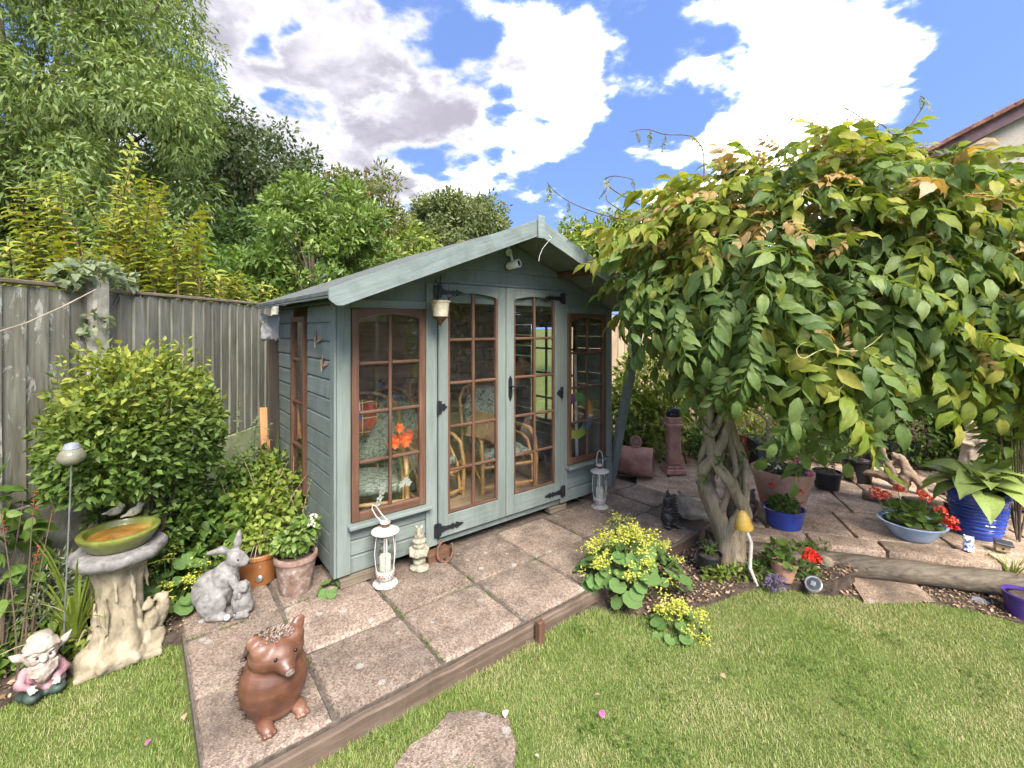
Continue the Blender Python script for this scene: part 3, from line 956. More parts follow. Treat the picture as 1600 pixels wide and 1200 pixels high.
        for k in range(rows):
            B('pane', (x + (.004 if side == 'left' else -.004), (v0 + v1) / 2, z0 + (z1 - z0) * (k + .5) / rows), (.003, v1 - v0 - 2 * f, (z1 - z0) / rows - .004), 'glass', 0, W)
    side_window('left', .63, 1.0, .40, 1.70, 4)
    side_window('right', .45, 1.15, .55, 1.66, 4, 3)

    # doors ----------------------------------------------------------------------
    def strap(par, u, z, dirn, y=-.036):
        # forged arrow-headed strap hinge
        poly = [(0, -.042), (.018, -.042), (.022, -.022), (.06, -.014), (.10, -.013), (.118, -.022), (.124, -.012), (.14, -.012), (.146, -.024), (.168, -.013), (.205, -.003),
                (.205, .003), (.168, .013), (.146, .024), (.14, .012), (.124, .012), (.118, .022), (.10, .013), (.06, .014), (.022, .022), (.018, .042), (0, .042)]
        P = [(u + dirn * a, z + b) for a, b in poly]
        Mx = Matrix(((1, 0, 0, 0), (0, 0, 1, 0), (0, 1, 0, 0), (0, 0, 0, 1)))
        mb = MB(); mb.prism(P, y - .006, y, Mx)
        mb.tube([(u - dirn * .004, y - .004, z - .05), (u - dirn * .004, y - .004, z + .05)], .008, 8)
        mb.box((u - dirn * .022, y - .002, z), (.030, .004, .095))
        o = mb.build('hinge', M['iron'], par)
        bm = bmesh.new(); bm.from_mesh(o.data); bmesh.ops.recalc_face_normals(bm, faces=bm.faces); bm.to_mesh(o.data); bm.free()
    def mid_hinge(par, u, z, dirn, y=-.036):
        poly = [(0, -.045), (.02, -.045), (.024, -.02), (.045, -.026), (.052, -.008), (.07, 0), (.052, .008), (.045, .026), (.024, .02), (.02, .045), (0, .045)]
        Mx = Matrix(((1, 0, 0, 0), (0, 0, 1, 0), (0, 1, 0, 0), (0, 0, 0, 1)))
        mb = MB(); mb.prism([(u + dirn * a, z + b) for a, b in poly], y - .006, y, Mx)
        mb.tube([(u - dirn * .004, y - .004, z - .05), (u - dirn * .004, y - .004, z + .05)], .008, 8)
        o = mb.build('hinge', M['iron'], par)
        bm = bmesh.new(); bm.from_mesh(o.data); bmesh.ops.recalc_face_normals(bm, faces=bm.faces); bm.to_mesh(o.data); bm.free()
    def door(u0, u1, hinge_left):
        D = thing('door', None, None); D.parent = S
        z0, z1 = .12, 1.934; st = .078; y = -.016; t = .034
        for k, u in enumerate((u0 + st / 2, u1 - st / 2)): B('stile', (u, y, (z0 + z1) / 2), (st, t, z1 - z0), 'paint_z', .004, D)
        B('bottom_rail', ((u0 + u1) / 2, y + .001, z0 + .075), (u1 - u0 - 2 * st, t, .15), 'paint_x', .003, D)
        arch_rail(u0 + st, u1 - st, z1, .060, .035, y - .016, y + .016, 'paint_x', D)
        gu0, gu1, gz0, gz1 = u0 + st, u1 - st, z0 + .15, z1 - .062; b = .018
        for u in (gu0 + b / 2, gu1 - b / 2): B('bead', (u, y, (gz0 + gz1) / 2), (b, .028, gz1 - gz0), 'brown_z', .004, D)
        B('bead', ((gu0 + gu1) / 2, y, gz0 + b / 2), (gu1 - gu0 - 2 * b, .028, b), 'brown_x', .004, D)
        um = (gu0 + gu1) / 2
        B('glazing_bar', (um, y - .002, (gz0 + gz1) / 2 + .01), (.022, .026, gz1 - gz0), 'brown_z', .006, D)
        for k in range(1, 5):
            z = gz0 + (gz1 - .03 - gz0) * k / 5
            for (a, c) in ((gu0 + b, um - .011), (um + .011, gu1 - b)): B('glazing_bar', ((a + c) / 2, y - .003, z), (c - a, .024, .022), 'brown_x', .006, D)
        for k in range(5):
            for (a, c) in ((gu0, um), (um, gu1)):
                B('pane', ((a + c) / 2, y + .006 + random.uniform(-.0006, .0006), gz0 + (gz1 - gz0) * (k + .5) / 5), (c - a, .003, (gz1 - gz0) / 5), 'glass', 0, D)
        hu, dn = (u0 - .002, 1) if hinge_left else (u1 + .002, -1)
        strap(D, hu, z1 - .062, dn); strap(D, hu, z0 + .062, dn); mid_hinge(D, hu, 1.05, dn)
        if not hinge_left:
            H = MB(); hx = u0 + .036
            H.prism([(hx - .018, 1.07), (hx - .018, 1.20), (hx - .008, 1.222), (hx, 1.235), (hx + .008, 1.222), (hx + .018, 1.20), (hx + .018, 1.07), (hx + .008, 1.045), (hx, 1.03), (hx - .008, 1.045)], y - .023, y - .0165, Matrix(((1, 0, 0, 0), (0, 0, 1, 0), (0, 1, 0, 0), (0, 0, 0, 1))))
            H.tube([(hx, y - .02, 1.15), (hx, y - .055, 1.15), (hx + .02, y - .06, 1.15), (hx + .07, y - .06, 1.152), (hx + .115, y - .058, 1.145)], [.009, .008, .008, .008, .006], 8)
            H.tube([(hx + .112, y - .058, 1.146), (hx + .118, y - .058, 1.11)], [.006, .004], 6)
            o = H.build('handle', M['iron'], D, 40)
        return D
    door(.712, 1.318, True)
    door(1.324, 1.938, False)
    # rail latch strip between the doors
    # roof ------------------------------------------------------------------------
    Rf = thing('roof', None, None); Rf.parent = S
    for s in (-1, 1):
        n = 9; e = SW / 2 - EU       # half span incl. eave
        V = []; Fc = []
        for q, v in enumerate(np.linspace(-HO + .012, SD + .06, 6)):
            for k in range(n + 1):
                d = e * k / n; sag = noise.noise((d * 2, v * 2, s)) * .004
                V.append((SW / 2 + s * d, v, RZ - RS * d + sag))
        m = (n + 1)
        top = len(V)
        V += [(x, y, z - .022) for x, y, z in V[:top]]
        for a in range(5):
            for b in range(n):
                i = a * m + b
                Fc.append((i, i + 1, i + m + 1, i + m)); Fc.append((top + i, top + i + m, top + i + m + 1, top + i + 1))
        for a in range(5):
            i = a * m + n; Fc.append((i, top + i, top + i + m, i + m))
        for b in range(n):
            i = b; Fc.append((i, top + i, top + i + 1, i + 1)); i = 5 * m + b; Fc.append((i, i + 1, top + i + 1, top + i))
        mb = MB(); mb.add(V, Fc); o = mb.build('felt_sheet', M['felt'], Rf)
        bm = bmesh.new(); bm.from_mesh(o.data); bmesh.ops.recalc_face_normals(bm, faces=bm.faces); bm.to_mesh(o.data); bm.free()
        # painted boards under the felt (seen as the soffit)
        ang = math.atan(RS); ln = e / math.cos(ang)
        for k in range(11):
            d = (k + .5) * ln / 11
            x = SW / 2 + s * d * math.cos(ang); z = RZ - .031 - d * math.sin(ang) - .004
            Mx = Matrix.Translation((x, (SD - HO) / 2 + .02, z)) @ Matrix.Rotation(s * ang, 4, 'Y')
            MB().box((0, 0, 0), (ln / 11 - .003, SD + HO, .012), .002).build('soffit_board', M['paint_y'], Rf, None, Mx)
        # barge board
        w = .112; bl = ln + .012
        poly = [(.0, -w / 2), (bl - .05, -w / 2), (bl - .02, -w / 2 + .012), (bl - .002, -w / 2 + .04), (bl + .004, 0), (bl - .004, w / 2 - .03), (bl - .02, w / 2 - .008), (bl - .045, w / 2), (0, w / 2)]
        poly[0] = (.045, -w / 2); poly[-1] = (-.0, w / 2)
        mb = MB(); mb.prism([(x, y) for x, y in poly], -.010, .010)
        Mx = Matrix.Translation((SW / 2, -HO, RZ - .042)) @ (Matrix.Rotation(math.pi, 4, 'Z') if s < 0 else Matrix()) @ Matrix.Rotation(math.atan(RS), 4, 'Y') @ Matrix.Rotation(R(90), 4, 'X')
        mb.build('barge_board', M['paint_worn'], Rf, None, Mx)
        # purlin ends
        for d in (.62,):
            B('purlin', (SW / 2 + s * d, SD / 2 - HO / 2 + .01, RZ - RS * d - .075), (.038, SD + HO - .05, .05), 'brown_y' if s > 0 else 'paint_y', .003, Rf)
    mb = MB(); mb.box((SW / 2, -HO - .022, RZ - .045), (.062, .02, .165), .004); mb.build('finial_block', M['paint_worn'], Rf)
    return S
shed = build_shed()
def block(px, py, size, rz, mat, label, name='wooden_block', cat='block'):
    p = G(px, py); o = MB().box((0, 0, size[2] / 2), size, .004).build(name, M[mat], None); o.location = p; o.rotation_euler = (0, 0, rz); tag(o, label, cat); return o
o = block(560, 905, (.26, .10, .052), PA, 'old_wood', 'grey wooden block under the left front corner of the summer house')
o = block(683, 872, (.20, .09, .055), PA + .1, 'brown_x', 'brown wooden block behind the horseshoe')
o = block(868, 797, (.20, .08, .05), PA, 'old_wood', 'grey wooden block under the right door of the summer house')
# ------------------------------------------------------------------ fences
M['fence_grey'] = mat_wood('silvered_fence_board', [(.2, (.055, .050, .036)), (.45, (.125, .118, .088)), (.60, (.18, .172, .135)), (.8, (.34, .33, .28))], 'z', 22, 1.6, bump=.9, rv=.3)
M['fence_tan'] = mat_wood('tan_fence_board', [(.2, (.20, .13, .075)), (.5, (.33, .235, .15)), (.8, (.46, .36, .25))], 'z', 22, 1.6, bump=.6, rv=.25)
M['fence_brown'] = mat_wood('brown_fence_board', [(.2, (.10, .055, .03)), (.5, (.20, .115, .065)), (.8, (.30, .19, .12))], 'z', 22, 1.6, bump=.6, rv=.25)
M['concrete'] = mat_noise('old_concrete', [(.25, (.16, .145, .10)), (.5, (.29, .27, .21)), (.75, (.42, .40, .33))], 18, 9, .95, .6, .004, bscale=90)
M['concrete_moss'] = mat_noise('algae_green_concrete', [(.25, (.10, .12, .05)), (.5, (.20, .22, .11)), (.75, (.31, .32, .19))], 9, 9, .95, .5, .004, bscale=80)

def _peel():
    t = NT('peeling_fence_board'); v = t.mapping((20, 20, 1.6), rand=True); n1 = t.noise(v, 1.6, 8, .62, .4)
    col = t.ramp(n1, [(.2, (.055, .050, .036)), (.45, (.12, .113, .085)), (.65, (.175, .168, .13)), (.85, (.32, .31, .26))])
    pm = t.ramp(t.noise(t.mapping((9, 9, 3.2), rand=True), 1.5, 9, .72, .6), [(.56, 0.0), (.60, 1.0)])
    t.color(t.mix(t.math('MULTIPLY', pm, .55), col, (.42, .41, .36))); t.set(rough=.85, spec=.2); t.bump(n1, .9, .004)
    return t.m
M['fence_peel'] = _peel()
def fence_panel(a, b, z0, z1, mat, label, group, board=.105, cap=True, face=1, gravel=None, gmat='concrete'):
    d = b - a; L = d.length; ang = math.atan2(d.y, d.x)
    r = thing('board_fence', label, 'fence', a, ang, group)
    n = max(1, round(L / board)); w = L / n
    vs = {}
    for k in range(n):
        key = k % 3
        if key not in vs:
            # feather-edged board: one long edge thick, the other thin
            h = z1 - z0 - .02
            V = []; Fc = []; m = 5
            for q in range(m + 1):
                z = h * q / m
                j = random.uniform(-.0025, .0025)
                V += [(0, -.019 * face + j, z), (w * 1.12, -.002 * face + j, z), (w * 1.12, .004 * face + j, z), (0, .004 * face + j, z)]
            for q in range(m):
                for e in range(4): Fc.append((q * 4 + e, q * 4 + (e + 1) % 4, q * 4 + 4 + (e + 1) % 4, q * 4 + 4 + e))
            Fc += [(3, 2, 1, 0), (m * 4, m * 4 + 1, m * 4 + 2, m * 4 + 3)]
            mb = MB(); mb.add(V, Fc); me = mb.mesh('board', M[mat])
            bm = bmesh.new(); bm.from_mesh(me); bmesh.ops.recalc_face_normals(bm, faces=bm.faces); bm.to_mesh(me); bm.free()
            vs[key] = me
        obj('board', vs[key], r, Matrix.Translation((k * w, random.uniform(-.003, .003), z0 + random.uniform(-.006, .004))) @ Matrix.Rotation(random.uniform(-.004, .004), 4, 'Y'))
    for z in (z0 + .1, z1 - .12): MB().box((L / 2, .022 * face, z), (L, .03, .05), .003).build('rail', M[mat], r)
    if cap: MB().box((L / 2, .0, z1), (L, .05, .022), .004).build('capping', M['old_wood'], r)
    if gravel is not None:
        g = MB(); g.box((L / 2, .004, (z0 + gravel) / 2 - .01), (L, .045, z0 - gravel), .006); g.build('gravel_board', M[gmat], r)
    return r
FX = lambda y: -2.50 + (y - 2.3) * .035
def fp(y): return Vector((FX(y), y, 0))
fence_panel(fp(2.69), fp(.86), .72, 1.85, 'fence_peel', 'peeling grey feather-edge fence panel left of the concrete post', 'grey fence panels along the left', face=-1, gravel=-.1)
fence_panel(fp(2.80), fp(4.63), .70, 1.845, 'fence_grey', 'grey feather-edge fence panel between concrete post and summer house', 'grey fence panels along the left', face=1, gravel=-.1, gmat='concrete_moss')
fence_panel(fp(4.75), fp(6.58), .70, 1.845, 'fence_grey', 'grey fence panel mostly hidden behind the summer house', 'grey fence panels along the left', face=1, gravel=-.1)
def concrete_post(p, h, label):
    mb = MB(); mb.box((0, 0, h / 2 - .05), (.105, .105, h + .1), .012)
    o = mb.build('concrete_post', M['concrete'], None); o.location = p; tag(o, label, 'post')
concrete_post(fp(2.745) + Vector((.01, 0, 0)), 1.90, 'rough concrete fence post with ivy on its top')
concrete_post(fp(4.69), 1.88, 'concrete fence post half hidden beside the summer house wall')
# back fence on the right, tan boards
bk = [Vector((.75, 7.1, 0)), Vector((2.55, 7.0, 0)), Vector((4.35, 6.9, 0)), Vector((6.15, 6.8, 0))]
for k in range(3):
    fence_panel(bk[k], bk[k + 1] - Vector((.08, 0, 0)), -.1, 1.82, 'fence_tan', ['tan close-boarded fence panel behind the leaning pole', 'tan fence panel behind the wisteria trunk', 'tan fence panel in the far right corner behind shrubs'][k], 'tan fence panels at the back', face=1)
# right boundary (seen in the window glass)
for k in range(5):
    y = 5.2 - 2.0 * k
    fence_panel(Vector((6.3, y + 1.9, 0)), Vector((6.3, y, 0)), -.1, 1.75, 'fence_brown', ['first', 'second', 'third', 'fourth', 'fifth'][k] + ' brown close-boarded fence panel of the right boundary counted from the back', 'brown fence panels on the right', face=1)

# ------------------------------------------------------------------ neighbour's house, top right
def build_house():
    rend = mat_noise('cream_render', [(.3, (.42, .35, .27)), (.7, (.55, .47, .37))], 30, 6, .95, .5, .004, bscale=140)
    tile = mat_noise('red_brown_tile', [(.3, (.10, .045, .035)), (.55, (.22, .10, .07)), (.8, (.36, .24, .17))], 9, 8, .9, .5, rand=True)
    purple = plain('purple_brown_bargeboard', (.16, .09, .085), .5)
    H = thing('neighbour_house', "neighbour's cream rendered house with brown tiled gable roof, upper right", 'house', (8.35, 9.1, 0), R(-43))
    w, d, e, rr = 7.4, 8.0, 4.98, .44
    apex = e + rr * w / 2
    mb = MB()
    # gable end wall facing the camera
    P = [(0, -.2), (w, -.2), (w, e), (w / 2, apex), (0, e)]
    Mx = Matrix(((1, 0, 0, 0), (0, 0, 1, 0), (0, 1, 0, 0), (0, 0, 0, 1)))
    mb.prism(P, 0, d, Mx); o = mb.build('wall', rend, H)
    bm = bmesh.new(); bm.from_mesh(o.data); bmesh.ops.recalc_face_normals(bm, faces=bm.faces); bm.to_mesh(o.data); bm.free()
    for s in (-1, 1):
        ang = math.atan(rr); ln = (w / 2 + .42) / math.cos(ang)
        base = Matrix.Translation((w / 2, d / 2, apex + .10)) @ Matrix.Rotation(s * ang, 4, 'Y')
        MB().box((s * ln / 2, 0, 0), (ln, d + .3, .06)).build('roof', tile, H, None, base)
        n = 14
        for k in range(n):   # verge tiles, each lapping the next
            t = MB(); t.box((s * (k + .5) * ln / n, -d / 2 - .11, .035), (ln / n + .05, .26, .085), .012)
            t.build('verge_tile', tile, H, None, base @ Matrix.Rotation(s * R(-2.5) * 0, 4, 'Y') @ Matrix.Translation((0, 0, random.uniform(0, .014))))
        MB().box((s * ln / 2, -d / 2 - .12, -.11), (ln, .035, .16)).build('barge_board', purple, H, None, base)
    MB().box((-.2, d / 2, e - .16), (.32, d, .04)).build('soffit', purple, H)
    # windows for the side that shows in reflections
    glassd = plain('dark_window', (.03, .035, .04), .08)
    for x in (1.6, 4.6):
        wn = MB().box((x, -.02, 3.6), (1.1, .06, 1.1), .01).build('window', M['white'], H)
        for q in (-.26, .26): MB().box((x + q, -.055, 3.6), (.44, .02, .95)).build('pane', glassd, wn)
    # a second house further round, reflected in the window panes
    H2 = thing('neighbour_house', 'house with orange tiled roof beyond the right boundary, outside the view', 'house', (15.5, -8.5, 0), R(90))
    tile2 = mat_noise('orange_tile', [(.3, (.25, .09, .05)), (.7, (.42, .17, .09))], 9, 8, .9, .5)
    mb = MB(); mb.box((4.5, -3, 2.4), (9, 6, 4.8)); mb.build('wall', rend, H2)
    for s in (-1, 1):
        Mx = Matrix.Translation((4.5, -3, 6.5)) @ Matrix.Rotation(s * R(30), 4, 'X')
        MB().box((0, -s * 1.9, 0), (9.6, 3.9, .12)).build('roof', tile2, H2, None, Mx)
    for x in (1.5, 4.5, 7.5):
        wn = MB().box((x, .02, 3.4), (1.4, .06, 1.2), .01).build('window', M['white'], H2)
        for q in (-.33, .33): MB().box((x + q, .055, 3.4), (.58, .02, 1.05)).build('pane', glassd, wn)
build_house()

# ------------------------------------------------------------------ things fixed to the summer house
def build_fixtures():
    # security camera
    p = shed_pt(1.36, -.012, 2.12)
    r = thing('security_camera', 'small white bullet security camera on the gable of the summer house', 'camera', p, SA)
    MB().lathe([(.0, 0), (.03, 0), (.03, .012), (0, .012)], 16, rotm(R(90), 0, 0, (0, .0, .10))).build('mount_plate', M['white'], r, 40)
    MB().tube([(0, 0, .10), (0, -.03, .08), (0, -.055, .02), (.0, -.06, .0)], .011, 8).build('arm', M['white'], r, 60)
    A = rotm(R(80), 0, R(18), (.0, -.06, -.005))
    MB().lathe([(.0, -.055), (.024, -.055), (.032, -.045), (.033, .055), (.030, .06), (.027, .06), (.026, .052), (0, .052)], 20, A).build('housing', M['white'], r, 40)
    MB().lathe([(0, .050), (.0245, .051), (.0245, .053), (.012, .054), (0, .056)], 18, A).build('lens', M['black_plastic'], r, 40)
    MB().tube([(0, -.01, .11), (-.01, -.008, .16), (-.012, -.008, .21)], .004, 6).build('cable', M['white'], r)
    # loose wire from the gable
    a = AT(845, 370, 3.35); pts = []
    for px, py in ((838, 345), (862, 372), (856, 378), (848, 388), (843, 400), (842, 408)): pts.append(AT(px, py, 3.42))
    w = MB(); w.tube(pts, .0016, 5); o = w.build('cable', M['white'], None); tag(o, 'thin loose white cable hanging from the gable board', 'cable')
    # hanging bell-shaped planter
    p = AT(688, 490, 3.16)
    r = thing('hanging_planter', 'cream and rust bell shaped planter hanging beside the left door', 'planter', p)
    cream = mat_noise('rusty_cream_enamel', [(.3, (.16, .11, .05)), (.45, (.40, .34, .22)), (.7, (.55, .50, .36))], 14, 6, .6, .3)
    MB().lathe([(.0, -.02), (.052, -.02), (.058, .05), (.062, .075), (.068, .078), (.068, .088), (.058, .088), (.054, .06), (0, .05)], 20).build('pot', cream, r, 40)
    MB().lathe([(.0, -.085), (.006, -.08), (.016, -.06), (.036, -.038), (.052, -.026), (.054, -.019), (0, -.019)], 20).build('base', M['rust'], r, 40)
    for a in (0, 2.1, 4.2): MB().tube([(.062 * math.cos(a), .062 * math.sin(a), .085), (0, 0, .20)], .002, 5).build('chain', M['iron'], r)
    MB().tube([(0, 0, .19), (0, 0, .26), (.02, .1, .29)], .003, 5).build('hook', M['iron'], r)
    # two terracotta butterflies on the side wall
    for (v, z, s, l) in ((.36, 1.52, .10, 'upper rust and cream butterfly ornament on the side wall of the summer house'), (.22, 1.37, .085, 'lower rust and cream butterfly ornament on the side wall of the summer house')):
        r = thing('butterfly_ornament', l, 'ornament', shed_pt(-.006, v, z), SA, 'butterflies on the side wall')
        ra = random.uniform(-.3, .3)
        for sg in (-1, 1):
            pl = [(0, 0), (.5, .25), (.62, .62), (.35, .8), (.05, .35)]
            mb = MB(); mb.prism([(a * s * .9, b * s * sg * .0 + b * s) for a, b in pl], 0, .004)
            mb.build('wing', M['terracotta'], r, None, Matrix.Translation((-.008, 0, 0)) @ Matrix.Rotation(ra, 4, 'X') @ Matrix.Rotation(R(90), 4, 'Y') @ Matrix.Rotation(R(90) + (0 if sg > 0 else R(95)), 4, 'Z') @ Matrix.Rotation(R(-14) , 4, 'Y'))
        MB().tube([(-.012, 0, -.04), (-.014, 0, .04)], [.004, .007], 6).build('body', M['stone_yellow'], r)
    # things leaning between shed and fence
    def lean(name, label, cat, a, b, size, mat, rz):
        d = (b - a); M_ = Matrix.Translation((a + b) / 2) @ d.to_track_quat('Z', 'Y').to_matrix().to_4x4() @ Matrix.Rotation(rz, 4, 'Z')
        o = MB().box((0, 0, 0), (size[0], size[1], d.length), .003).build(name, M[mat], None, None, M_); tag(o, label, cat); return o
    M['orange_wood'] = mat_wood('orange_new_timber', [(.25, (.30, .13, .05)), (.75, (.48, .24, .11))], 'z', 24, 1.6)
    M['dark_wood'] = mat_wood('dark_wet_timber', [(.25, (.02, .017, .014)), (.75, (.075, .06, .045))], 'z', 24, 1.6)
    lean('plank', 'orange wooden plank leaning between the fence and the summer house', 'plank', AT(418, 760, 3.75), AT(412, 637, 3.95), (.07, .022), 'orange_wood', R(20))
    lean('plank', 'dark weathered board standing against the rear corner of the summer house', 'plank', AT(428, 740, 3.9), AT(426, 530, 4.0), (.10, .02), 'dark_wood', R(30))
    lean('post', 'dark timber post standing in the gap behind the summer house', 'post', AT(433, 750, 4.15), AT(433, 505, 4.2), (.06, .06), 'dark_wood', R(30))
    # crumpled grey sheet under the rear eave
    t = MB(); V = []; Fc = []
    for a in range(9):
        for b in range(9):
            V.append((a * .022 - .09 + noise.noise((a * .5, b * .5, 1)) * .03, noise.noise((a * .6, b * .6, 5)) * .06, b * .026 - .1 + noise.noise((a * .4, b * .4, 9)) * .03))
    for a in range(8):
        for b in range(8): Fc.append((a * 9 + b, a * 9 + b + 1, a * 9 + b + 10, a * 9 + b + 9))
    t.add(V, Fc); o = t.build('tarpaulin', plain('grey_sheet', (.30, .29, .28), .6), None, 180)
    md = o.modifiers.new('thick', 'SOLIDIFY'); md.thickness = .004
    o.location = AT(424, 512, 4.02); tag(o, 'crumpled grey sheet hanging under the rear eave of the summer house', 'sheet')
    # leaning grey-green pole right of the shed
    lean('leaning_pole', 'long grey-green pole leaning towards the summer house beside the right lantern', 'pole', AT(952, 765, 4.75), AT(1000, 500, 4.2), (.075, .06), 'paint_z', 0)
build_fixtures()

# ------------------------------------------------------------------ inside the summer house
def build_inside():
    zf = ZB + .056
    def put(o, u, v, z=zf, rz=0):
        o.location = shed_pt(u, v, z); o.rotation_euler = (0, 0, SA + rz)
    def chair(label, u, v, rz):
        r = thing('cane_chair', label, 'chair', group='cane chairs inside the summer house'); put(r, u, v, zf, rz)
        w, d = .27, .28
        def loop(x):
            # bent arm hoop
            pts = [(x, -d, 0), (x, -d - .01, .30), (x, -d + .03, .47), (x, -d + .12, .53), (x, 0, .53), (x, d * .7, .52), (x, d, .50)]
            MB().tube(pts, .017, 10).build('arm', M['cane'], r, 60)
            pts = [(x * .93, -d + .02, .02), (x * .93, -d + .05, .28), (x * .93, -d + .14, .42), (x * .93, 0, .45), (x * .93, d, .44)]
            MB().tube(pts, .013, 8).build('arm_brace', M['cane'], r, 60)
            MB().tube([(x, d, 0), (x, d, .5), (x, d + .08, .78)], .016, 8).build('leg', M['cane'], r, 60)
            MB().tube([(x, -d, .10), (x, 0, .22), (x, d, .10)], .011, 8).build('stretcher', M['cane'], r, 60)
        for x in (-w, w): loop(x)
        MB().tube([(-w, d + .08, .78), (-w * .8, d + .11, .88), (-w * .4, d + .12, .93), (0, d + .125, .945), (w * .4, d + .12, .93), (w * .8, d + .11, .88), (w, d + .08, .78)], .017, 10).build('back_hoop', M['cane'], r, 60)
        for z, y in ((.24, -d), (.24, d), (.06, -d)): MB().tube([(-w, y, z), (w, y, z)], .014, 8).build('rail', M['cane'], r)
        for k in range(5):
            x = -w + (k + 1) * w / 3; MB().tube([(x, d, .25), (x, d + .1, .9)], .007, 6).build('spindle', M['cane'], r)
        organic('seat_cushion', [('b', (0, 0, .32), (w * .98, d * .98, .075)), ('x', (0, 0, .32), (w * 1.75, d * 1.75, .07))], M['cushion'], r, .018, 4)
        organic('back_cushion', [('b', (0, d + .01, .64), (w * .95, .08, .27), (R(-12), 0, 0))], M['cushion'], r, .018, 3)
    chair('cane armchair with leaf print cushions behind the left window', .42, .55, R(-20))
    chair('cane armchair with leaf print cushions behind the left door', .98, .78, R(18))
    chair('cane armchair with leaf print cushions behind the right door', 1.78, .68, R(-14))
    # red tartan blanket over the back of the first chair
    t = NT('red_tartan'); v = t.mapping(1.0)
    def stripes(axis, f, w):
        sx = t.N.new('ShaderNodeSeparateXYZ'); t.L.new(v, sx.inputs[0])
        s = t.math('FRACT', t.math('MULTIPLY', sx.outputs[axis], f)); return t.math('LESS_THAN', s, w)
    col = t.mix(t.math('MULTIPLY', stripes(0, 9, .3), .5), (.38, .03, .025), (.07, .02, .02))
    col = t.mix(t.math('MULTIPLY', stripes(2, 9, .3), .5), col, (.07, .02, .02))
    col = t.mix(stripes(0, 9, .05), col, (.6, .5, .3)); col = t.mix(stripes(2, 9, .05), col, (.6, .5, .3))
    t.color(col); t.set(rough=.95)
    o = organic('tartan_blanket', [('b', (0, 0, 0), (.25, .075, .16)), ('b', (-.1, -.07, .05), (.13, .09, .12)), ('b', (.05, .06, .08), (.22, .06, .07))], t.m, None, .015, 3, .02, 6)
    put(o, .30, .66, .92, -.3); tag(o, 'red tartan blanket folded over the cane chair behind the left window', 'blanket')
    # orange silk flowers
    r = thing('flower_bunch', 'bright orange-red artificial flowers behind the left window', 'flowers'); put(r, .52, .20, .78)
    om = mat_leaf('orange_petal', [(0, (.55, .06, .015)), (.6, (.75, .13, .03)), (1, (.85, .22, .06))])
    P, D, N, L, W = [], [], [], [], []
    for k in range(9):
        c = Vector((random.uniform(-.09, .1), random.uniform(-.05, .05), random.uniform(0, .12)))
        for q in range(7):
            a = q * .9; P.append(c); D.append((math.cos(a), -.5 + .3 * math.sin(a), math.sin(a))); N.append((0, -1, .1)); L.append(.045); W.append(.03)
    obj('petals', leaf_mesh('petals', P, D, N, L, W, om, TPL_FINE), r)
    MB().tube([(0, 0, 0), (.02, .02, -.2), (0, .05, -.45)], .004, 6).build('stem', plain('green_stem', (.06, .12, .03)), r)
    # white orchid spray against the glass
    r = thing('orchid_spray', 'white and yellow artificial orchid spray low behind the left window', 'flowers'); put(r, .45, .10, .40)
    wm = mat_leaf('white_petal', [(0, (.42, .42, .38)), (1, (.52, .52, .5))]); P, D, N, L, W = [], [], [], [], []
    for (x, z, n) in ((-.14, .02, 4), (-.12, .06, 4), (-.1, .10, 4), (.04, .12, 6), (.07, .14, 6), (.09, .12, 5)):
        for q in range(n):
            a = q * 6.28 / n; P.append((x, 0, z)); D.append((math.cos(a), -.3, math.sin(a))); N.append((0, -1, 0)); L.append(.03); W.append(.022)
    obj('petals', leaf_mesh('petals', P, D, N, L, W, wm, TPL_FINE), r)
    MB().tube([(-.16, 0, -.06), (-.1, 0, .1), (.05, .01, .12), (.13, .01, .22)], .004, 6).build('stem', plain('green_stem2', (.10, .17, .05)), r)
    # rainbow ring
    r = thing('rainbow_ring', 'flat rainbow coloured ring toy behind the right window', 'toy'); put(r, 2.29, .12, .78)
    cols = [('purple', (.22, .05, .30)), ('green', (.10, .30, .08)), ('orange', (.75, .28, .04)), ('blue', (.12, .28, .55)), ('lime', (.42, .52, .06)), ('yellow', (.6, .55, .06)), ('red', (.55, .06, .04))]
    for k, (nm, c) in enumerate(cols):
        a0 = R(150) - k * 2 * math.pi / 7; a1 = a0 - 2 * math.pi / 7; V = []; Fc = []
        for q in range(7):
            a = a0 + (a1 - a0) * q / 6
            for rr, yy in ((.14, .012), (.14, -.012), (.215, -.014), (.215, .014)): V.append((rr * math.cos(a), yy, rr * math.sin(a)))
        for q in range(6):
            for e in range(4): Fc.append((q * 4 + e, q * 4 + (e + 1) % 4, q * 4 + 4 + (e + 1) % 4, q * 4 + 4 + e))
        mb = MB(); mb.add(V, Fc); o = mb.build('segment', plain(nm + '_foam', c, .6, var=.1), r)
    # poles, paddle, plank, box, gnome
    def pole(name, label, cat, pts, rad, mat):
        o = MB().tube([shed_pt(*p) for p in pts], rad, 8).build(name, M[mat], None, 60); tag(o, label, cat)
    pole('broom_handle', 'white pole leaning inside the right window of the summer house', 'pole', [(2.44, .25, ZB + .06), (2.46, .3, 1.35)], .015, 'white')
    o = organic('wooden_paddle', [('b', (0, 0, 0), (.05, .012, .14)), ('t', [(0, 0, -.1), (0, 0, -.7)], [.016, .015])], M['orange_wood'], None, .008, 2); put(o, 2.33, .3, 1.56, .0); tag(o, 'brown wooden paddle standing inside the right window', 'paddle')
    o = MB().box((0, 0, 0), (.16, .02, 1.3), .003).build('loose_plank', M['orange_wood'], None, None, Matrix.Translation(shed_pt(1.96, .95, .75)) @ Matrix.Rotation(SA, 4, 'Z') @ Matrix.Rotation(R(38), 4, 'Y')); tag(o, 'brown plank leaning diagonally inside behind the right door', 'plank')
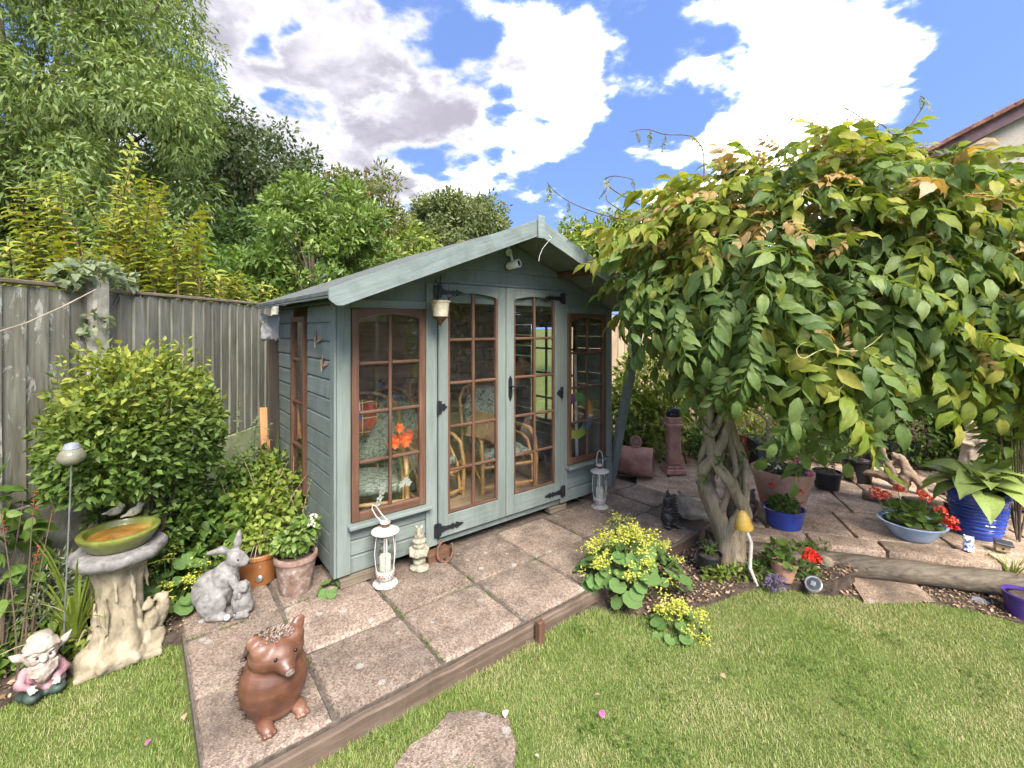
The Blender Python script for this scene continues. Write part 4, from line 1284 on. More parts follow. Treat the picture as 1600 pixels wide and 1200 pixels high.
    card = plain('brown_card', (.30, .18, .09), .9)
    o = MB().box((0, 0, .12), (.3, .22, .24), .004).build('cardboard_box', card, None, None, Matrix.Translation(shed_pt(1.55, .6, .56)) @ Matrix.Rotation(SA + .3, 4, 'Z') @ Matrix.Rotation(R(25), 4, 'Y')); tag(o, 'brown cardboard box lying on the chair behind the right door', 'box')
    r = thing('figurine', 'small white and blue figurine standing behind the left window', 'figurine'); put(r, .20, .22, .98)
    blu = plain('blue_glaze', (.03, .05, .25), .3)
    MB().lathe([(0, 0), (.045, 0), (.05, .04), (.04, .07), (0, .07)], 14).build('base', blu, r, 40)
    MB().lathe([(.038, .07), (.036, .12), (.026, .17), (.012, .21), (0, .22)], 14).build('body', M['white'], r, 60)
    o = MB().box((.18, 0, 0), (1.7, .26, .022), .003).build('shelf', M['inner_wood'], None); put(o, .75, SD - .19, .93); tag(o, 'narrow brown shelf along the back wall inside the summer house', 'shelf')
    # jars on the shelf
    jars = [((.45, .47, .42), 'pale'), ((.35, .05, .22), 'magenta'), ((.10, .16, .32), 'blue'), ((.45, .18, .06), 'orange'), ((.2, .26, .14), 'green')]
    for k, (c, nm) in enumerate(jars):
        r = thing('jar', nm + ' coloured jar on the shelf at the back of the summer house', 'jar', group='jars on the shelf'); put(r, .25 + k * .3, SD - .2, .942)
        h = random.uniform(.10, .2)
        MB().lathe([(0, 0), (.05, 0), (.055, h * .2), (.05, h * .8), (.03, h), (0, h)], 14).build('body', plain(nm + '_jar', c, .3, var=.1), r, 50)
        MB().lathe([(0, h), (.034, h), (.034, h + .02), (0, h + .02)], 14).build('lid', M['rust'], r, 40)
build_inside()
# ------------------------------------------------------------------ garden ornaments
def facing(p): return math.atan2(-p.x, p.y)        # local -y looks at the viewer, +x to the viewer's right
def orn(name, label, cat, p, turn=0, group=None, scale=1.0):
    return thing(name, label, cat, p, facing(p) + turn, group, scale)
black = plain('gloss_black', (.01, .01, .01), .15)

def build_ornaments():
    # -- stone rabbits
    p = G(350, 955); r = orn('rabbit_statue', 'grey stone mother rabbit hugging a baby rabbit, on the patio corner', 'statue', p, R(-12), scale=.88)
    mother = [('b', (-.055, .02, .135), (.135, .105, .135)), ('b', (.005, .0, .20), (.085, .085, .12)), ('b', (.045, .0, .285), (.05, .05, .07)),
              ('b', (.075, -.015, .335), (.062, .05, .055), (0, R(15), 0)), ('b', (.118, -.022, .315), (.036, .034, .032)),
              ('t', [(.065, .01, .37), (.075, .015, .43), (.085, .015, .50)], [.018, .027, .012]), ('t', [(.04, .0, .37), (-.01, -.01, .405), (-.085, -.02, .395)], [.018, .027, .013]),
              ('b', (-.05, -.085, .10), (.085, .04, .09), (0, R(-25), 0)), ('t', [(-.06, -.10, .03), (.02, -.11, .022), (.05, -.11, .02)], [.026, .024, .02]),
              ('t', [(.05, -.06, .24), (.10, -.10, .18), (.11, -.11, .13)], [.03, .024, .02]), ('x', (-.0, .0, .010), (.24, .20, .02))]
    organic('mother', mother, M['stone'], r, .0075, 3, .0025, 45)
    baby = [('b', (.115, -.075, .085), (.062, .055, .085)), ('b', (.118, -.095, .185), (.040, .038, .038)), ('b', (.135, -.118, .178), (.022, .02, .02)),
            ('t', [(.098, -.10, .20), (.085, -.122, .165), (.088, -.125, .13)], [.010, .015, .008]), ('t', [(.135, -.07, .21), (.150, -.075, .19), (.160, -.08, .15)], [.010, .014, .008]),
            ('b', (.155, -.075, .05), (.03, .04, .045)), ('t', [(.10, -.13, .02), (.15, -.13, .02)], [.018, .018])]
    organic('baby', baby, M['stone'], r, .006, 3, .002, 45)
    MB().ball((.045, -.135, .028), .019, 12, 8).build('tail', M['white_paint'], r, 180)
    for e in ((.092, -.062, .345), (.132, -.126, .192)): MB().ball(e, .006, 8, 6).build('eye', black, r, 180)
    MB().ball((.148, -.034, .312), (.006, .009, .006), 8, 6).build('nose', black, r, 180)

    # -- ceramic hedgehog
    p = G(430, 1112); r = orn('hedgehog_ornament', 'large brown glazed hedgehog ornament with white tuft, on the nearest slab', 'ornament', p, R(22)); r.scale = (.92, .92, .82)
    t = NT('brown_salt_glaze'); v = t.mapping(1.0)
    n = t.noise(v, 5, 5, .55); n2 = t.noise(v, 130, 3)
    col = t.ramp(n, [(.3, (.060, .024, .014)), (.5, (.115, .048, .026)), (.72, (.20, .10, .062))])
    col = t.mix(.55, col, t.mix(1.0, col, t.ramp(t.noise(t.mapping((4, 4, 60)), 1.0, 5, .6, .3), [(.3, (.55, .55, .55)), (.7, (1.35, 1.3, 1.25))]), 'MULTIPLY'))
    t.color(col); t.set(rough=t.ramp(t.noise(v, 16, 6, .65), [(.3, .24), (.7, .62)]), spec=.5); t.bump(t.math('ADD', t.math('MULTIPLY', n2, .6), t.noise(t.mapping((6, 6, 90)), 1.0, 4)), .30, .003); glaze = t.m
    body = [('b', (0, .012, .17), (.150, .135, .175)), ('b', (0, .01, .05), (.115, .105, .06)),
            ('b', (0, -.012, .325), (.122, .105, .088)), ('b', (-.062, -.03, .372), (.058, .050, .050)), ('b', (.062, -.03, .372), (.058, .050, .050)),
            ('t', [(0, -.06, .330), (.0, -.11, .300), (.0, -.128, .292)], [.072, .046, .036]),
            ('b', (-.096, -.014, .412), (.036, .017, .044), (0, R(-26), 0)), ('b', (.096, -.014, .412), (.036, .017, .044), (0, R(26), 0))]
    b = organic('body', body, glaze, r, .0075, 12)
    for s in (-1, 1):
        organic('foot', [('b', (s * .072, -.068, .026), (.034, .055, .026)), ('b', (s * .052, -.118, .014), (.012, .018, .013)), ('b', (s * .072, -.124, .014), (.012, .018, .013)), ('b', (s * .092, -.118, .014), (.012, .018, .013))], glaze, r, .006, 2)
        MB().ball((s * .043, -.112, .350), (.0085, .006, .0085), 10, 7).build('eye', black, r, 180)
    MB().ball((0, -.156, .286), (.021, .014, .018), 12, 8).build('nose', mat_noise('matte_dark_clay', [(.3, (.04, .02, .015)), (.7, (.2, .16, .13))], 60, 4, .8), r, 180)
    sp = MB()
    for k in range(330):
        a = random.uniform(R(14), R(166)); z = random.uniform(.03, .38)
        rad = np.interp(z, [.0, .14, .24, .33, .43], [.115, .15, .142, .122, .09])
        q = Vector((rad * math.cos(a), rad * .93 * math.sin(a), z)); d = Vector((math.cos(a), math.sin(a), -.35)).normalized()
        sp.tube([q - d * .006, q + d * .016], [.009, .001], 5)
    sp.build('spines', mat_noise('dark_spine_glaze', [(.3, (.03, .015, .01)), (.7, (.10, .06, .04))], 40, 4, .5), r)
    cr = MB()
    for k in range(110):
        x = random.uniform(-.052, .052); y = random.uniform(-.055, .03); q = Vector((x, y, .398 - 2.2 * x * x))
        cr.tube([q, q + Vector((x * .25 + random.gauss(0, .008), -.018 + random.gauss(0, .008), random.uniform(.018, .040)))], [.0042, .0022], 5)
    cr.build('tuft', mat_noise('cream_tuft', [(.35, (.16, .10, .07)), (.6, (.40, .34, .28))], 40, 4, .7), r)

    # -- bird bath
    p = G(187, 1022, -.045); B = orn('bird_bath', 'carved stone tree stump bird bath holding a green dish, at the lawn edge', 'bird bath', p); B.scale = (.87, .87, 1)
    def wob(a, z): return 1 + .07 * math.sin(a * 5 + z * 9) + .05 * math.sin(a * 9 - z * 6) + .04 * noise.noise((math.cos(a) * 3, math.sin(a) * 3, z * 9))
    st = MB(); prof = [(.155, .06), (.150, .10), (.125, .16), (.108, .23), (.10, .30), (.102, .37), (.115, .43), (.135, .475), (.14, .50)]
    st.lathe(prof, 56, None, wob)
    st.build('stump', M['stone_yellow'], B, 50)
    rs = [('b', (0, 0, .03), (.20, .17, .045)), ('b', (-.10, -.06, .05), (.10, .09, .07)), ('b', (.12, -.02, .05), (.10, .09, .06)), ('b', (.0, -.11, .04), (.12, .07, .06)), ('x', (0, -.0, .012), (.38, .32, .03))]
    for k in range(8):
        a = k * .8; rs.append(('t', [(.11 * math.cos(a), .11 * math.sin(a), .16), (.15 * math.cos(a + .2), .14 * math.sin(a + .2), .07), (.2 * math.cos(a + .3), .18 * math.sin(a + .3), .03)], [.022, .03, .025]))
    for k in range(9):
        a = -2.8 + k * .33; z = random.uniform(.12, .42); rs.append(('t', [(.115 * math.cos(a), .115 * math.sin(a), z + .09), (.118 * math.cos(a + .1), .118 * math.sin(a + .1), z), (.13 * math.cos(a + .15), .13 * math.sin(a + .15), z - .08)], [.008, .014, .008]))
    organic('roots', rs, M['stone_yellow'], B, .010, 2, .006, 28)
    sq = [('b', (.145, -.05, .15), (.04, .035, .065)), ('b', (.13, -.065, .235), (.03, .028, .028)), ('b', (.112, -.08, .228), (.016, .016, .014)), ('b', (.133, -.055, .262), (.009, .007, .014)),
          ('t', [(.185, -.03, .11), (.205, -.03, .18), (.20, -.035, .245), (.175, -.04, .25)], [.024, .034, .032, .020])]
    organic('squirrel', sq, M['stone_yellow'], B, .006, 2, .003, 50)
    sl = MB(); sl.lathe([(.0, .485), (.165, .485), (.205, .50), (.222, .522), (.222, .542), (.212, .555), (.15, .557), (0, .557)], 48, None, lambda a, z: 1 + .028 * math.cos(8 * a) + .012 * noise.noise((math.cos(a) * 6, math.sin(a) * 6, z * 9)))
    sl.build('slab_top', M['stone'], B, 40)
    gg = mat_noise('olive_green_glaze', [(.3, (.055, .065, .012)), (.55, (.125, .14, .028)), (.8, (.24, .25, .075))], 7, 6, .28, .15, coat=.3)
    D = thing('green_dish', 'green glazed dish of amber water standing on the bird bath', 'dish', p + Vector((0, 0, .559)), 0); D.scale = (.88, .88, 1)
    MB().lathe([(.0, 0), (.135, 0), (.15, .012), (.180, .055), (.190, .068), (.190, .078), (.180, .083), (.160, .080), (.152, .066), (.147, .040), (.12, .024), (0, .022)], 56).build('dish', gg, D, 50)
    t = NT('amber_water'); v = t.mapping(1.0); n = t.noise(v, 9, 5, .6, .6)
    t.color(t.ramp(n, [(.3, (.13, .055, .010)), (.6, (.26, .14, .03)), (.8, (.34, .24, .08))])); t.set(rough=.06, spec=.5); t.bump(n, .04, .004)
    MB().lathe([(0, .052), (.1495, .052), (.1495, .0525), (0, .0525)], 48).build('water', t.m, D)
    birdm = mat_noise('speckled_cream_bird', [(.30, (.16, .14, .06)), (.45, (.42, .39, .27)), (.75, (.55, .53, .43))], 40, 5, .5)
    for k, (px, py) in enumerate(((180, 815), (210, 811))):
        q = AT(px, py, p.y + .145); q.z = p.z + .559 + .081
        b = thing('bird_figurine', ['left small cream bird figurine perched on the green dish', 'right small cream bird figurine perched on the green dish'][k], 'bird figurine', q, facing(q) + (.4 if k else -.5), 'birds on the dish', 1.1)
        organic('body', [('b', (0, 0, .028), (.034, .019, .021), (0, R(-15), 0)), ('b', (.025, 0, .052), (.016, .014, .015)), ('t', [(-.025, 0, .022), (-.055, 0, .018)], [.010, .005]), ('t', [(.038, 0, .052), (.048, 0, .050)], [.005, .0015])], birdm, b, .004, 2)

    # -- gnome
    p = G(64, 1082, -.04); g = orn('garden_gnome', 'bearded gnome ornament with pointed ears at the left lawn edge', 'gnome', p, R(8), scale=1.0)
    pale = mat_noise('weathered_gnome_face', [(.3, (.16, .12, .09)), (.5, (.34, .28, .23)), (.75, (.48, .43, .37))], 25, 7, .85, .5)
    pink = mat_noise('faded_pink_coat', [(.3, (.10, .035, .05)), (.5, (.24, .13, .14)), (.75, (.40, .31, .29))], 14, 7, .85, .4)
    dk = mat_noise('dark_green_base', [(.3, (.015, .02, .02)), (.7, (.05, .08, .06))], 14, 6, .6)
    organic('base', [('b', (0, 0, .02), (.085, .065, .03)), ('b', (-.035, -.05, .028), (.032, .045, .026)), ('b', (.045, -.05, .028), (.032, .045, .026))], dk, g, .007, 2)
    organic('coat', [('b', (0, 0, .08), (.060, .05, .065)), ('t', [(-.052, 0, .115), (-.075, -.03, .085), (-.045, -.062, .075)], [.023, .02, .015]), ('t', [(.052, 0, .115), (.078, -.03, .09), (.04, -.062, .08)], [.023, .02, .015]), ('b', (.03, -.02, .045), (.05, .045, .03))], pink, g, .006, 2, .006, 45)
    hd = [('b', (0, -.01, .185), (.058, .052, .058)), ('b', (0, -.066, .18), (.015, .018, .014)), ('b', (-.026, -.052, .174), (.018, .013, .015)), ('b', (.026, -.052, .174), (.018, .013, .015)), ('t', [(-.05, 0, .185), (-.08, 0, .20), (-.102, 0, .22)], [.018, .017, .003]), ('t', [(.05, 0, .185), (.08, 0, .205), (.104, 0, .235)], [.018, .017, .003]),
          ('b', (-.02, -.053, .205), (.018, .008, .006)), ('b', (.02, -.053, .205), (.018, .008, .006)), ('b', (0, -.058, .155), (.018, .008, .005))]
    organic('head', hd, pale, g, .0045, 1, .001, 60)
    bd = [('b', (0, -.045, .135), (.048, .03, .04)), ('b', (0, -.055, .105), (.028, .022, .035))]
    for k in range(9): bd.append(('t', [((k - 4) * .011, -.066 + abs(k - 4) * .004, .155), ((k - 4) * .010, -.074 + abs(k - 4) * .004, .12), ((k - 4) * .006, -.074, .088 + abs(k - 4) * .006)], [.007, .008, .004]))
    organic('beard', bd, pale, g, .004, 1, .002, 80)
    organic('cap', [('b', (0, .0, .218), (.062, .058, .03)), ('b', (0, .012, .246), (.046, .042, .026)), ('t', [(-.055, -.03, .215), (0, -.062, .218), (.055, -.03, .215)], [.010, .010, .010])], mat_noise('cream_cap', [(.3, (.18, .14, .11)), (.7, (.40, .35, .29))], 20, 6, .8), g, .005, 1, .003, 50)
    for s in (-1, 1):
        MB().ball((s * .021, -.061, .192), .0055, 8, 6).build('eye', black, g, 180)
        organic('hand', [('b', (s * .042, -.070, .074), (.013, .015, .011)), ('t', [(s * .038, -.080, .074), (s * .024, -.094, .068)], [.005, .004]), ('t', [(s * .043, -.083, .072), (s * .034, -.097, .064)], [.005, .004]), ('t', [(s * .049, -.080, .070), (s * .045, -.095, .061)], [.005, .004]), ('t', [(s * .036, -.073, .081), (s * .025, -.081, .083)], [.005, .004])], pale, g, .003, 1)

    # -- stacked stone frog carving
    p = G(655, 890); r = orn('stone_carving', 'small mossy stone carving of a seated figure looking up, by the horseshoe', 'statue', p, R(-8))
    organic('carving', [('b', (0, 0, .018), (.066, .06, .022)), ('b', (.015, -.03, .02), (.055, .035, .02)), ('b', (0, 0, .065), (.045, .042, .035)), ('b', (0, .0, .115), (.056, .05, .042)), ('b', (0, -.0, .165), (.046, .042, .03)), ('b', (0, 0, .195), (.05, .045, .022)),
                        ('t', [(-.052, 0, .14), (-.045, -.045, .115), (0, -.058, .11)], [.018, .014, .012]), ('t', [(.052, 0, .14), (.045, -.045, .115), (0, -.058, .115)], [.018, .014, .012]),
                        ('b', (0, 0, .225), (.036, .034, .03)), ('t', [(0, -.01, .235), (.0, -.02, .275)], [.026, .018]), ('b', (-.018, .0, .285), (.010, .010, .016)), ('b', (.018, .0, .285), (.010, .010, .016)), ('b', (0, -.03, .24), (.012, .012, .02))], M['stone_moss'], r, .0055, 2, .003, 50)
    # -- horseshoe
    p = G(692, 880); r = orn('horseshoe', 'rusty iron horseshoe leaning on a wooden block by the left door', 'horseshoe', p, R(15))
    pts = [(.058 * math.cos(a), 0, .075 + .07 * math.sin(a)) for a in np.linspace(R(-235), R(55), 22)]
    mb = MB(); mb.tube(pts, .0095, 8)
    mb.build('shoe', M['rust'], r, 60, rotm(R(-22), R(20), 0, (0, 0, 0)))

    # -- lanterns
    lg = mat_glass('lantern_glass', (.93, .95, .93), .02, 1.5, .25)
    def lantern(p, label, turn, s):
        r = orn('candle_lantern', label, 'lantern', p, turn, 'white candle lanterns by the summer house', s)
        W = M['white_paint']
        MB().lathe([(0, 0), (.078, 0), (.082, .004), (.08, .009), (.04, .016), (.03, .03), (0, .03)], 32).build('foot', W, r, 40)
        cup = MB().lathe([(.03, .028), (.045, .034), (.060, .055), (.064, .085), (.062, .10), (.056, .10), (.056, .085), (.03, .05), (0, .05)], 32).build('cup', W, r, 40)
        hol = MB()
        for k in range(18):
            for z in (.066, .080):
                a = k * 2 * math.pi / 18 + (z > .07) * .17; hol.ball((.0625 * math.cos(a), .0625 * math.sin(a), z), .0042, 6, 4)
        hol.build('piercing', M['rust'], cup)
        MB().lathe([(.054, .098), (.059, .15), (.062, .22), (.060, .30), (.055, .345), (.0535, .345), (.0585, .30), (.0605, .22), (.0575, .15), (.0525, .10)], 32).build('glass', lg, r, 60)
        MB().lathe([(0, .07), (.036, .07), (.037, .075), (.037, .185), (.034, .192), (.012, .186), (0, .186)], 24).build('candle', M['wax'], r, 40)
        for k in range(6):
            a = k * math.pi / 3 + .3
            MB().tube([(q * math.cos(a), q * math.sin(a), z) for q, z in ((.060, .098), (.068, .15), (.074, .215), (.068, .29), (.058, .348))], .0028, 6).build('cage_wire', W, r)
        MB().tube([(.0, -.06, .098), (0, -.066, .22), (0, -.058, .348)], .006, 6).build('door_bar', W, r)
        MB().lathe([(0, .346), (.085, .344), (.092, .350), (.09, .356), (.05, .372), (.028, .378), (0, .378)], 32).build('lid', W, r, 40)
        ch = MB().lathe([(.024, .376), (.024, .405), (.034, .405), (.034, .411), (.018, .420), (.0, .422)], 20).build('chimney', W, r, 40)
        MB().lathe([(.0246, .380), (.0246, .400)], 20).build('rust_band', M['rust'], ch)
        hp = [(-.022, 0, .412), (-.06, 0, .46), (-.085, 0, .51), (-.080, 0, .535), (-.06, 0, .525), (-.02, 0, .46), (.022, 0, .412)] if turn else [(-.028, 0, .40), (-.03, 0, .47), (-.022, 0, .53), (0, 0, .555), (.022, 0, .53), (.03, 0, .47), (.028, 0, .40)]
        MB().tube(hp, .0042, 8).build('handle', W, r, 60)
    lantern(G(602, 912), 'tall white candle lantern with chipped paint beside the stone carving', .12, .95)
    lantern(G(937, 792), 'white candle lantern at the far right corner of the summer house', 0, .92)

    # -- solar lamp on a stake, left
    top = AT(112, 716, 2.13)
    r = thing('solar_lamp', 'pale glass globe solar lamp on a thin grey stake in front of the round shrub', 'lamp', (top.x, top.y, 0))
    MB().tube([(-.14, .10, -.02), (0, 0, top.z - .02)], .0035, 6).build('stake', plain('grey_metal', (.3, .31, .32), .4, metal=.6), r)
    MB().lathe([(0, -.03), (.026, -.028), (.048, -.012), (.053, .010), (.044, .030), (.03, .046), (0, .05)], 24, Matrix.Translation((0, 0, top.z))).build('globe', plain('frosted_globe', (.15, .145, .10), .12), r, 180)
    MB().lathe([(.032, .046), (.026, .066), (.0, .074)], 20, Matrix.Translation((0, 0, top.z))).build('cap', plain('lamp_cap', (.2, .21, .24), .35), r, 40)

    # -- wire daisies beside the terracotta pot
    p = G(440, 905); r = orn('wire_daisies', 'bunch of silver wire daisies lying between the rabbit and the stained pot', 'ornament', p)
    sil = plain('silver_metal', (.55, .54, .5), .3, metal=.8, var=.1)
    for k in range(7):
        q = Vector((-.11 + random.uniform(-.035, .035), -.03 + random.uniform(-.03, .03), .10 + random.uniform(-.06, .05)))
        st = MB(); st.tube([(.03, .02, .17), q.lerp(Vector((.03, .02, .17)), .5) + Vector((0, 0, .01)), q], .0018, 5); w = st.build('wire', sil, r)
        f = MB(); f.ball(q, (.02, .011, .02), 10, 6); f.build('flower', sil, r, 180)

    # -- right-hand side ---------------------------------------------------------------
    # lying clay pipe
    p = G(990, 742); r = orn('clay_pipe', 'salt-glazed clay drain pipe lying on its side by the summer house', 'pipe', p, R(-8))
    pur = mat_noise('brown_clay_pipe', [(.28, (.13, .055, .04)), (.5, (.27, .125, .09)), (.72, (.38, .22, .17))], 8, 8, .6, .3)
    Mx = rotm(0, R(90), 0, (-.21, 0, .155))
    MB().lathe([(.12, 0), (.150, 0), (.155, .01), (.152, .19), (.156, .20), (.154, .41), (.15, .42), (.122, .42), (.12, .40), (.12, .01)], 40, Mx).build('pipe', pur, r, 40)
    # fretted clay disc
    p2 = p + Vector((.02, -.02, .31))
    r = orn('fretted_disc', 'pierced round clay disc propped on the clay pipe', 'ornament', p2, R(10))
    mb = MB(); Md = rotm(R(78), 0, 0, (0, 0, .062))
    mb.lathe([(.012, -.012), (.062, -.012), (.066, -.006), (.066, .006), (.062, .012), (.012, .012)], 28, Md); mb.build('disc', pur, r, 40)
    for k in range(7):
        a = k * 2 * math.pi / 7; MB().ball((.035 * math.cos(a), .035 * math.sin(a), .012), (.013, .007, .004), 8, 5, Md @ Matrix.Rotation(0, 4, 'Z')).build('hole', M['black_plastic'], r)
    # upright chimney pot
    p = G(1052, 738); r = orn('chimney_pot', 'tall square terracotta chimney pot topped by a black figure, behind the trunk', 'chimney pot', p, R(20))
    cl = mat_noise('pink_clay', [(.28, (.22, .10, .07)), (.55, (.38, .20, .145)), (.8, (.48, .31, .24))], 9, 8, .85, .3)
    MB().box((0, 0, .03), (.22, .22, .06), .012).build('plinth', cl, r); MB().box((0, 0, .075), (.18, .18, .035), .01).build('step', cl, r)
    MB().box((0, 0, .30), (.135, .135, .42), .015).build('shaft', cl, r); MB().box((0, 0, .53), (.175, .175, .05), .012).build('collar', cl, r); MB().box((0, 0, .59), (.15, .15, .07), .012).build('neck', cl, r)
    organic('figure', [('b', (0, 0, .65), (.085, .075, .05)), ('b', (.0, -.03, .70), (.055, .05, .04)), ('b', (-.05, -.03, .69), (.03, .03, .02)), ('b', (.06, 0, .68), (.04, .03, .02))], plain('black_glaze', (.015, .016, .02), .2), r, .008, 2)
    # dark crested dragon
    p = G(1045, 822); r = orn('dragon_figurine', 'small dark crested animal figurine at the patio edge left of the trunk', 'figurine', p, R(30))
    dkm = mat_noise('dark_bronze_glaze', [(.3, (.012, .010, .010)), (.6, (.04, .032, .028)), (.8, (.10, .085, .075))], 25, 6, .35, .4)
    organic('body', [('b', (0, 0, .07), (.065, .06, .07)), ('b', (0, 0, .13), (.055, .05, .06)), ('b', (-.01, -.01, .20), (.045, .045, .045)), ('t', [(-.02, -.03, .20), (-.045, -.06, .19)], [.025, .014]), ('t', [(0, .01, .22), (.0, .02, .29)], [.03, .006]), ('t', [(.03, .02, .21), (.045, .02, .25)], [.014, .004]), ('b', (-.035, -.055, .02), (.03, .035, .02)), ('b', (.05, -.045, .02), (.03, .035, .02))], dkm, r, .007, 1, .006, 55)
    cr = MB()
    for k in range(9):
        z = .05 + k * .026; cr.tube([(.045 - .003 * k, -.03, z), (.075 - .004 * k, -.045, z + .012)], [.014, .002], 6)
    cr.build('crest', dkm, r)
    # stone with wren
    p = G(1078, 808); r = orn('rock_ornament', 'rounded boulder with a small bird shape on top, behind the dragon figurine', 'rock', p)
    organic('boulder', [('b', (0, 0, .07), (.13, .10, .09)), ('b', (-.04, 0, .12), (.07, .07, .06)), ('b', (.08, 0, .05), (.09, .08, .06))], M['rock'], r, .012, 3, .012, 18)
    organic('bird', [('b', (-.06, 0, .185), (.032, .02, .02), (0, R(30), 0)), ('b', (-.085, 0, .205), (.015, .014, .014)), ('t', [(-.04, 0, .18), (-.015, 0, .17)], [.01, .005])], M['rock'], r, .005, 2)
    # mole
    p = G(1168, 808); r = orn('mole_ornament', 'dark brown glazed mole ornament peering from behind the trunk', 'ornament', p, R(15))
    organic('body', [('b', (0, 0, .10), (.075, .07, .10)), ('b', (0, -.01, .19), (.06, .055, .055)), ('t', [(0, -.04, .185), (.015, -.10, .165)], [.04, .016]), ('b', (-.05, 0, .235), (.016, .01, .016)), ('b', (.05, 0, .235), (.016, .01, .016)), ('b', (-.04, -.075, .02), (.03, .04, .02)), ('b', (.045, -.075, .02), (.03, .04, .02)), ('t', [(.06, -.02, .14), (.05, -.07, .11)], [.022, .016])], mat_noise('mole_glaze', [(.3, (.035, .02, .015)), (.7, (.10, .062, .048))], 10, 5, .35), r, .007, 3)
    MB().ball((.017, -.118, .163), .012, 8, 6).build('nose', black, r, 180)
    for s in (-1, 1): MB().ball((s * .026, -.058, .205), .006, 8, 6).build('eye', black, r, 180)
    # mushroom on a crooked stem
    b = G(1183, 915, -.1); tp = AT(1162, 822, b.y + .03)
    r = thing('toadstool_ornament', 'yellow ceramic toadstool on a crooked white stem beside the trunk', 'ornament', b)
    d = tp - b; pts = [Vector((0, 0, 0)), d * .3 + Vector((-.022, 0, 0)), d * .55 + Vector((.006, 0, 0)), d * .72 + Vector((.024, 0, 0)), d * .86 + Vector((.016, 0, 0)), d]
    MB().tube(pts, [.010, .012, .013, .013, .012, .011], 10).build('stem', plain('cream_stem', (.52, .47, .37), .5), r, 60)
    yel = mat_noise('amber_glaze', [(.3, (.42, .22, .03)), (.55, (.58, .36, .07)), (.8, (.65, .50, .20))], 10, 5, .25, .1)
    MB().lathe([(.0, -.012), (.03, -.016), (.055, -.014), (.059, -.006), (.055, .012), (.046, .045), (.036, .075), (.024, .098), (.010, .108), (0, .109)], 40, rotm(R(4), R(-8), 0, d), lambda a, z: 1 + .03 * math.cos(a * 20) * max(0, 1 - z * 14)).build('cap', yel, r, 60)
    # solar spot in the grass
    p = G(1272, 922, -.1); r = orn('solar_spotlight', 'small round silver solar spotlight in the grass near the red geranium', 'light', p, R(-25))
    Mx = rotm(R(48), 0, 0, (0, 0, .035)); MB().lathe([(0, -.03), (.03, -.03), (.05, .0), (.053, .012), (.048, .018), (.04, .016)], 28, Mx).build('rim', plain('silver_rim', (.5, .5, .5), .25, metal=.7, var=.05), r, 40)
    MB().lathe([(0, .012), (.042, .014), (.042, .016), (0, .017)], 28, Mx).build('lens', plain('solar_cell', (.06, .065, .07), .15), r)
    MB().box((0, 0, .018), (.03, .03, .004), .001, Mx).build('cell', plain('cell_grey', (.22, .23, .24), .2), r)
    # blue and white owl
    p = G(1513, 860); r = orn('owl_figurine', 'tiny blue and white china owl in front of the large blue pot', 'figurine', p)
    wb = mat_noise('blue_white_china', [(.42, (.07, .12, .38)), (.5, (.62, .66, .72)), (.7, (.78, .79, .8))], 38, 4, .2, .05)
    organic('body', [('b', (0, 0, .035), (.032, .026, .035)), ('b', (0, 0, .080), (.033, .027, .026)), ('b', (-.022, 0, .102), (.009, .008, .012)), ('b', (.022, 0, .102), (.009, .008, .012)), ('b', (0, -.01, .006), (.034, .032, .008))], wb, r, .005, 2)
    for s in (-1, 1):
        e = MB().ball((s * .013, -.024, .084), (.010, .005, .010), 10, 6).build('eye', M['white'], r, 180); MB().ball((s * .013, -.029, .084), .0042, 8, 6).build('pupil', black, e, 180)
    # small house-shaped light
    p = G(1566, 862); r = orn('box_light', 'small beige box shaped solar light with dark lid by the blue pot', 'light', p, R(10))
    MB().box((0, 0, .035), (.085, .06, .06), .008).build('case', plain('beige_resin', (.38, .28, .16), .6), r); MB().box((0, 0, .07), (.10, .075, .016), .004, rotm(R(8), R(4), 0)).build('lid', plain('dark_lid', (.05, .05, .06), .3), r); MB().ball((-.0, -.031, .03), (.008, .004, .008), 8, 5).build('sensor', black, r)
    # red-brown bottle ornament
    p = G(1480, 822); r = orn('brown_bottle', 'round red-brown glazed bottle with black neck between bowl and blue pot', 'bottle', p)
    MB().lathe([(0, 0), (.04, 0), (.062, .03), (.066, .065), (.05, .105), (.03, .13), (.022, .14)], 28).build('body', mat_noise('red_brown_glaze', [(.3, (.13, .025, .012)), (.7, (.33, .12, .06))], 18, 6, .2), r, 60)
    MB().lathe([(.021, .138), (.022, .18), (.026, .185), (.02, .19), (0, .185)], 20).build('neck', black, r, 40)
    # stone lady
    p = AT(1518, 742, 4.75); p = Vector((p.x, p.y, .06)); r = orn('lady_statue', 'pale stone statue of a robed lady holding a jug, right edge', 'statue', p, R(25))
    organic('figure', [('t', [(0, 0, .02), (0, 0, .18), (0, 0, .34)], [.12, .105, .075]), ('b', (0, 0, .40), (.075, .055, .09)), ('b', (0, 0, .46), (.085, .05, .04)), ('b', (0, -.01, .545), (.042, .045, .052)), ('b', (0, .02, .545), (.055, .05, .06)), ('t', [(-.08, 0, .46), (-.10, -.04, .38), (-.03, -.09, .37)], [.028, .024, .018]), ('t', [(.08, 0, .46), (.10, -.04, .40), (.05, -.09, .40)], [.028, .024, .018]), ('b', (.03, -.10, .40), (.03, .03, .045)), ('t', [(-.05, -.1, .02), (-.04, -.07, .3)], [.025, .015]), ('t', [(.05, -.1, .02), (.04, -.07, .3)], [.025, .015]), ('x', (0, 0, .012), (.24, .22, .03)), ('b', (0, -.055, .535), (.009, .012, .012))],
            mat_noise('buff_cast_stone', [(.28, (.22, .16, .10)), (.55, (.40, .31, .22)), (.8, (.52, .44, .34))], 18, 8, .9, .4), r, .009, 2, .003, 40)
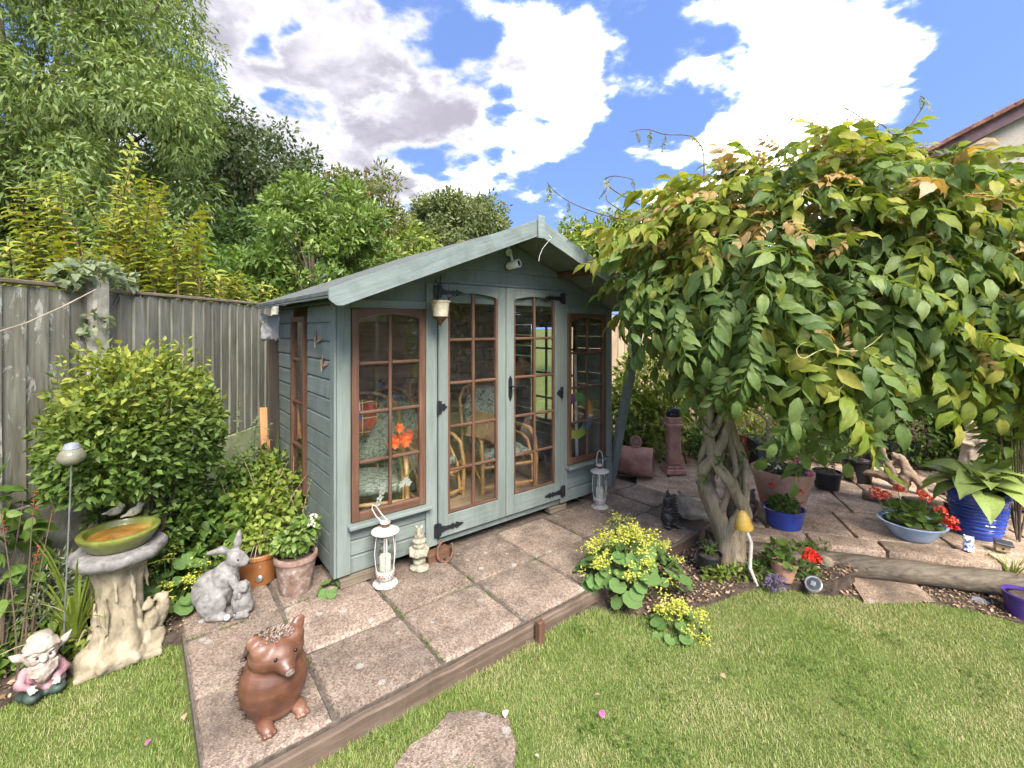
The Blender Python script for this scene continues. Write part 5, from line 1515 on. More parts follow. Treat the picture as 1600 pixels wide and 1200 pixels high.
    # driftwood
    p = G(1385, 762); r = orn('driftwood', 'twisted pale driftwood root lying on the terrace', 'driftwood', p, R(0))
    organic('wood', [('t', [(-.30, .05, .11), (-.15, .02, .12), (0, 0, .12), (.10, -.02, .06)], [.045, .04, .05, .05]), ('t', [(-.27, 0, .10), (-.26, -.02, .0)], [.03, .025]), ('t', [(.12, 0, .04), (.16, .0, .20), (.12, .03, .30), (.05, .05, .33)], [.06, .05, .045, .03]), ('t', [(.15, 0, .2), (.25, -.02, .12), (.28, -.03, .02)], [.045, .045, .04]), ('t', [(.05, 0, .12), (-.02, 0, .30), (-.05, .02, .42)], [.05, .035, .03]), ('t', [(.10, .02, .3), (.02, .03, .24)], [.03, .02])], M['driftwood'], r, .011, 2, .012, 22)
    # log pile behind the bowl
    for k, (px, py, L, rad, rz, l) in enumerate(((1400, 790, .5, .035, -.2, 'thin dark branch lying behind the pale blue bowl'), (1450, 795, .35, .045, .35, 'short brown log lying behind the pale blue bowl'), (1560, 790, .8, .06, -.15, 'long brown log lying behind the large blue pot'))):
        q = G(px, py); o = MB().tube([(-L / 2, 0, rad), (-L / 6, .01, rad * 1.1), (L / 6, -.01, rad), (L / 2, 0, rad)], [rad, rad * 1.05, rad, rad * .9], 10).build('log', M['driftwood'], None, 50); o.location = q; o.rotation_euler = (0, 0, facing(q) + rz); tag(o, l, 'log')
    # red jug
    p = G(1163, 722); r = orn('red_jug', 'red clay jug standing left of the black square planter', 'jug', p)
    MB().lathe([(0, 0), (.06, 0), (.095, .08), (.10, .14), (.075, .22), (.05, .28), (.058, .33), (.05, .335), (.042, .29), (0, .28)], 26).build('body', mat_noise('red_clay', [(.3, (.22, .05, .022)), (.7, (.40, .12, .06))], 8, 5, .4), r, 60)
    MB().tube([(.05, 0, .31), (.11, 0, .30), (.12, 0, .24), (.085, 0, .19)], .011, 8).build('handle', M['terracotta'], r, 60)
build_ornaments()

# stones and pebbles in the small bed on the right, rocks on the left
def rock(px, py, z, size, label, mat='rock', seed=0, name='stone'):
    p = G(px, py, z)
    o = organic(name, [('b', (0, 0, size[2] * .5), size), ('b', (size[0] * .3, 0, size[2] * .4), (size[0] * .7, size[1] * .8, size[2] * .8)), ('b', (-size[0] * .3, size[1] * .2, size[2] * .3), (size[0] * .6, size[1] * .7, size[2] * .7))], M[mat], None, max(size) * .09, 2, max(size) * .12, 2.2 / max(size))
    o.location = p; o.rotation_euler = (0, 0, facing(p)); tag(o, label, 'stone'); return o
rock(52, 1012, -.03, (.16, .12, .10), 'brown rock behind the gnome in the left bed')
rock(115, 935, -.0, (.12, .09, .06), 'flat brown rock left of the bird bath')
rock(1470, 905, -.18, (.09, .05, .02), 'flat grey slate piece below the log', 'slate')
M['blue_pebble'] = mat_noise('blue_glass_pebble', [(.3, (.05, .06, .16)), (.55, (.14, .17, .34)), (.8, (.30, .34, .48))], 14, 5, .2, .2)
rock(1505, 915, -.17, (.06, .05, .045), 'shiny blue painted pebble below the log', 'blue_pebble')
rock(1555, 912, -.18, (.12, .06, .04), 'long brown stone right of the blue pebble')
rock(1290, 882, -.08, (.05, .04, .04), 'pale cream stone beside the red geranium', 'stone_yellow')
rock(1440, 902, -.18, (.03, .025, .02), 'small dark pebble in the bed below the log', 'slate')
rock(1100, 880, -.08, (.07, .05, .05), 'grey stone at the foot of the twisted trunk', 'stone')

rock(1588, 935, -.18, (.07, .05, .03), 'brown stone in front of the fern at the right edge')
rock(1530, 940, -.18, (.05, .03, .018), 'thin grey slate chip right of the stone tread', 'slate')
rock(1425, 893, -.18, (.04, .03, .02), 'small pale stone tucked under the log', 'stone_yellow')
# ------------------------------------------------------------------ vegetation
def V3(a): return np.asarray(a, float)
def unit(a): return a / (np.linalg.norm(a, axis=-1, keepdims=True) + 1e-9)
def rdir(n): return unit(rng.normal(size=(n, 3)))
def cloud(ells, n, droop=.3, shell=.55, up=.6, out=.9, jit=.6, zmin=None):
    """leaf seats spread through ellipsoids [(centre, radii)]"""
    C_ = V3([e[0] for e in ells]); Rr = V3([e[1] if hasattr(e[1], '__len__') else (e[1],) * 3 for e in ells])
    w = (Rr.prod(axis=1)) ** (2 / 3); w = w / w.sum()
    k = rng.choice(len(ells), n, p=w); d = rdir(n)
    rad = shell + (1 - shell) * rng.random((n, 1)) ** .6
    P = C_[k] + d * Rr[k] * rad
    nrm = unit(d / Rr[k])
    D = unit(nrm * out + rng.normal(size=(n, 3)) * jit + np.array([0, 0, -droop]))
    N = unit(nrm * .5 + np.array([0, 0, up]) + rng.normal(size=(n, 3)) * .45)
    if zmin is not None:
        m = P[:, 2] > zmin; P, D, N, nrm = P[m], D[m], N[m], nrm[m]
    return P, D, N, nrm
def rl(n, a, b): return rng.uniform(a, b, n)

GREEN = [(0, (.045, .085, .016)), (.5, (.085, .145, .026)), (1, (.14, .20, .045))]
YGREEN = [(0, (.09, .135, .022)), (.5, (.16, .215, .035)), (1, (.26, .29, .06))]
M['leaf_green'] = mat_leaf('mid_green_leaf', GREEN)
M['leaf_dark'] = mat_leaf('dark_green_leaf', [(0, (.035, .065, .016)), (.5, (.06, .105, .026)), (1, (.095, .145, .042))])
M['leaf_yellow'] = mat_leaf('yellow_green_leaf', YGREEN)
M['leaf_shrub'] = mat_leaf('euonymus_leaf', [(0, (.05, .09, .018)), (.5, (.085, .14, .028)), (1, (.13, .19, .045))], trans=.4, young=(.33, .35, .06), rough=.4)
M['leaf_ash'] = mat_leaf('ash_leaf', [(0, (.095, .14, .042)), (.5, (.145, .20, .060)), (1, (.22, .265, .10))], trans=.4, rough=.55)
M['leaf_oak'] = mat_leaf('oak_leaf', [(0, (.04, .06, .025)), (.5, (.065, .09, .036)), (1, (.105, .135, .058))])
M['leaf_laurel'] = mat_leaf('laurel_leaf', [(0, (.07, .12, .022)), (.5, (.13, .195, .04)), (1, (.22, .28, .085))], rough=.35)
M['leaf_far'] = mat_leaf('far_tree_leaf', [(0, (.085, .11, .04)), (.5, (.13, .155, .06)), (1, (.19, .21, .09))])
M['leaf_gold'] = mat_leaf('gold_leaf', [(0, (.13, .17, .022)), (.55, (.23, .255, .040)), (.92, (.31, .29, .05)), (1, (.30, .19, .05))])
M['leaf_tips'] = mat_leaf('coppery_green_leaf', [(0, (.08, .11, .03)), (.7, (.13, .16, .045)), (.9, (.20, .15, .07)), (1, (.22, .12, .08))])
M['leaf_copper'] = mat_leaf('copper_leaf', [(0, (.10, .085, .03)), (.5, (.17, .12, .05)), (1, (.24, .13, .08))])
M['leaf_grey'] = mat_leaf('grey_green_leaf', [(0, (.10, .13, .07)), (1, (.22, .25, .14))])
M['flower_yellow'] = mat_leaf('lime_yellow_flower', [(0, (.24, .27, .03)), (.5, (.36, .36, .045)), (1, (.46, .43, .09))], trans=.2)
M['petal_white'] = mat_leaf('white_flower', [(0, (.68, .64, .58)), (1, (.8, .77, .72))])
M['petal_red'] = mat_leaf('scarlet_flower', [(0, (.48, .012, .008)), (.6, (.65, .025, .015)), (1, (.72, .06, .03))], trans=.15)
M['petal_coral'] = mat_leaf('coral_flower', [(0, (.55, .05, .025)), (.6, (.72, .11, .06)), (1, (.78, .18, .10))], trans=.15)
M['petal_pink'] = mat_leaf('pink_flower', [(0, (.50, .03, .15)), (.6, (.62, .10, .28)), (1, (.65, .22, .42))], trans=.15)
M['stem_green'] = plain('soft_green_stem', (.12, .17, .045), .6)
M['stem_brown'] = plain('brown_twig', (.10, .07, .045), .9)
M['stem_pale'] = plain('pale_tan_twig', (.30, .24, .16), .8)
M['litter'] = mat_leaf('dry_leaf_litter', [(0, (.12, .07, .04)), (.5, (.26, .165, .10)), (1, (.42, .30, .20))], trans=.1, rough=.8)

def foliage(root, name, P, D, N, L, W, mat, tpl=TPL_SIMPLE, tint=None, kind='stuff'):
    o = obj(name, leaf_mesh(name, P, D, N, L, W, M[mat], tpl, tint), root)
    if kind: o['kind'] = kind
    return o
def plant(name, label, cat, p, group=None): return thing(name, label, cat, p, 0, group)

def mound(name, label, cat, p, ells, n, L, wr, mat, droop=.3, tpl=TPL_SIMPLE, group=None, twigs=8, root=None, up=.6):
    r = root or plant(name, label, cat, p, group)
    P, D, N, nr = cloud(ells, n, droop, .35, up, zmin=-.02)
    l = rl(len(P), L * .65, L * 1.25)
    foliage(r, 'foliage', P, D, N, l, l * wr, mat, tpl)
    mb = MB()
    for k in range(twigs):
        e = ells[k % len(ells)]; c = Vector(e[0]); rr = e[1] if hasattr(e[1], '__len__') else (e[1],) * 3
        q = c + Vector((random.uniform(-.6, .6) * rr[0], random.uniform(-.6, .6) * rr[1], random.uniform(0, .6) * rr[2]))
        mb.tube([(c.x * .3, c.y * .3, 0), (q.x * .6, q.y * .6, q.z * .55), tuple(q)], [.006, .005, .002], 5)
    mb.build('stems', M['stem_brown'], r)['kind'] = 'stuff'
    return r

def shoots(root, bases, h, lean, L, wr, mat, step=.03, stem='stem_green', srad=.004, arch=.25, pair=True, tpl=TPL_SIMPLE, name='foliage', l_end=.5, droop=.2, start=.15):
    """leafy upright or arching shoots"""
    mb = MB(); P, D, N, LL = [], [], [], []
    for b in bases:
        b = Vector(b); H = h * random.uniform(.7, 1.15); a = random.uniform(0, 6.28); ln = lean * random.uniform(.3, 1.2)
        ax = Vector((math.cos(a), math.sin(a), 0)); pts = []; n = 9
        for k in range(n):
            t = k / (n - 1); pts.append(b + ax * (ln * H * t ** 1.6) + Vector((0, 0, H * (t - arch * t ** 3))))
        mb.tube(pts, [srad * (1.15 - .9 * k / n) for k in range(n)], 5)
        s = start; ph = random.uniform(0, 6)
        while s < 1.0:
            i = min(int(s * (n - 1)), n - 2); f = s * (n - 1) - i; q = pts[i].lerp(pts[i + 1], f); tg = (pts[i + 1] - pts[i]).normalized()
            for sd in ((0, math.pi) if pair else (0,)):
                w = ph + sd; x = tg.orthogonal().normalized(); x = Matrix.Rotation(w, 3, tg) @ x
                P.append(q); D.append(x * .9 + tg * .45 + Vector((0, 0, -droop))); N.append(tg + Vector((0, 0, .3)) + Vector((random.gauss(0, .2), random.gauss(0, .2), 0)))
                LL.append(L * random.uniform(.7, 1.15) * (1 - (1 - l_end) * s))
            ph += 2.4 if not pair else 1.57 + random.uniform(-.3, .3); s += step / H * random.uniform(.8, 1.2)
    mb.build('stems', M[stem], root)['kind'] = 'stuff'
    LL = np.array(LL)
    return foliage(root, name, P, D, N, LL, LL * wr, mat, tpl)

def blades(root, c, n, h, w, mat, spread=.35, arch=.5, name='blade', seg=8, single=False, rnd=None):
    """strappy leaves, each a bent ribbon with a keel"""
    for k in range(n):
        a = random.uniform(0, 6.28); H = h * random.uniform(.6, 1.1); ln = spread * random.uniform(.2, 1.1); ax = Vector((math.cos(a), math.sin(a), 0)); sd = Vector((-math.sin(a), math.cos(a), 0))
        V = []; Fc = []
        for q in range(seg + 1):
            t = q / seg; p = Vector(c) + ax * (ln * H * (t ** 1.7)) + Vector((random.uniform(-.0, .0), 0, H * (t - arch * .6 * ln / spread * t ** 3))); ww = w * (1 - t ** 2.5) * .5 + .0006
            V += [p + sd * ww, p - ax * ww * .35 * 0 - Vector((0, 0, ww * .4)), p - sd * ww]
        for q in range(seg):
            i = q * 3; Fc += [(i, i + 1, i + 4, i + 3), (i + 1, i + 2, i + 5, i + 4)]
        mb = MB(); mb.add(V, Fc); mb.build(name, M[mat], root, 180)

def in_poly(x, y, P):
    c = False; n = len(P); j = n - 1
    for i in range(n):
        if (P[i][1] > y) != (P[j][1] > y) and x < (P[j][0] - P[i][0]) * (y - P[i][1]) / (P[j][1] - P[i][1]) + P[i][0]: c = not c
        j = i
    return c

def in_poly_np(x, y, P):
    c = np.zeros(len(x), bool); j = len(P) - 1
    for i in range(len(P)):
        if P[i][1] != P[j][1]:
            c ^= ((P[i][1] > y) != (P[j][1] > y)) & (x < (P[j][0] - P[i][0]) * (y - P[i][1]) / (P[j][1] - P[i][1]) + P[i][0])
        j = i
    return c

# -- soil beds -------------------------------------------------------------------------
LB = [(-3.6, .6)] + [(q.x, q.y) for q in (G(-260, 1180, -.04), G(0, 1108, -.04), G(95, 1062, -.04), G(265, 1004, -.04), G(303, 986, -.03))] + [(q.x, q.y) for q in (PG(-1.92, 1.75), PG(-.25, 1.78), shed_pt(-.02, .1, 0), shed_pt(-.02, 1.6, 0), shed_pt(1.5, 1.6, 0))] + [(-1.5, 6.8), (-2.5, 6.8), (-2.55, 2.0)]
RB = [(q.x, q.y) for q in (PG(1.7, -1.08), PG(2.5, -1.06), PG(4.55, -1.05), RP(.3, .03), RP(1.0, .03), RP(1.0, -.2), G(1300, 922, -.13), G(1190, 915, -.11), G(1110, 945, -.1), G(1010, 965, -.1), G(930, 955, -.1))]
def bed(name, poly, z0, z1):
    mb = MB(); mb.prism(poly, z0, z1)
    o = mb.build(name, M['soil']); tag(o, kind='structure')
bed('soil_bed', LB, -.2, -.012)
RB2 = [(q.x, q.y) for q in (RP(.9, .03), RP(3.6, .03), RP(3.6, -.5), G(1640, 985, -.18), G(1520, 953, -.18), G(1440, 941, -.18), G(1290, 928, -.17), RP(.9, -.22))]
bed('soil_border', RB, -.25, -.082)
bed('soil_border', RB2, -.3, -.178)
# raised soil behind the terrace
bed('soil_border', [(RP(-.8, 2.6).x, RP(-.8, 2.6).y), (RP(3.75, 2.3).x, RP(3.75, 2.3).y), (RP(3.75, .0).x, RP(3.75, 0).y), (6.2, 2.2), (6.2, 6.75), (.9, 7.0), (1.0, 5.4)], -.2, .012)

# -- lawn grass --------------------------------------------------------------------------
def build_grass():
    t = NT('grass_blade')
    pos = t.N.new('ShaderNodeNewGeometry').outputs['Position']
    v = t.mapping(1.0, src=pos); n = t.math('ADD', t.math('MULTIPLY', t.ramp(t.noise(v, 1.5, 5, .65), [(.34, 0.12), (.66, 0.95)]), .6), t.math('MULTIPLY', t.noise(v, 9, 5, .65), .4))
    k = t.math('ADD', t.math('MULTIPLY', t.island(), .44), t.math('MULTIPLY', n, .78), True)
    col = t.ramp(k, [(.28, (.095, .165, .026)), (.50, (.160, .235, .044)), (.67, (.25, .29, .078)), (.86, (.40, .36, .18))])
    t.color(col); t.set(rough=.55, spec=.3)
    tr = t.N.new('ShaderNodeBsdfTranslucent'); t.L.new(t.mix(1.0, col, (1.2, 1.2, .5), 'MULTIPLY'), tr.inputs[0])
    mx = t.N.new('ShaderNodeMixShader'); mx.inputs[0].default_value = .3
    t.L.new(t.p.outputs[0], mx.inputs[1]); t.L.new(tr.outputs[0], mx.inputs[2]); t.L.new(mx.outputs[0], t.out.inputs[0])
    st = [(q.x, q.y) for q in [G(x, y, -.075) for x, y in ((612, 1200), (640, 1163), (670, 1145), (700, 1112), (745, 1108), (795, 1118), (806, 1160), (800, 1230), (760, 1330), (610, 1330), (590, 1250))]]
    tread = [(q.x, q.y) for q in TREAD]
    def region(x0, x1, y0, y1, dens, lscale=1.0):
        n_ = int((x1 - x0) * (y1 - y0) * dens); xs = rng.uniform(x0, x1, n_); ys = rng.uniform(y0, y1, n_)
        lf = np.ones(n_)
        qx = xs - PO.x; qy = ys - PO.y; I = (qx * D1.x + qy * D1.y) / SI; J = (qx * D2.x + qy * D2.y) / SJ
        inpat = (I > -1.93) & (J > -1.13)
        keep = ~(inpat & (I < 4.6) & (J < 6))
        keep &= ~((I <= -1.93) & in_poly_np(xs, ys, LB))
        keep &= ~((in_poly_np(xs, ys, RB) | in_poly_np(xs, ys, RB2)) & (rng.random(n_) > .03))
        keep &= ~(in_poly_np(xs, ys, st) | in_poly_np(xs, ys, tread))
        keep &= ~((ys > 3.0) & (xs > 1.0) & (J > -1.2))
        o_ = RP(0, 0); e_ = RP(1, 0) - o_; f_ = RP(0, 1) - o_
        keep &= ~((((xs - o_.x) * f_.x + (ys - o_.y) * f_.y) > -.12) & (((xs - o_.x) * e_.x + (ys - o_.y) * e_.y) > .1))
        ed = -1.13 - J
        m_ = (ed > 0) & (ed < .45) & (I > -1.5) & (I < 2.9)
        lf[m_] += .9 * (1 - ed[m_] / .45)
        return xs[keep], ys[keep], lf[keep], I[keep]
    parts = [region(-2.6, -.8, .9, 2.7, 36000), region(-.9, 1.2, 1.1, 3.0, 36000), region(1.2, 4.2, 1.3, 3.3, 28000), region(-3, 4.8, -.6, 1.0, 5000), region(4.2, 6.2, -.6, 2.7, 5000)]
    xs, ys, lf, I = (np.concatenate([p[k] for p in parts]) for k in range(4))
    n_ = len(xs)
    zz = np.array([ground_z(a, b) + (noise.noise((a * 1.3, b * 1.3, 0)) * .012) for a, b in zip(xs, ys)]) - .004
    tuft = np.array([noise.noise((a * 5, b * 5, 4)) for a, b in zip(xs, ys)])
    P = np.stack([xs, ys, zz], 1)
    a = rng.uniform(0, 6.28, n_) ; tilt = rng.uniform(.25, 1.25, n_)
    D = np.stack([np.cos(a) * tilt, np.sin(a) * tilt, np.ones(n_)], 1); N = np.stack([-np.cos(a), -np.sin(a), tilt], 1)
    L = rng.uniform(.012, .029, n_) * lf * (1 + .45 * tuft)
    o = obj('grass', leaf_mesh('grass', P, D, N, L, rng.uniform(.0016, .0030, n_), t.m, TPL_BLADE))
    tag(o, 'short mown yellowish green grass covering the lawn', 'grass', kind='stuff')
build_grass()
def clover():
    # small broad-leaved lawn weeds in patches
    P, D, N, L = [], [], [], []
    for k in range(70):
        cx, cy = rng.uniform(-.6, 3.6), rng.uniform(1.35, 2.7)
        i, j = patio_uv(cx, cy)
        if j > -1.25 or in_poly(cx, cy, RB): continue
        for q in range(int(rng.integers(8, 40))):
            x, y = cx + rng.normal(0, .05), cy + rng.normal(0, .04); a0 = rng.uniform(0, 6)
            for w in range(3):
                a = a0 + w * 2.1; P.append((x, y, ground_z(x, y) + rng.uniform(.016, .028))); D.append((math.cos(a), math.sin(a), .15)); N.append((rng.normal(0, .2), rng.normal(0, .2), 1)); L.append(rng.uniform(.007, .013))
    L = np.array(L); o = obj('clover', leaf_mesh('clover', P, D, N, L, L * .9, M['leaf_green'], TPL_SIMPLE)); tag(o, 'scattered small clover leaves growing through the lawn', 'clover', kind='stuff')
clover()

# -- trees -------------------------------------------------------------------------------
def tree(name, label, p, ells, nclump, cr, nleaf, L, wr, mat, droop, trunk_r, group='trees beyond the fence', cat='tree', seed=1, fork=.35, jit=.6, flat=.75, tpl=TPL_SIMPLE, out=.9):
    r = plant(name, label, cat, p, group)
    P0, _, _, nr = cloud(ells, nclump, 0, .62)
    cl = []
    for q in P0:
        s = random.uniform(cr[0], cr[1]); cl.append((q, (s, s, s * flat)))
    P, D, N, _ = cloud(cl, nleaf, droop, .25, .5, out, jit)
    l = rl(len(P), L * .6, L * 1.3)
    foliage(r, 'crown', P, D, N, l, l * wr, mat, tpl)
    mb = MB(); top = Vector(ells[0][0]); f = Vector((0, 0, top.z * fork))
    mb.tube([(0, 0, -.15), (.03, .02, f.z * .5), tuple(f), tuple(f.lerp(top, .6)), tuple(top)], [trunk_r * 1.25, trunk_r, trunk_r * .85, trunk_r * .5, trunk_r * .2], 10)
    idx = rng.choice(len(P0), min(26, len(P0)), replace=False)
    for i in idx:
        q = Vector(P0[i]); s = f.lerp(top, random.uniform(0, .7)); m = s.lerp(q, .5) + Vector((0, 0, .1 * (q - s).length))
        mb.tube([tuple(s), tuple(m), tuple(q)], [trunk_r * .32, trunk_r * .2, trunk_r * .06], 6)
    mb.build('trunk', M['trunk'], r, 60)
    return r
def E(px, py, Y, rx, rz, ry, base):
    """ellipsoid whose centre is seen at a photo pixel, relative to base"""
    c = AT(px, py, Y); return (tuple(c - base), (rx, ry, rz))
b = Vector((-8.6, 8.2, 0))
tree('ash_tree', 'tall light green ash tree with drooping leaves filling the upper left', b, [E(60, 130, 8.2, 2.6, 3.0, 2.4, b), E(200, 240, 7.6, 1.25, 1.5, 1.6, b), E(120, 10, 8.6, 2.4, 2.0, 2.2, b), E(-60, 260, 7.6, 2.0, 2.0, 2.0, b), E(230, 120, 8.4, 1.0, 1.3, 1.3, b), E(60, 330, 7.0, 1.8, 1.0, 1.4, b)],
     560, (.26, .56), 100000, .125, .28, 'leaf_ash', .75, .22, jit=.5)
b = Vector((-7.6, 13.5, 0))
tree('oak_tree', 'dark dense oak tree behind the ash and the yellow shrubs', b, [E(370, 330, 13.5, 2.3, 3.0, 2.0, b), E(345, 240, 13.2, 1.2, 1.1, 1.2, b), E(440, 330, 13.8, 1.4, 1.6, 1.4, b), E(300, 300, 13, 1.4, 1.6, 1.4, b)], 190, (.4, .7), 34000, .15, .5, 'leaf_oak', .3, .25)
b = Vector((-3.2, 7.4, 0))
tree('laurel_bush', 'bright glossy green laurel bush above the fence left of the roof', b, [E(490, 390, 7.4, .95, 1.0, .9, b), E(470, 330, 7.4, .5, .55, .6, b), E(540, 350, 7.6, .6, .6, .6, b), E(420, 420, 7.2, .6, .45, .6, b), E(570, 410, 7.6, .6, .5, .6, b)], 150, (.12, .26), 17000, .11, .36, 'leaf_laurel', -.25, .07, cat='bush', jit=.7)
b = Vector((-3.1, 9.6, 0))
tree('cherry_tree', 'thin leafed tree with coppery shoot tips behind the laurel bush', b, [E(560, 330, 9.6, .75, .8, .8, b), E(590, 300, 9.8, .45, .5, .5, b), E(520, 290, 9.8, .4, .5, .5, b), E(600, 370, 9.6, .8, .6, .6, b)], 70, (.15, .34), 5600, .12, .36, 'leaf_tips', .1, .06)
b = Vector((-2.6, 20, 0))
tree('round_tree', 'round grey-green tree in the distance just left of the gable top', b, [E(715, 370, 20, 2.2, 1.7, 1.8, b), E(690, 340, 20, 1.2, 1.0, 1.2, b), E(760, 350, 20, 1.0, 1.0, 1.2, b)], 180, (.3, .6), 22000, .17, .5, 'leaf_far', .2, .22)
b = Vector((-4.6, 15, 0))
tree('olive_tree', 'yellowish green tree in the distance between laurel bush and round tree', b, [E(630, 400, 15, 1.2, .9, 1, b), E(590, 410, 14.6, 1.0, .8, .9, b), E(660, 420, 15, 1.0, .6, .9, b)], 80, (.3, .5), 8000, .2, .5, 'leaf_yellow', .2, .15)
b = Vector((2.6, 15, 0))
tree('small_leaf_tree', 'distant green tree just right of the gable top', b, [E(905, 385, 15, .9, .7, .9, b), E(950, 365, 15, .9, .7, .9, b), E(1010, 370, 15, 1.0, .9, .9, b), E(870, 410, 15, .8, .6, .8, b)], 90, (.25, .5), 9000, .17, .5, 'leaf_yellow', .2, .15)
b = Vector((-5.2, 9.5, 0))
tree('holly_tree', 'dark green leafy understorey tree behind the yellow shrubs', b, [E(330, 420, 9, 1.6, 1.0, 1.2, b), E(230, 400, 9.2, 1.6, 1.3, 1.2, b), E(120, 400, 8.8, 1.8, 1.3, 1.2, b), E(400, 400, 9.5, .8, .8, .9, b), E(20, 400, 8, 1.5, 1.3, 1, b)], 150, (.25, .5), 17000, .15, .42, 'leaf_dark', .3, .12)
b = Vector((-4.0, 6.6, 0))
tree('privet_bush', 'pale green bush showing just above the fence beside the laurel', b, [E(330, 430, 6.4, .75, .45, .6, b), E(280, 410, 6.4, .5, .4, .5, b), E(380, 450, 6.5, .5, .3, .5, b)], 60, (.14, .26), 6000, .10, .45, 'leaf_green', .1, .04, cat='bush')
# background hedge line right (seen in gaps and reflections)
b = Vector((6.6, 9.5, 0))
tree('hedge_tree', 'green tree behind the wisteria beyond the back fence', b, [E(1180, 420, 9.3, 1.6, .9, 1, b), E(1350, 430, 9.3, 1.6, .9, 1, b), E(1520, 430, 8.6, 1.4, .9, 1, b)], 90, (.3, .5), 9000, .16, .5, 'leaf_green', .2, .12)
b = Vector((9.5, 1.0, 0))
tree('reflected_tree', 'leafy green tree beyond the right boundary, outside the view', b, [((0, 0, 3.2), (1.7, 1.7, 1.7)), ((.5, -2.2, 2.6), (1.3, 1.4, 1.4))], 60, (.4, .7), 7000, .2, .5, 'leaf_green', .2, .15, group='trees outside the view')

# yellow-leaved shrubs with upright shoots just over the fence
def gold(px, py, Y, h, n, label, mat='leaf_gold'):
    top = AT(px, py, Y); r = plant('golden_shrub', label, 'shrub', (top.x, top.y, 0), 'golden shrubs over the fence')
    z0 = max(.9, top.z - h)
    bs = [(random.gauss(0, .16), random.gauss(0, .14), z0 + random.uniform(-.2, .1)) for _ in range(int(n * 1.25))]
    shoots(r, bs, h, .32, .14, .42, mat, .038, 'stem_brown', .007, .12, tpl=TPL_FINE, droop=.35, l_end=.6)
    mb = MB()
    for q in bs: mb.tube([(q[0] * .2, q[1] * .2, -.1), (q[0] * .6, q[1] * .6, z0 * .6), q], [.014, .011, .007], 6)
    mb.build('branch', M['stem_brown'], r)
for a in ((85, 275, 3.7, 1.0, 7, 'golden leaved shrub with a tall single shoot above the left fence panel'), (195, 255, 3.9, 1.15, 10, 'golden leaved shrub with bronze tips left of the concrete post'), (265, 310, 3.9, .85, 9, 'golden shrub with rusty leaves right of the concrete post'),
          (20, 370, 3.3, .6, 10, 'low golden shrub at the left edge above the fence'), (135, 360, 3.5, .6, 12, 'bushy golden shrub directly behind the concrete post'), (250, 400, 4.0, .5, 12, 'low golden shrub with orange tips above the middle of the fence'), (345, 420, 5.0, .45, 10, 'low yellow shrub above the fence near the summer house'), (440, 437, 6.4, .5, 8, 'yellow shrub just above the rear corner of the roof')):
    gold(*a)
# ivy on the post
p = fp(2.75); r = mound('ivy', 'variegated ivy spilling over the top of the concrete post', 'ivy', (p.x, p.y, 1.6), [((.0, .0, .36), (.12, .16, .08)), ((-.02, .2, .32), (.08, .14, .07)), ((-.0, -.16, .30), (.08, .12, .06)), ((.06, -.05, .02), (.05, .09, .10))], 380, .05, .8, 'leaf_grey', .4, TPL_FINE)
# -- round clipped shrub
def shrub():
    c = Vector((-2.13, 2.66, 0)); r = plant('round_shrub', 'rounded glossy evergreen shrub with yellow-green new tips against the fence', 'shrub', c)
    ells = [((0, 0, 1.06), (.36, .54, .45)), ((-.02, -.22, .95), (.30, .28, .36)), ((.02, .20, 1.0), (.34, .32, .40)), ((0, .05, .6), (.26, .34, .35)), ((.05, -.1, 1.2), (.24, .32, .30))]
    P, D, N, nr = cloud(ells, 15000, -.1, .72, .5, .8, .7, zmin=.12)
    P = P * np.array([.93, .92, .97]) * (1 + .12 * np.array([noise.noise((q[0] * 3.2, q[1] * 3.2, q[2] * 3.2)) for q in nr]))[:, None]
    l = rl(len(P), .032, .056)
    # keep leaves whose seat is not deep inside another lobe
    m_ = ~((P[:, 2] < .74) & (P[:, 1] < -.14)); P, D, N, nr, l = P[m_], D[m_], N[m_], nr[m_], l[m_]
    y = np.clip((nr[:, 2] * .6 + (P[:, 2] - .6) * .85) * rng.uniform(.15, 1.1, len(P)), 0, 1) ** 1.7
    foliage(r, 'foliage', P, D, N, l, l * .5, 'leaf_shrub', TPL_SIMPLE, y)
    # stray new shoots standing proud of the clipped outline
    sb = [tuple(P[i] * .96) for i in rng.choice(np.where((nr[:, 2] > .1) & (P[:, 2] > .8))[0], 60, replace=False)]
    shoots(r, sb, .075, .55, .045, .5, 'leaf_yellow', .016, 'stem_green', .002, .1, name='shoot_leaves')
    mb = MB()
    for k in range(14):
        q = Vector(P[int(rng.integers(len(P)))]); mb.tube([(0, 0, -.1), (q.x * .4, q.y * .4, q.z * .5), tuple(q * .95)], [.016, .010, .004], 6)
    mb.build('stem', M['stem_brown'], r)
shrub()

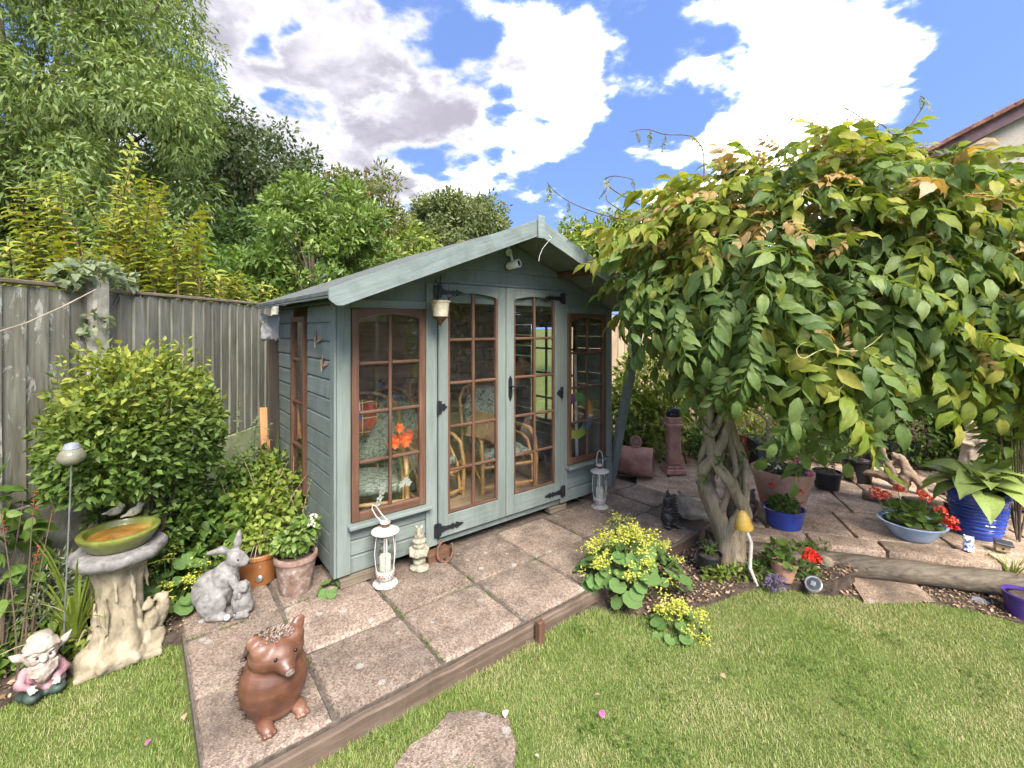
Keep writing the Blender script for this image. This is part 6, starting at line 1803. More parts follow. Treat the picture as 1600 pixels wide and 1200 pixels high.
# -- left bed planting
def lady_mantle(label, p, R_, nleaf, nfl, hl, leafL=.085, turn=0, tilt=(0, 0)):
    r = plant('lady_mantle', label, 'plant', p, "lady's mantle plants")
    mesh = {}
    tp = TPL_ROUND
    for k in range(nleaf):
        a = random.uniform(0, 6.28); q = R_ * math.sqrt(random.random()); x, y = q * math.cos(a) * 1.0, q * math.sin(a) * .8
        z = hl * (1 - .7 * (q / R_) ** 2) * random.uniform(.6, 1.0)
        key = k % 5
        if key not in mesh:
            mesh[key] = leaf_mesh('leaf', [(0, 0, 0)], [(1, 0, -.15)], [(0, 0, 1)], [leafL], [leafL * 1.05], M['leaf_mantle'], tp)
        s = random.uniform(.6, 1.25)
        Mx = Matrix.Translation((x, y, z)) @ Matrix.Rotation(a + random.gauss(0, .5), 4, 'Z') @ Matrix.Rotation(R(random.uniform(-5, 45)), 4, 'Y') @ Matrix.Rotation(R(random.gauss(0, 14)), 4, 'X') @ Matrix.Scale(s, 4)
        obj('leaf', mesh[key], r, Mx)
    mb = MB(); P, D, N, L = [], [], [], []
    for k in range(nfl):
        a = random.uniform(0, 6.28); q = R_ * 1.05 * math.sqrt(random.random()); x, y = q * math.cos(a), q * math.sin(a) * .85 - .02; z = hl * (1.15 - .75 * (q / R_) ** 2) + random.uniform(-.01, .05)
        x += tilt[0]; y += tilt[1]
        mb.tube([(x * .4, y * .4, .0), (x * .8, y * .8, z * .75), (x, y, z)], .0022, 5)
        for j in range(int(random.uniform(12, 30))):
            d = Vector((random.gauss(0, .019), random.gauss(0, .019), random.gauss(0, .015))); c = Vector((x, y, z)) + d
            for w in range(2):
                aa = random.uniform(0, 6.28); P.append(c); D.append((math.cos(aa), math.sin(aa), random.uniform(-.3, .9))); N.append((random.gauss(0, .5), random.gauss(0, .5) - .3, 1)); L.append(random.uniform(.009, .016))
    if nfl: mb.build('flower_stems', M['stem_green'], r)['kind'] = 'stuff'
    if nfl:
        L = np.array(L); foliage(r, 'flowers', P, D, N, L, L * .8, 'flower_yellow')
    return r
M['leaf_mantle'] = mat_leaf('mantle_leaf', [(0, (.07, .13, .035)), (.5, (.10, .175, .048)), (1, (.14, .22, .07))], rough=.7)
lady_mantle("yellow flowering lady's mantle spilling over the patio edge onto the lawn", G(985, 925, -.06) + Vector((.02, .06, 0)), .33, 110, 70, .31, .09)
lady_mantle("small clump of lady's mantle sprawling on the lawn below the larger one", G(1060, 985, -.1), .14, 22, 20, .10, .06)
lady_mantle("lady's mantle with yellow flowers between bird bath and rabbit statue", G(262, 950, -.01), .21, 50, 34, .32, .085)
lady_mantle("tuft of lady's mantle leaves at the front left corner of the summer house", G(516, 925, 0), .06, 8, 0, .07, .06)
lady_mantle("lady's mantle leaves with few flowers beside the left edging", G(968, 850, 0), .16, 16, 14, .16, .07)

mound('bramble', 'tangled mid-green leafy weeds at the foot of the round shrub', 'plant', Vector((-2.0, 3.05, 0)), [((0, -.05, .25), (.30, .22, .28)), ((-.05, .35, .30), (.28, .28, .27)), ((-.12, -.2, .2), (.2, .2, .22)), ((-.05, .65, .36), (.28, .28, .28))], 2600, .062, .62, 'leaf_green', .3, TPL_FINE)
mound('yellow_weed', 'yellowing leafy plant mass against the side of the summer house', 'plant', Vector((-1.72, 3.15, 0)), [((0, 0, .24), (.20, .20, .26)), ((-.02, .25, .30), (.22, .24, .26)), ((-.18, .1, .26), (.2, .2, .24)), ((-.15, .5, .35), (.22, .25, .28))], 2600, .052, .62, 'leaf_yellow', .3, TPL_FINE)
r = plant('wispy_plant', 'wispy reddish-tipped stems of weeds rising along the side wall', 'plant', Vector((-1.72, 3.3, 0)))
shoots(r, [(random.gauss(0, .14), random.gauss(.1, .16), .05) for _ in range(16)], .62, .35, .05, .42, 'leaf_gold', .05, 'stem_pale', .003, .1)
mound('ivy_cover', 'low dark ground ivy covering the soil left of the bird bath', 'ivy', Vector((-2.25, 2.40, 0)), [((0, 0, .04), (.25, .20, .10)), ((-.2, -.1, .06), (.2, .2, .14)), ((.15, .25, .08), (.2, .2, .16))], 1700, .045, .8, 'leaf_green', .2, TPL_FINE)
mound('yellow_ground_cover', 'yellow-tipped leafy ground cover behind the gnome', 'plant', Vector((-2.28, 2.24, 0)), [((0, .05, .05), (.20, .10, .10)), ((.1, .12, .08), (.2, .1, .12)), ((-.2, -.15, .04), (.15, .12, .08))], 700, .04, .8, 'leaf_yellow', .2, TPL_FINE)
mound('leafy_perennial', 'broad leaved plant with reddish stems at the left edge', 'plant', Vector((-2.42, 2.16, 0)), [((0, 0, .72), (.12, .16, .18)), ((.0, .1, .45), (.1, .15, .2))], 130, .09, .62, 'leaf_green', .4, TPL_FINE)
mound('low_herb', 'feathery blue-green herb below the red flowers, left edge', 'plant', Vector((-2.36, 2.24, .1)), [((0, .1, .2), (.16, .16, .18))], 1400, .035, .25, 'leaf_grey', -.2, TPL_SIMPLE)
r = plant('red_flower', 'rusty red flower spikes beside the concrete gravel board', 'flower', Vector((-2.2, 2.13, 0))); shoots(r, [(random.gauss(0, .03), random.gauss(0, .03), 0) for _ in range(4)], .82, .15, .03, .4, 'petal_red', .022, 'stem_brown', .004, .05, start=.86)
r = plant('day_lily', 'clump of long arching grassy leaves behind the bird bath', 'plant', Vector((-2.15, 2.28, 0))); blades(r, (0, 0, 0), 30, .72, .016, 'leaf_yellow', .75, .7)
r = plant('dead_stalks', 'dry bent straw coloured stalks left of the bird bath', 'plant', Vector((-2.1, 2.32, 0))); blades(r, (0, 0, 0), 9, .42, .012, 'stem_pale', 1.2, .8)
r = plant('rose_branch', 'rose shoot with pale leaves in front of the fence near the roof corner', 'plant', Vector((-2.1, 3.75, 0)))
shoots(r, [(0, 0, .2), (.06, .02, .2), (-.1, -.05, .2), (.1, -.1, .1)], 1.05, .22, .075, .62, 'leaf_grey', .06, 'stem_green', .005, .15, tpl=TPL_FINE)
r = plant('tall_grass', 'tall thin grass blades by the rear corner of the summer house', 'grass', Vector((-1.98, 3.85, 0))); blades(r, (0, 0, .0), 16, .95, .014, 'leaf_green', .35, .3)
r = plant('fence_wire', 'thin pale cord stretched across the left fence panel', 'cord', Vector((0, 0, 0)))
MB().tube([tuple(AT(-40, 530, 2.0)), tuple(AT(40, 505, 2.3)), tuple(AT(100, 478, 2.52)), tuple(AT(150, 452, 2.68))], .0035, 6).build('cord', M['stem_pale'], r)
# ------------------------------------------------------------------ wisteria
M['wis_green'] = mat_leaf('wisteria_leaf', [(0, (.068, .112, .028)), (.5, (.11, .158, .040)), (1, (.17, .215, .060))], trans=.42, rough=.48, spec=.25)
M['wis_lime'] = mat_leaf('wisteria_young_leaf', [(0, (.12, .17, .022)), (.5, (.20, .225, .035)), (1, (.30, .27, .055))], trans=.45, rough=.5, spec=.2)
M['wis_bronze'] = mat_leaf('wisteria_bronze_leaf', [(0, (.27, .17, .05)), (.5, (.36, .24, .10)), (1, (.42, .32, .21))], trans=.45, rough=.5, spec=.2)
_v = []
for t_, w_, h_ in zip([0, .07, .22, .42, .62, .80, .93, 1], [.025, .20, .43, .5, .43, .25, .08, 0], [0, .015, .04, .045, .02, -.045, -.13, -.20]):
    if w_ == 0: _v.append((t_, 0, h_))
    else: _v += [(t_, w_, h_ + .02 + .03 * math.sin(t_ * 19)), (t_, w_ * .5, h_ + .045 * w_ * 2), (t_, 0, h_ - .012), (t_, -w_ * .5, h_ + .045 * w_ * 2), (t_, -w_, h_ + .02 + .03 * math.sin(t_ * 17 + 1))]
_q = [(5 * k + j, 5 * k + j + 1, 5 * k + j + 6, 5 * k + j + 5)[::-1] for k in range(6) for j in range(4)]
TPL_WIS = (np.array(_v, float), [np.array(_q), np.array([(30 + j, 35, 31 + j) for j in range(4)])])
def pinnate(seed, pairs=5, length=.34, lf=.10, droop=.5, tpl=TPL_FINE):
    """one compound leaf along +x, curving down, leaflets in pairs"""
    rr = random.Random(seed); P, D, N, L = [], [], [], []; pts = []
    for k in range(11):
        t = k / 10; pts.append(Vector((length * t * (1 - .12 * droop * t), rr.uniform(-.004, .004), -length * droop * .45 * t * t)))
    def at(t):
        i = min(int(t * 10), 9); return pts[i].lerp(pts[i + 1], t * 10 - i), (pts[i + 1] - pts[i]).normalized()
    for k in range(pairs):
        t = .2 + .68 * k / (pairs - 1)
        for s in (-1, 1):
            q, tg = at(t + rr.uniform(-.02, .02)); d = tg * .75 + Vector((0, s * 1.0, 0)) + Vector((0, 0, -rr.uniform(.15, .75)))
            P.append(q); D.append(d + Vector((rr.gauss(0, .2), rr.gauss(0, .15), rr.gauss(0, .22)))); N.append(Vector((rr.gauss(0, .35), s * .25 + rr.gauss(0, .35), 1))); L.append(lf * rr.uniform(.68, 1.15) * (1.05 - .25 * abs(t - .5)))
    q, tg = at(1.0); P.append(q); D.append(tg + Vector((0, 0, -.25))); N.append((0, 0, 1)); L.append(lf * 1.05)
    L = np.array(L); V, pl = leaf_verts(P, D, N, L, L * .46, tpl)
    mb = MB(); mb.tube(pts[::2] + [pts[-1]], [.0028 - .0003 * k for k in range(len(pts[::2]) + 1)], 4)
    o = len(V); V = np.concatenate([V, np.array(mb.v)])
    quads = [f for f in mb.f if len(f) == 4]
    pl = [np.concatenate([pl[0], np.array(quads) + o]), pl[1]]
    return V, pl
M['stem_lime'] = plain('pale_lime_shoot', (.30, .29, .12), .6)
def build_wisteria():
    base = G(1142, 882, -.1); W = thing('wisteria', 'umbrella-shaped wisteria with twisted trunk on the right', 'tree', base)
    # -- twisted stems
    top = Vector((-.08, .05, 1.14)); n = 9; ends = []
    for k in range(n):
        a0 = k * 2 * math.pi / n + random.uniform(-.25, .25); tw = (1 if k % 3 else -1) * random.uniform(2.6, 4.2); rr = random.choice((.022, .030, .036, .042, .046)); pts = []; ph_ = random.uniform(0, 9); rad = []
        big = random.uniform(.75, 1.25)
        for i in range(64):
            t = i / 63; z = t * 1.20
            Rz = np.interp(z, [0, .12, .30, .50, .70, .90, 1.05, 1.2], [.075, .065, .09, .135, .145, .10, .08, .10]) * (1 + (big - 1) * math.sin(math.pi * t))
            a = a0 + tw * t + .35 * math.sin(t * 7 + k)
            Rz *= 1 + .28 * noise.noise((ph_, z * 4.5, 1)); a += .5 * noise.noise((ph_, z * 3, 5))
            pts.append(Vector((top.x * t + Rz * math.cos(a), top.y * t + Rz * .8 * math.sin(a), z))); rad.append(rr * (1.18 - .35 * t + .20 * noise.noise((ph_, z * 11, 3))))
        roughen(MB().tube(pts, rad, 14).build('stem', M['vine'], W, 70), rr * .22, 55, (1, 1, .3)); ends.append((pts[-1], rad[-1]))
    organic('stump', [('t', [(0, 0, -.05), (0, 0, .08), (.01, 0, .22)], [.13, .095, .06]), ('t', [(.02, -.02, .02), (.10, -.10, -.02)], [.05, .03]), ('t', [(-.02, -.02, .02), (-.11, -.06, -.02)], [.05, .03])], M['vine'], W, .014, 2, .012, 18)
    # -- crown frame
    cc = Vector((2.34, 3.32, 1.72)) - base; rad3 = Vector((1.46, 1.0, 1.04))
    for k, (e, r0) in enumerate(ends * 2):
        a = k * 2.4; q = cc + Vector((math.cos(a) * rad3.x * .7, math.sin(a) * rad3.y * .7, random.uniform(.2, .75)))
        m = e.lerp(q, .4) + Vector((0, 0, .22))
        MB().tube([tuple(e - Vector((0, 0, .05))), tuple(e.lerp(m, .5) + Vector((0, 0, .06))), tuple(m), tuple(q)], [r0, r0 * .7, r0 * .55, r0 * .2], 8).build('limb', M['vine'], W, 70)
    # -- leaves
    prm = [(s, random.choice((5, 5, 6)), random.uniform(.26, .38), random.uniform(.085, .118), random.uniform(.3, 1.3)) for s in range(12)]
    var = [pinnate(*q) for q in prm]; var_near = [pinnate(*q, tpl=TPL_WIS) for q in prm]
    small = [pinnate(30 + s, 6, .22, .048, .5) for s in range(3)]; small_near = [pinnate(30 + s, 6, .22, .048, .5, TPL_WIS) for s in range(3)]
    seats = []
    for k in range(3000):
        u = rdir(1)[0]
        if u[2] < -.62: continue
        s = rng.uniform(.80, 1.03) if rng.random() < .88 else rng.uniform(.45, .8)
        # lumpy outline
        lump = 1 + .06 * noise.noise((u[0] * 2.2, u[1] * 2.2, u[2] * 2.2 + 3))
        ee = 2.9 if u[0] < 0 else 2.2; pn = (abs(u[0]) ** ee + abs(u[1]) ** ee + abs(u[2]) ** ee) ** (-1 / ee)      # squarer shoulders than a ball
        p = Vector((u[0] * rad3.x, u[1] * rad3.y, u[2] * rad3.z)) * (s * lump * pn)
        if u[0] > 0 and p.z > 0: p.z *= 1 - .36 * max(0, u[0] - .05)
        if p.z < 0: p.x *= 1 - .10 * (-p.z); p.y *= 1.0
        q = cc + p; wpos = q + base
        # underside: a high arch over the trunk, longer skirts either side of it
        tip = wpos + Vector((u[0] * .12, u[1] * .12, -.17 if u[2] < .3 else 0))
        lim = np.interp(tip.x / tip.y, [.15, .25, .35, .46, .55, .63, .72, .80, .92, 1.05, 1.2], [.15, .035, -.10, -.17, -.17, -.28, -.26, -.16, -.12, -.14, -.17])
        if (tip.z - CAM_H) / tip.y < lim + rng.normal(0, .012): continue
        seats.append((q, Vector(u), s))
    rest = {}; near = []
    camv = -base + Vector((0, 0, CAM_H))
    for (q, u, s) in seats:
        up = u.z
        D = Vector((u.x, u.y, 0)); D = D.normalized() if D.length > .05 else Vector((1, 0, 0))
        a = random.gauss(0, .9); D = Matrix.Rotation(a, 3, 'Z') @ D
        D = (D + Vector((0, 0, -.15 - .68 * max(0, 1 - up) + .75 * max(0, up) + random.gauss(0, .3)))).normalized()
        N = (u * .8 + Vector((0, 0, .55)) + Vector((random.gauss(0, .4), random.gauss(0, .4), random.gauss(0, .25)))).normalized()
        S = N.cross(D).normalized(); N = D.cross(S)
        sc = random.uniform(.82, 1.32)
        Mx = Matrix.Translation(q) @ Matrix((D, S, N)).transposed().to_4x4() @ Matrix.Scale(sc, 4)
        wx = (q + base).x
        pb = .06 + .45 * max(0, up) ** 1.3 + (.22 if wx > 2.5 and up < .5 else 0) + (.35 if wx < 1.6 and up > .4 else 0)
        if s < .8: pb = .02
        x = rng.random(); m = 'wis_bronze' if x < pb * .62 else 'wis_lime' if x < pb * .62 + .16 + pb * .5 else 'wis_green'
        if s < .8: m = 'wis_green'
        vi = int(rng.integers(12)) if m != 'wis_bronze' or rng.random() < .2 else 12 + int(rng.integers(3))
        front = (camv - q).normalized().dot(u) * (1 if s > .86 else .2) / (camv - q).length
        near.append((front, Mx, m, vi))
    near.sort(key=lambda t: -t[0])
    allv = var + small; cache = {}
    for (f, Mx, m, vi) in near[:300]:
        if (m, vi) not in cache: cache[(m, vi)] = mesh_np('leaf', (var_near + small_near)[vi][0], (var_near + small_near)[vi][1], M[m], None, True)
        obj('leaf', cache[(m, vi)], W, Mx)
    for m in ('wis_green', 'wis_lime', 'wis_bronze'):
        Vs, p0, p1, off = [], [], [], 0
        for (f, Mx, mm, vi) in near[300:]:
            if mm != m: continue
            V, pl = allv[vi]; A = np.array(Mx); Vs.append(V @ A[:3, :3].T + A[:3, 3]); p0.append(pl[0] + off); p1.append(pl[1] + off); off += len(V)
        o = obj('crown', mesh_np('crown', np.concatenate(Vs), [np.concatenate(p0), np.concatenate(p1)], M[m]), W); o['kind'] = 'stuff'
    # -- whippy tendrils above the crown and one looping shoot at the front
    def tendril(pix, Y, rad=.0055, leaves=True, mat='stem_brown'):
        pts = [AT(px, py, Y + .1 * math.sin(i)) - base for i, (px, py) in enumerate(pix)]
        sm = []
        for i in range(len(pts) - 1):
            p0, p1, p2, p3 = pts[max(i - 1, 0)], pts[i], pts[i + 1], pts[min(i + 2, len(pts) - 1)]
            for q in range(5):
                t = q / 5; sm.append(.5 * ((2 * p1) + (p2 - p0) * t + (2 * p0 - 5 * p1 + 4 * p2 - p3) * t * t + (3 * p1 - p0 - 3 * p2 + p3) * t ** 3))
        sm.append(pts[-1]); k = len(sm)
        MB().tube(sm, [rad * (1 - .6 * i / k) for i in range(k)], 5).build('tendril', M[mat], W)
        if leaves:
            for i in range(3, k, 4):
                vi = 12 + i % 3; mm = 'wis_lime' if i % 2 else 'wis_bronze'
                if (mm, vi) not in cache: cache[(mm, vi)] = mesh_np('leaf', allv[vi][0], allv[vi][1], M[mm])
                obj('young_leaf', cache[(mm, vi)], W, Matrix.Translation(sm[i]) @ Matrix.Rotation(random.uniform(0, 6.28), 4, 'Z') @ Matrix.Rotation(R(30), 4, 'Y') @ Matrix.Scale(random.uniform(.35, .6), 4))
    tendril([(1100, 280), (1098, 235), (1080, 213), (1040, 210), (1010, 202), (985, 206)], 3.2)
    tendril([(1165, 265), (1175, 210), (1210, 182), (1250, 176), (1265, 182)], 3.3)
    tendril([(1180, 262), (1195, 220), (1212, 200), (1222, 228)], 3.3, leaves=False)
    tendril([(1390, 245), (1370, 205), (1340, 180), (1310, 166), (1275, 178), (1262, 196)], 3.2)
    tendril([(1410, 240), (1385, 200), (1360, 192), (1340, 210), (1320, 230)], 3.3, leaves=False)
    tendril([(1400, 235), (1420, 200), (1440, 170), (1444, 155), (1438, 150)], 3.3)
    tendril([(1375, 235), (1365, 200), (1330, 185), (1322, 195)], 3.25, leaves=False)
    tendril([(1000, 320), (960, 298), (945, 282), (960, 275), (990, 280)], 3.2)
    tendril([(985, 345), (940, 335), (895, 318), (868, 300), (855, 285)], 3.4)
    tendril([(980, 335), (950, 315), (948, 305)], 3.3, leaves=False)
    tendril([(1590, 470), (1540, 430), (1500, 445), (1450, 470), (1440, 480)], 2.5, .003, False, 'stem_lime')
    tendril([(1560, 455), (1500, 480), (1420, 490), (1350, 545), (1290, 545), (1255, 560), (1245, 545), (1265, 535), (1300, 560), (1290, 575), (1270, 570)], 2.25, .0032, False, 'stem_lime')
    tendril([(1330, 545), (1310, 570), (1318, 600), (1305, 612)], 2.25, .003, False, 'stem_lime')
    # small shoots on the trunk
    shoots(W, [(random.gauss(-.1, .1), random.gauss(-.08, .05), random.uniform(.5, .95)) for _ in range(7)], .22, .9, .06, .42, 'wis_green', .05, 'stem_green', .003, .3, tpl=TPL_FINE, name='sprouts')
build_wisteria()

# ------------------------------------------------------------------ pots and what grows in them
def pot(name, label, p, rt, rb, h, mat, rim=.02, cat='potted plant', ridges=0, group=None, lip=True, scale=1):
    r = orn(name, label, cat, p, 0, group)
    pr = [(0, 0), (rb, 0)]
    k = 40 if ridges else 6
    for i in range(1, k):
        t = i / k; q = rb + (rt * .94 - rb) * t ** .85
        if ridges: q += .0045 * math.cos(t * ridges * 2 * math.pi) * (1 if .1 < t < .86 else 0)
        pr.append((q, h * t * .86))
    if lip: pr += [(rt * .95, h * .86), (rt, h * .875), (rt * 1.01, h * .985), (rt * .99, h), (rt - rim, h), (rt - rim - .004, h * .86), (rt * .7, h * .84)]
    else: pr += [(rt, h * .96), (rt * 1.01, h * .985), (rt * .985, h), (rt - rim, h), (rt - rim - .006, h * .9), (rt * .7, h * .84)]
    MB().lathe(pr, 48).build('pot', M[mat], r, 45)
    MB().lathe([(0, h * .90), (rt * .5, h * .895), (rt - rim * .9, h * .875)], 32, None, lambda a, z: 1 + .02 * math.sin(a * 7)).build('soil', M['soil'], r, 180)
    return r
def flower_heads(root, heads, mat, rad=.036, n=46, L=.020, name='flower'):
    for (x, y, z) in heads:
        P, D, N = [], [], []
        for k in range(n):
            d = rdir(1)[0]; d[2] = abs(d[2]) * .9; P.append(np.array((x, y, z)) + d * rad * rng.uniform(.55, 1)); D.append(d + rng.normal(size=3) * .6); N.append(d)
        obj(name, leaf_mesh(name, P, D, N, np.full(n, L), np.full(n, L * .9), M[mat], TPL_SIMPLE), root)
def geranium(root, z, n, spread, mat, heads, L=.06):
    P, D, N, _ = cloud([((0, 0, z + .06), (spread, spread * .8, .07))], n, .1, .5, 1.2)
    l = rl(len(P), L * .7, L * 1.2); foliage(root, 'foliage', P, D, N, l, l, 'leaf_green', TPL_ROUND)
    mb = MB()
    for (x, y, zz) in heads: mb.tube([(x * .3, y * .3, z), (x * .8, y * .8, (z + zz) / 2), (x, y, zz)], .003, 5)
    for k in range(0, len(P), 3): mb.tube([(P[k][0] * .3, P[k][1] * .3, z - .01), tuple(P[k])], .002, 4)
    mb.build('stems', M['stem_green'], root); flower_heads(root, heads, mat)

p = G(462, 922); r = pot('flower_pot', 'lime stained terracotta pot with white flowered plant at the corner of the summer house', p, .125, .085, .23, 'terracotta_old', .016)
P, D, N, _ = cloud([((0, 0, .33), (.10, .09, .09)), ((.06, .03, .36), (.07, .07, .07)), ((-.05, 0, .30), (.08, .08, .06))], 520, .1, .3, .9); l = rl(len(P), .03, .05); foliage(r, 'foliage', P, D, N, l, l * .75, 'leaf_laurel', TPL_FINE)
shoots(r, [(random.gauss(0, .03), random.gauss(0, .03), .2) for _ in range(6)], .2, .4, .03, .6, 'leaf_laurel', .03, 'stem_green', .003)
flower_heads(r, [(.09, -.04, .40), (.10, -.02, .44)], 'petal_white', .018, 16, .018)
p = G(405, 905); r = pot('flower_pot', 'glossy orange pot with trailing straw-like plant behind the rabbit statue', p, .14, .10, .20, 'terracotta_glossy', .014)
blades(r, (0, -.02, .17), 30, .22, .006, 'stem_pale', .9, 1.3); P, D, N, _ = cloud([((0, 0, .27), (.14, .12, .08))], 260, .2, .3); l = rl(len(P), .03, .05); foliage(r, 'foliage', P, D, N, l, l * .6, 'leaf_yellow', TPL_FINE)
# terracotta planter
M['terracotta_pale'] = mat_noise('pale_terracotta', [(.28, (.28, .15, .10)), (.55, (.40, .23, .155)), (.8, (.48, .32, .24))], 8, 7, .85, .3, .003)
p = G(1222, 795); r = pot('flower_pot', 'large terracotta planter with pink and white petunias behind the small blue bowl', p, .25, .16, .36, 'terracotta_pale', .03)
P, D, N, _ = cloud([((-.08, 0, .36), (.14, .13, .06)), ((.1, -.05, .36), (.12, .1, .06))], 420, .2, .3); l = rl(len(P), .028, .05); foliage(r, 'foliage', P, D, N, l, l * .6, 'leaf_grey', TPL_FINE)
flower_heads(r, [(.10, -.08, .43), (.12, -.05, .46), (.20, -.12, .36)], 'petal_pink', .022, 14, .026); flower_heads(r, [(-.12, -.1, .40), (-.03, -.12, .39)], 'petal_white', .018, 12, .02)
flower_heads(r, [(.13, -.22, .24), (-.07, -.235, .26)], 'petal_red', .024, 22, .018)
# small blue bowl
p = G(1225, 820); r = pot('flower_pot', 'small cobalt blue bowl with sprawling twiggy plant on the terrace edge', p, .155, .125, .145, 'cobalt', .012, lip=False)
P, D, N, _ = cloud([((0, 0, .17), (.11, .1, .06))], 240, .1, .3); l = rl(len(P), .03, .05); foliage(r, 'foliage', P, D, N, l, l * .5, 'leaf_green', TPL_FINE)
shoots(r, [(random.gauss(.04, .05), random.gauss(0, .04), .11) for _ in range(14)], .16, 1.0, .018, .4, 'leaf_copper', .03, 'stem_brown', .0025, .5)
# pale blue bowl of geraniums
p = G(1424, 838); r = pot('flower_pot', 'wide pale blue bowl of coral red geraniums on the terrace', p, .215, .12, .125, 'pale_blue', .016, lip=False)
geranium(r, .10, 95, .17, 'petal_coral', [(-.22, -.05, .31), (-.20, -.1, .28), (-.15, -.08, .30), (-.08, .04, .33), (.06, .02, .33), (.09, .0, .31), (.17, -.04, .25), (.22, -.12, .21)])
flower_heads(r, [(.20, -.10, .19), (.23, -.12, .16)], 'petal_red', .032, 40, .018)
# large blue pot with hosta
p = G(1527, 834); r = pot('flower_pot', 'large ribbed cobalt blue pot with broad leaved hosta', p, .20, .135, .36, 'cobalt', .02, ridges=11)
M['leaf_hosta'] = mat_leaf('hosta_leaf', [(0, (.17, .24, .07)), (.5, (.24, .31, .09)), (1, (.32, .37, .12))], trans=.3, rough=.45)
_v = []; 
for t_, w_ in ((0, .04), (.10, .34), (.28, .5), (.52, .46), (.76, .28), (.92, .1), (1, 0)):
    h_ = .10 * math.sin(t_ * 3.0) - .55 * t_ * t_
    if w_: _v += [(t_, w_, h_ + .05), (t_, w_ * .5, h_ + .0), (t_, 0, h_ - .03), (t_, -w_ * .5, h_ + .0), (t_, -w_, h_ + .05)]
    else: _v.append((t_, 0, h_))
_q = [(5 * k + j, 5 * k + j + 1, 5 * k + j + 6, 5 * k + j + 5)[::-1] for k in range(5) for j in range(4)]
TPL_HOSTA = (np.array(_v, float), [np.array(_q), np.array([(25 + j, 30, 26 + j) for j in range(4)])])
hm = [leaf_mesh('leaf', [(0, 0, 0)], [(1, 0, .25)], [(0, 0, 1)], [.26], [.19], M['leaf_hosta'], TPL_HOSTA) for _ in range(3)]
for k in range(24):
    a = k * 2.4 + random.uniform(-.2, .2); t = k / 24; st = Vector((math.cos(a), math.sin(a), 0)) * (.05 + .11 * t)
    z = .48 - .12 * t
    MB().tube([(st.x * .2, st.y * .2, .31), (st.x * .7, st.y * .7, z * .92), (st.x, st.y, z)], .006, 5).build('stalk', M['stem_green'], r)
    o = obj('leaf', hm[k % 3], r, Matrix.Translation((st.x, st.y, z)) @ Matrix.Rotation(a, 4, 'Z') @ Matrix.Rotation(R(-25 + 42 * t + random.uniform(-8, 8)), 4, 'Y') @ Matrix.Rotation(random.gauss(0, .2), 4, 'X') @ Matrix.Scale(random.uniform(.75, 1.15), 4)); 
    for pg in o.data.polygons: pg.use_smooth = True
# small geranium in terracotta on the ground
p = G(1222, 905, -.082); r = pot('flower_pot', 'small tilted terracotta pot with one bright red geranium near the solar spotlight', p, .085, .06, .12, 'terracotta', .01)
geranium(r, .10, 34, .11, 'petal_red', [(.14, -.02, .22), (.17, -.04, .20), (.13, -.05, .185)], .055)
r.rotation_euler = (R(-8), R(6), facing(p))
P, D, N = [], [], []
p = G(1108, 893, -.082); r = pot('flower_pot', 'small black pot with fern-like leaves at the foot of the trunk', p, .085, .07, .13, 'black_plastic', .006)
shoots(r, [(random.gauss(0, .02), random.gauss(0, .02), .1) for _ in range(5)], .16, .8, .05, .36, 'leaf_green', .025, 'stem_green', .002, .3, tpl=TPL_FINE)
p = G(1600, 962, -.18); r = pot('flower_pot', 'purple pot cut off by the right edge of the photograph', p, .10, .08, .14, 'cobalt', .01)
purp = mat_noise('purple_glaze', [(.3, (.045, .02, .14)), (.7, (.09, .045, .24))], 8, 5, .3)
for ch in r.children:
    if ch.name.startswith('pot'): ch.data.materials[0] = purp
r = plant('fern', 'bright green grassy fern at the right end of the log', 'plant', G(1580, 925, -.18)); blades(r, (0, 0, 0), 30, .30, .012, 'leaf_yellow', .6, .5)
# black square planters and pots at the back
def planter(px, py, w, h, label):
    p = G(px, py); r = orn('square_planter', label, 'planter', p, R(20))
    V = []; 
    for (s, z) in ((.78, 0), (1.0, h), (.92, h), (.80, h * .8)):
        for a, b in ((-1, -1), (1, -1), (1, 1), (-1, 1)): V.append((a * w / 2 * s, b * w / 2 * s, z))
    Fc = [(3, 2, 1, 0), (12, 13, 14, 15)]
    for l in range(3):
        for k in range(4): Fc.append((l * 4 + k, l * 4 + (k + 1) % 4, l * 4 + 4 + (k + 1) % 4, l * 4 + 4 + k))
    mb = MB(); mb.add(V, Fc); mb.build('pot', plain('slate_plastic', (.035, .037, .045), .5), r)
    MB().box((0, 0, h * .82), (w * .8, w * .8, .03)).build('soil', M['soil'], r)
    return r
r = planter(1197, 732, .30, .32, 'black square planter with yellowing shrub behind the terracotta planter'); shoots(r, [(random.gauss(0, .06), random.gauss(0, .06), .25) for _ in range(12)], .42, .5, .05, .5, 'leaf_gold', .045, 'stem_brown', .004, .2, tpl=TPL_FINE)
r = planter(1405, 722, .28, .26, 'small black square planter with straggly plant behind the driftwood'); shoots(r, [(random.gauss(0, .06), random.gauss(0, .06), .2) for _ in range(10)], .42, .5, .05, .5, 'leaf_gold', .05, 'stem_brown', .004, .2, tpl=TPL_FINE)
for (px, py, a, h, l) in ((1292, 762, .13, .17, 'squat black nursery pot with dry reddish plant right of the terracotta planter'), (1340, 750, .15, .24, 'tall black nursery pot in the shade beside the driftwood')):
    r = pot('nursery_pot', l, G(px, py), a, a * .8, h, 'black_plastic', .008); shoots(r, [(random.gauss(0, .04), random.gauss(0, .04), h * .85) for _ in range(7)], .2, .6, .04, .5, 'leaf_copper', .04, 'stem_brown', .003, .4, tpl=TPL_FINE)
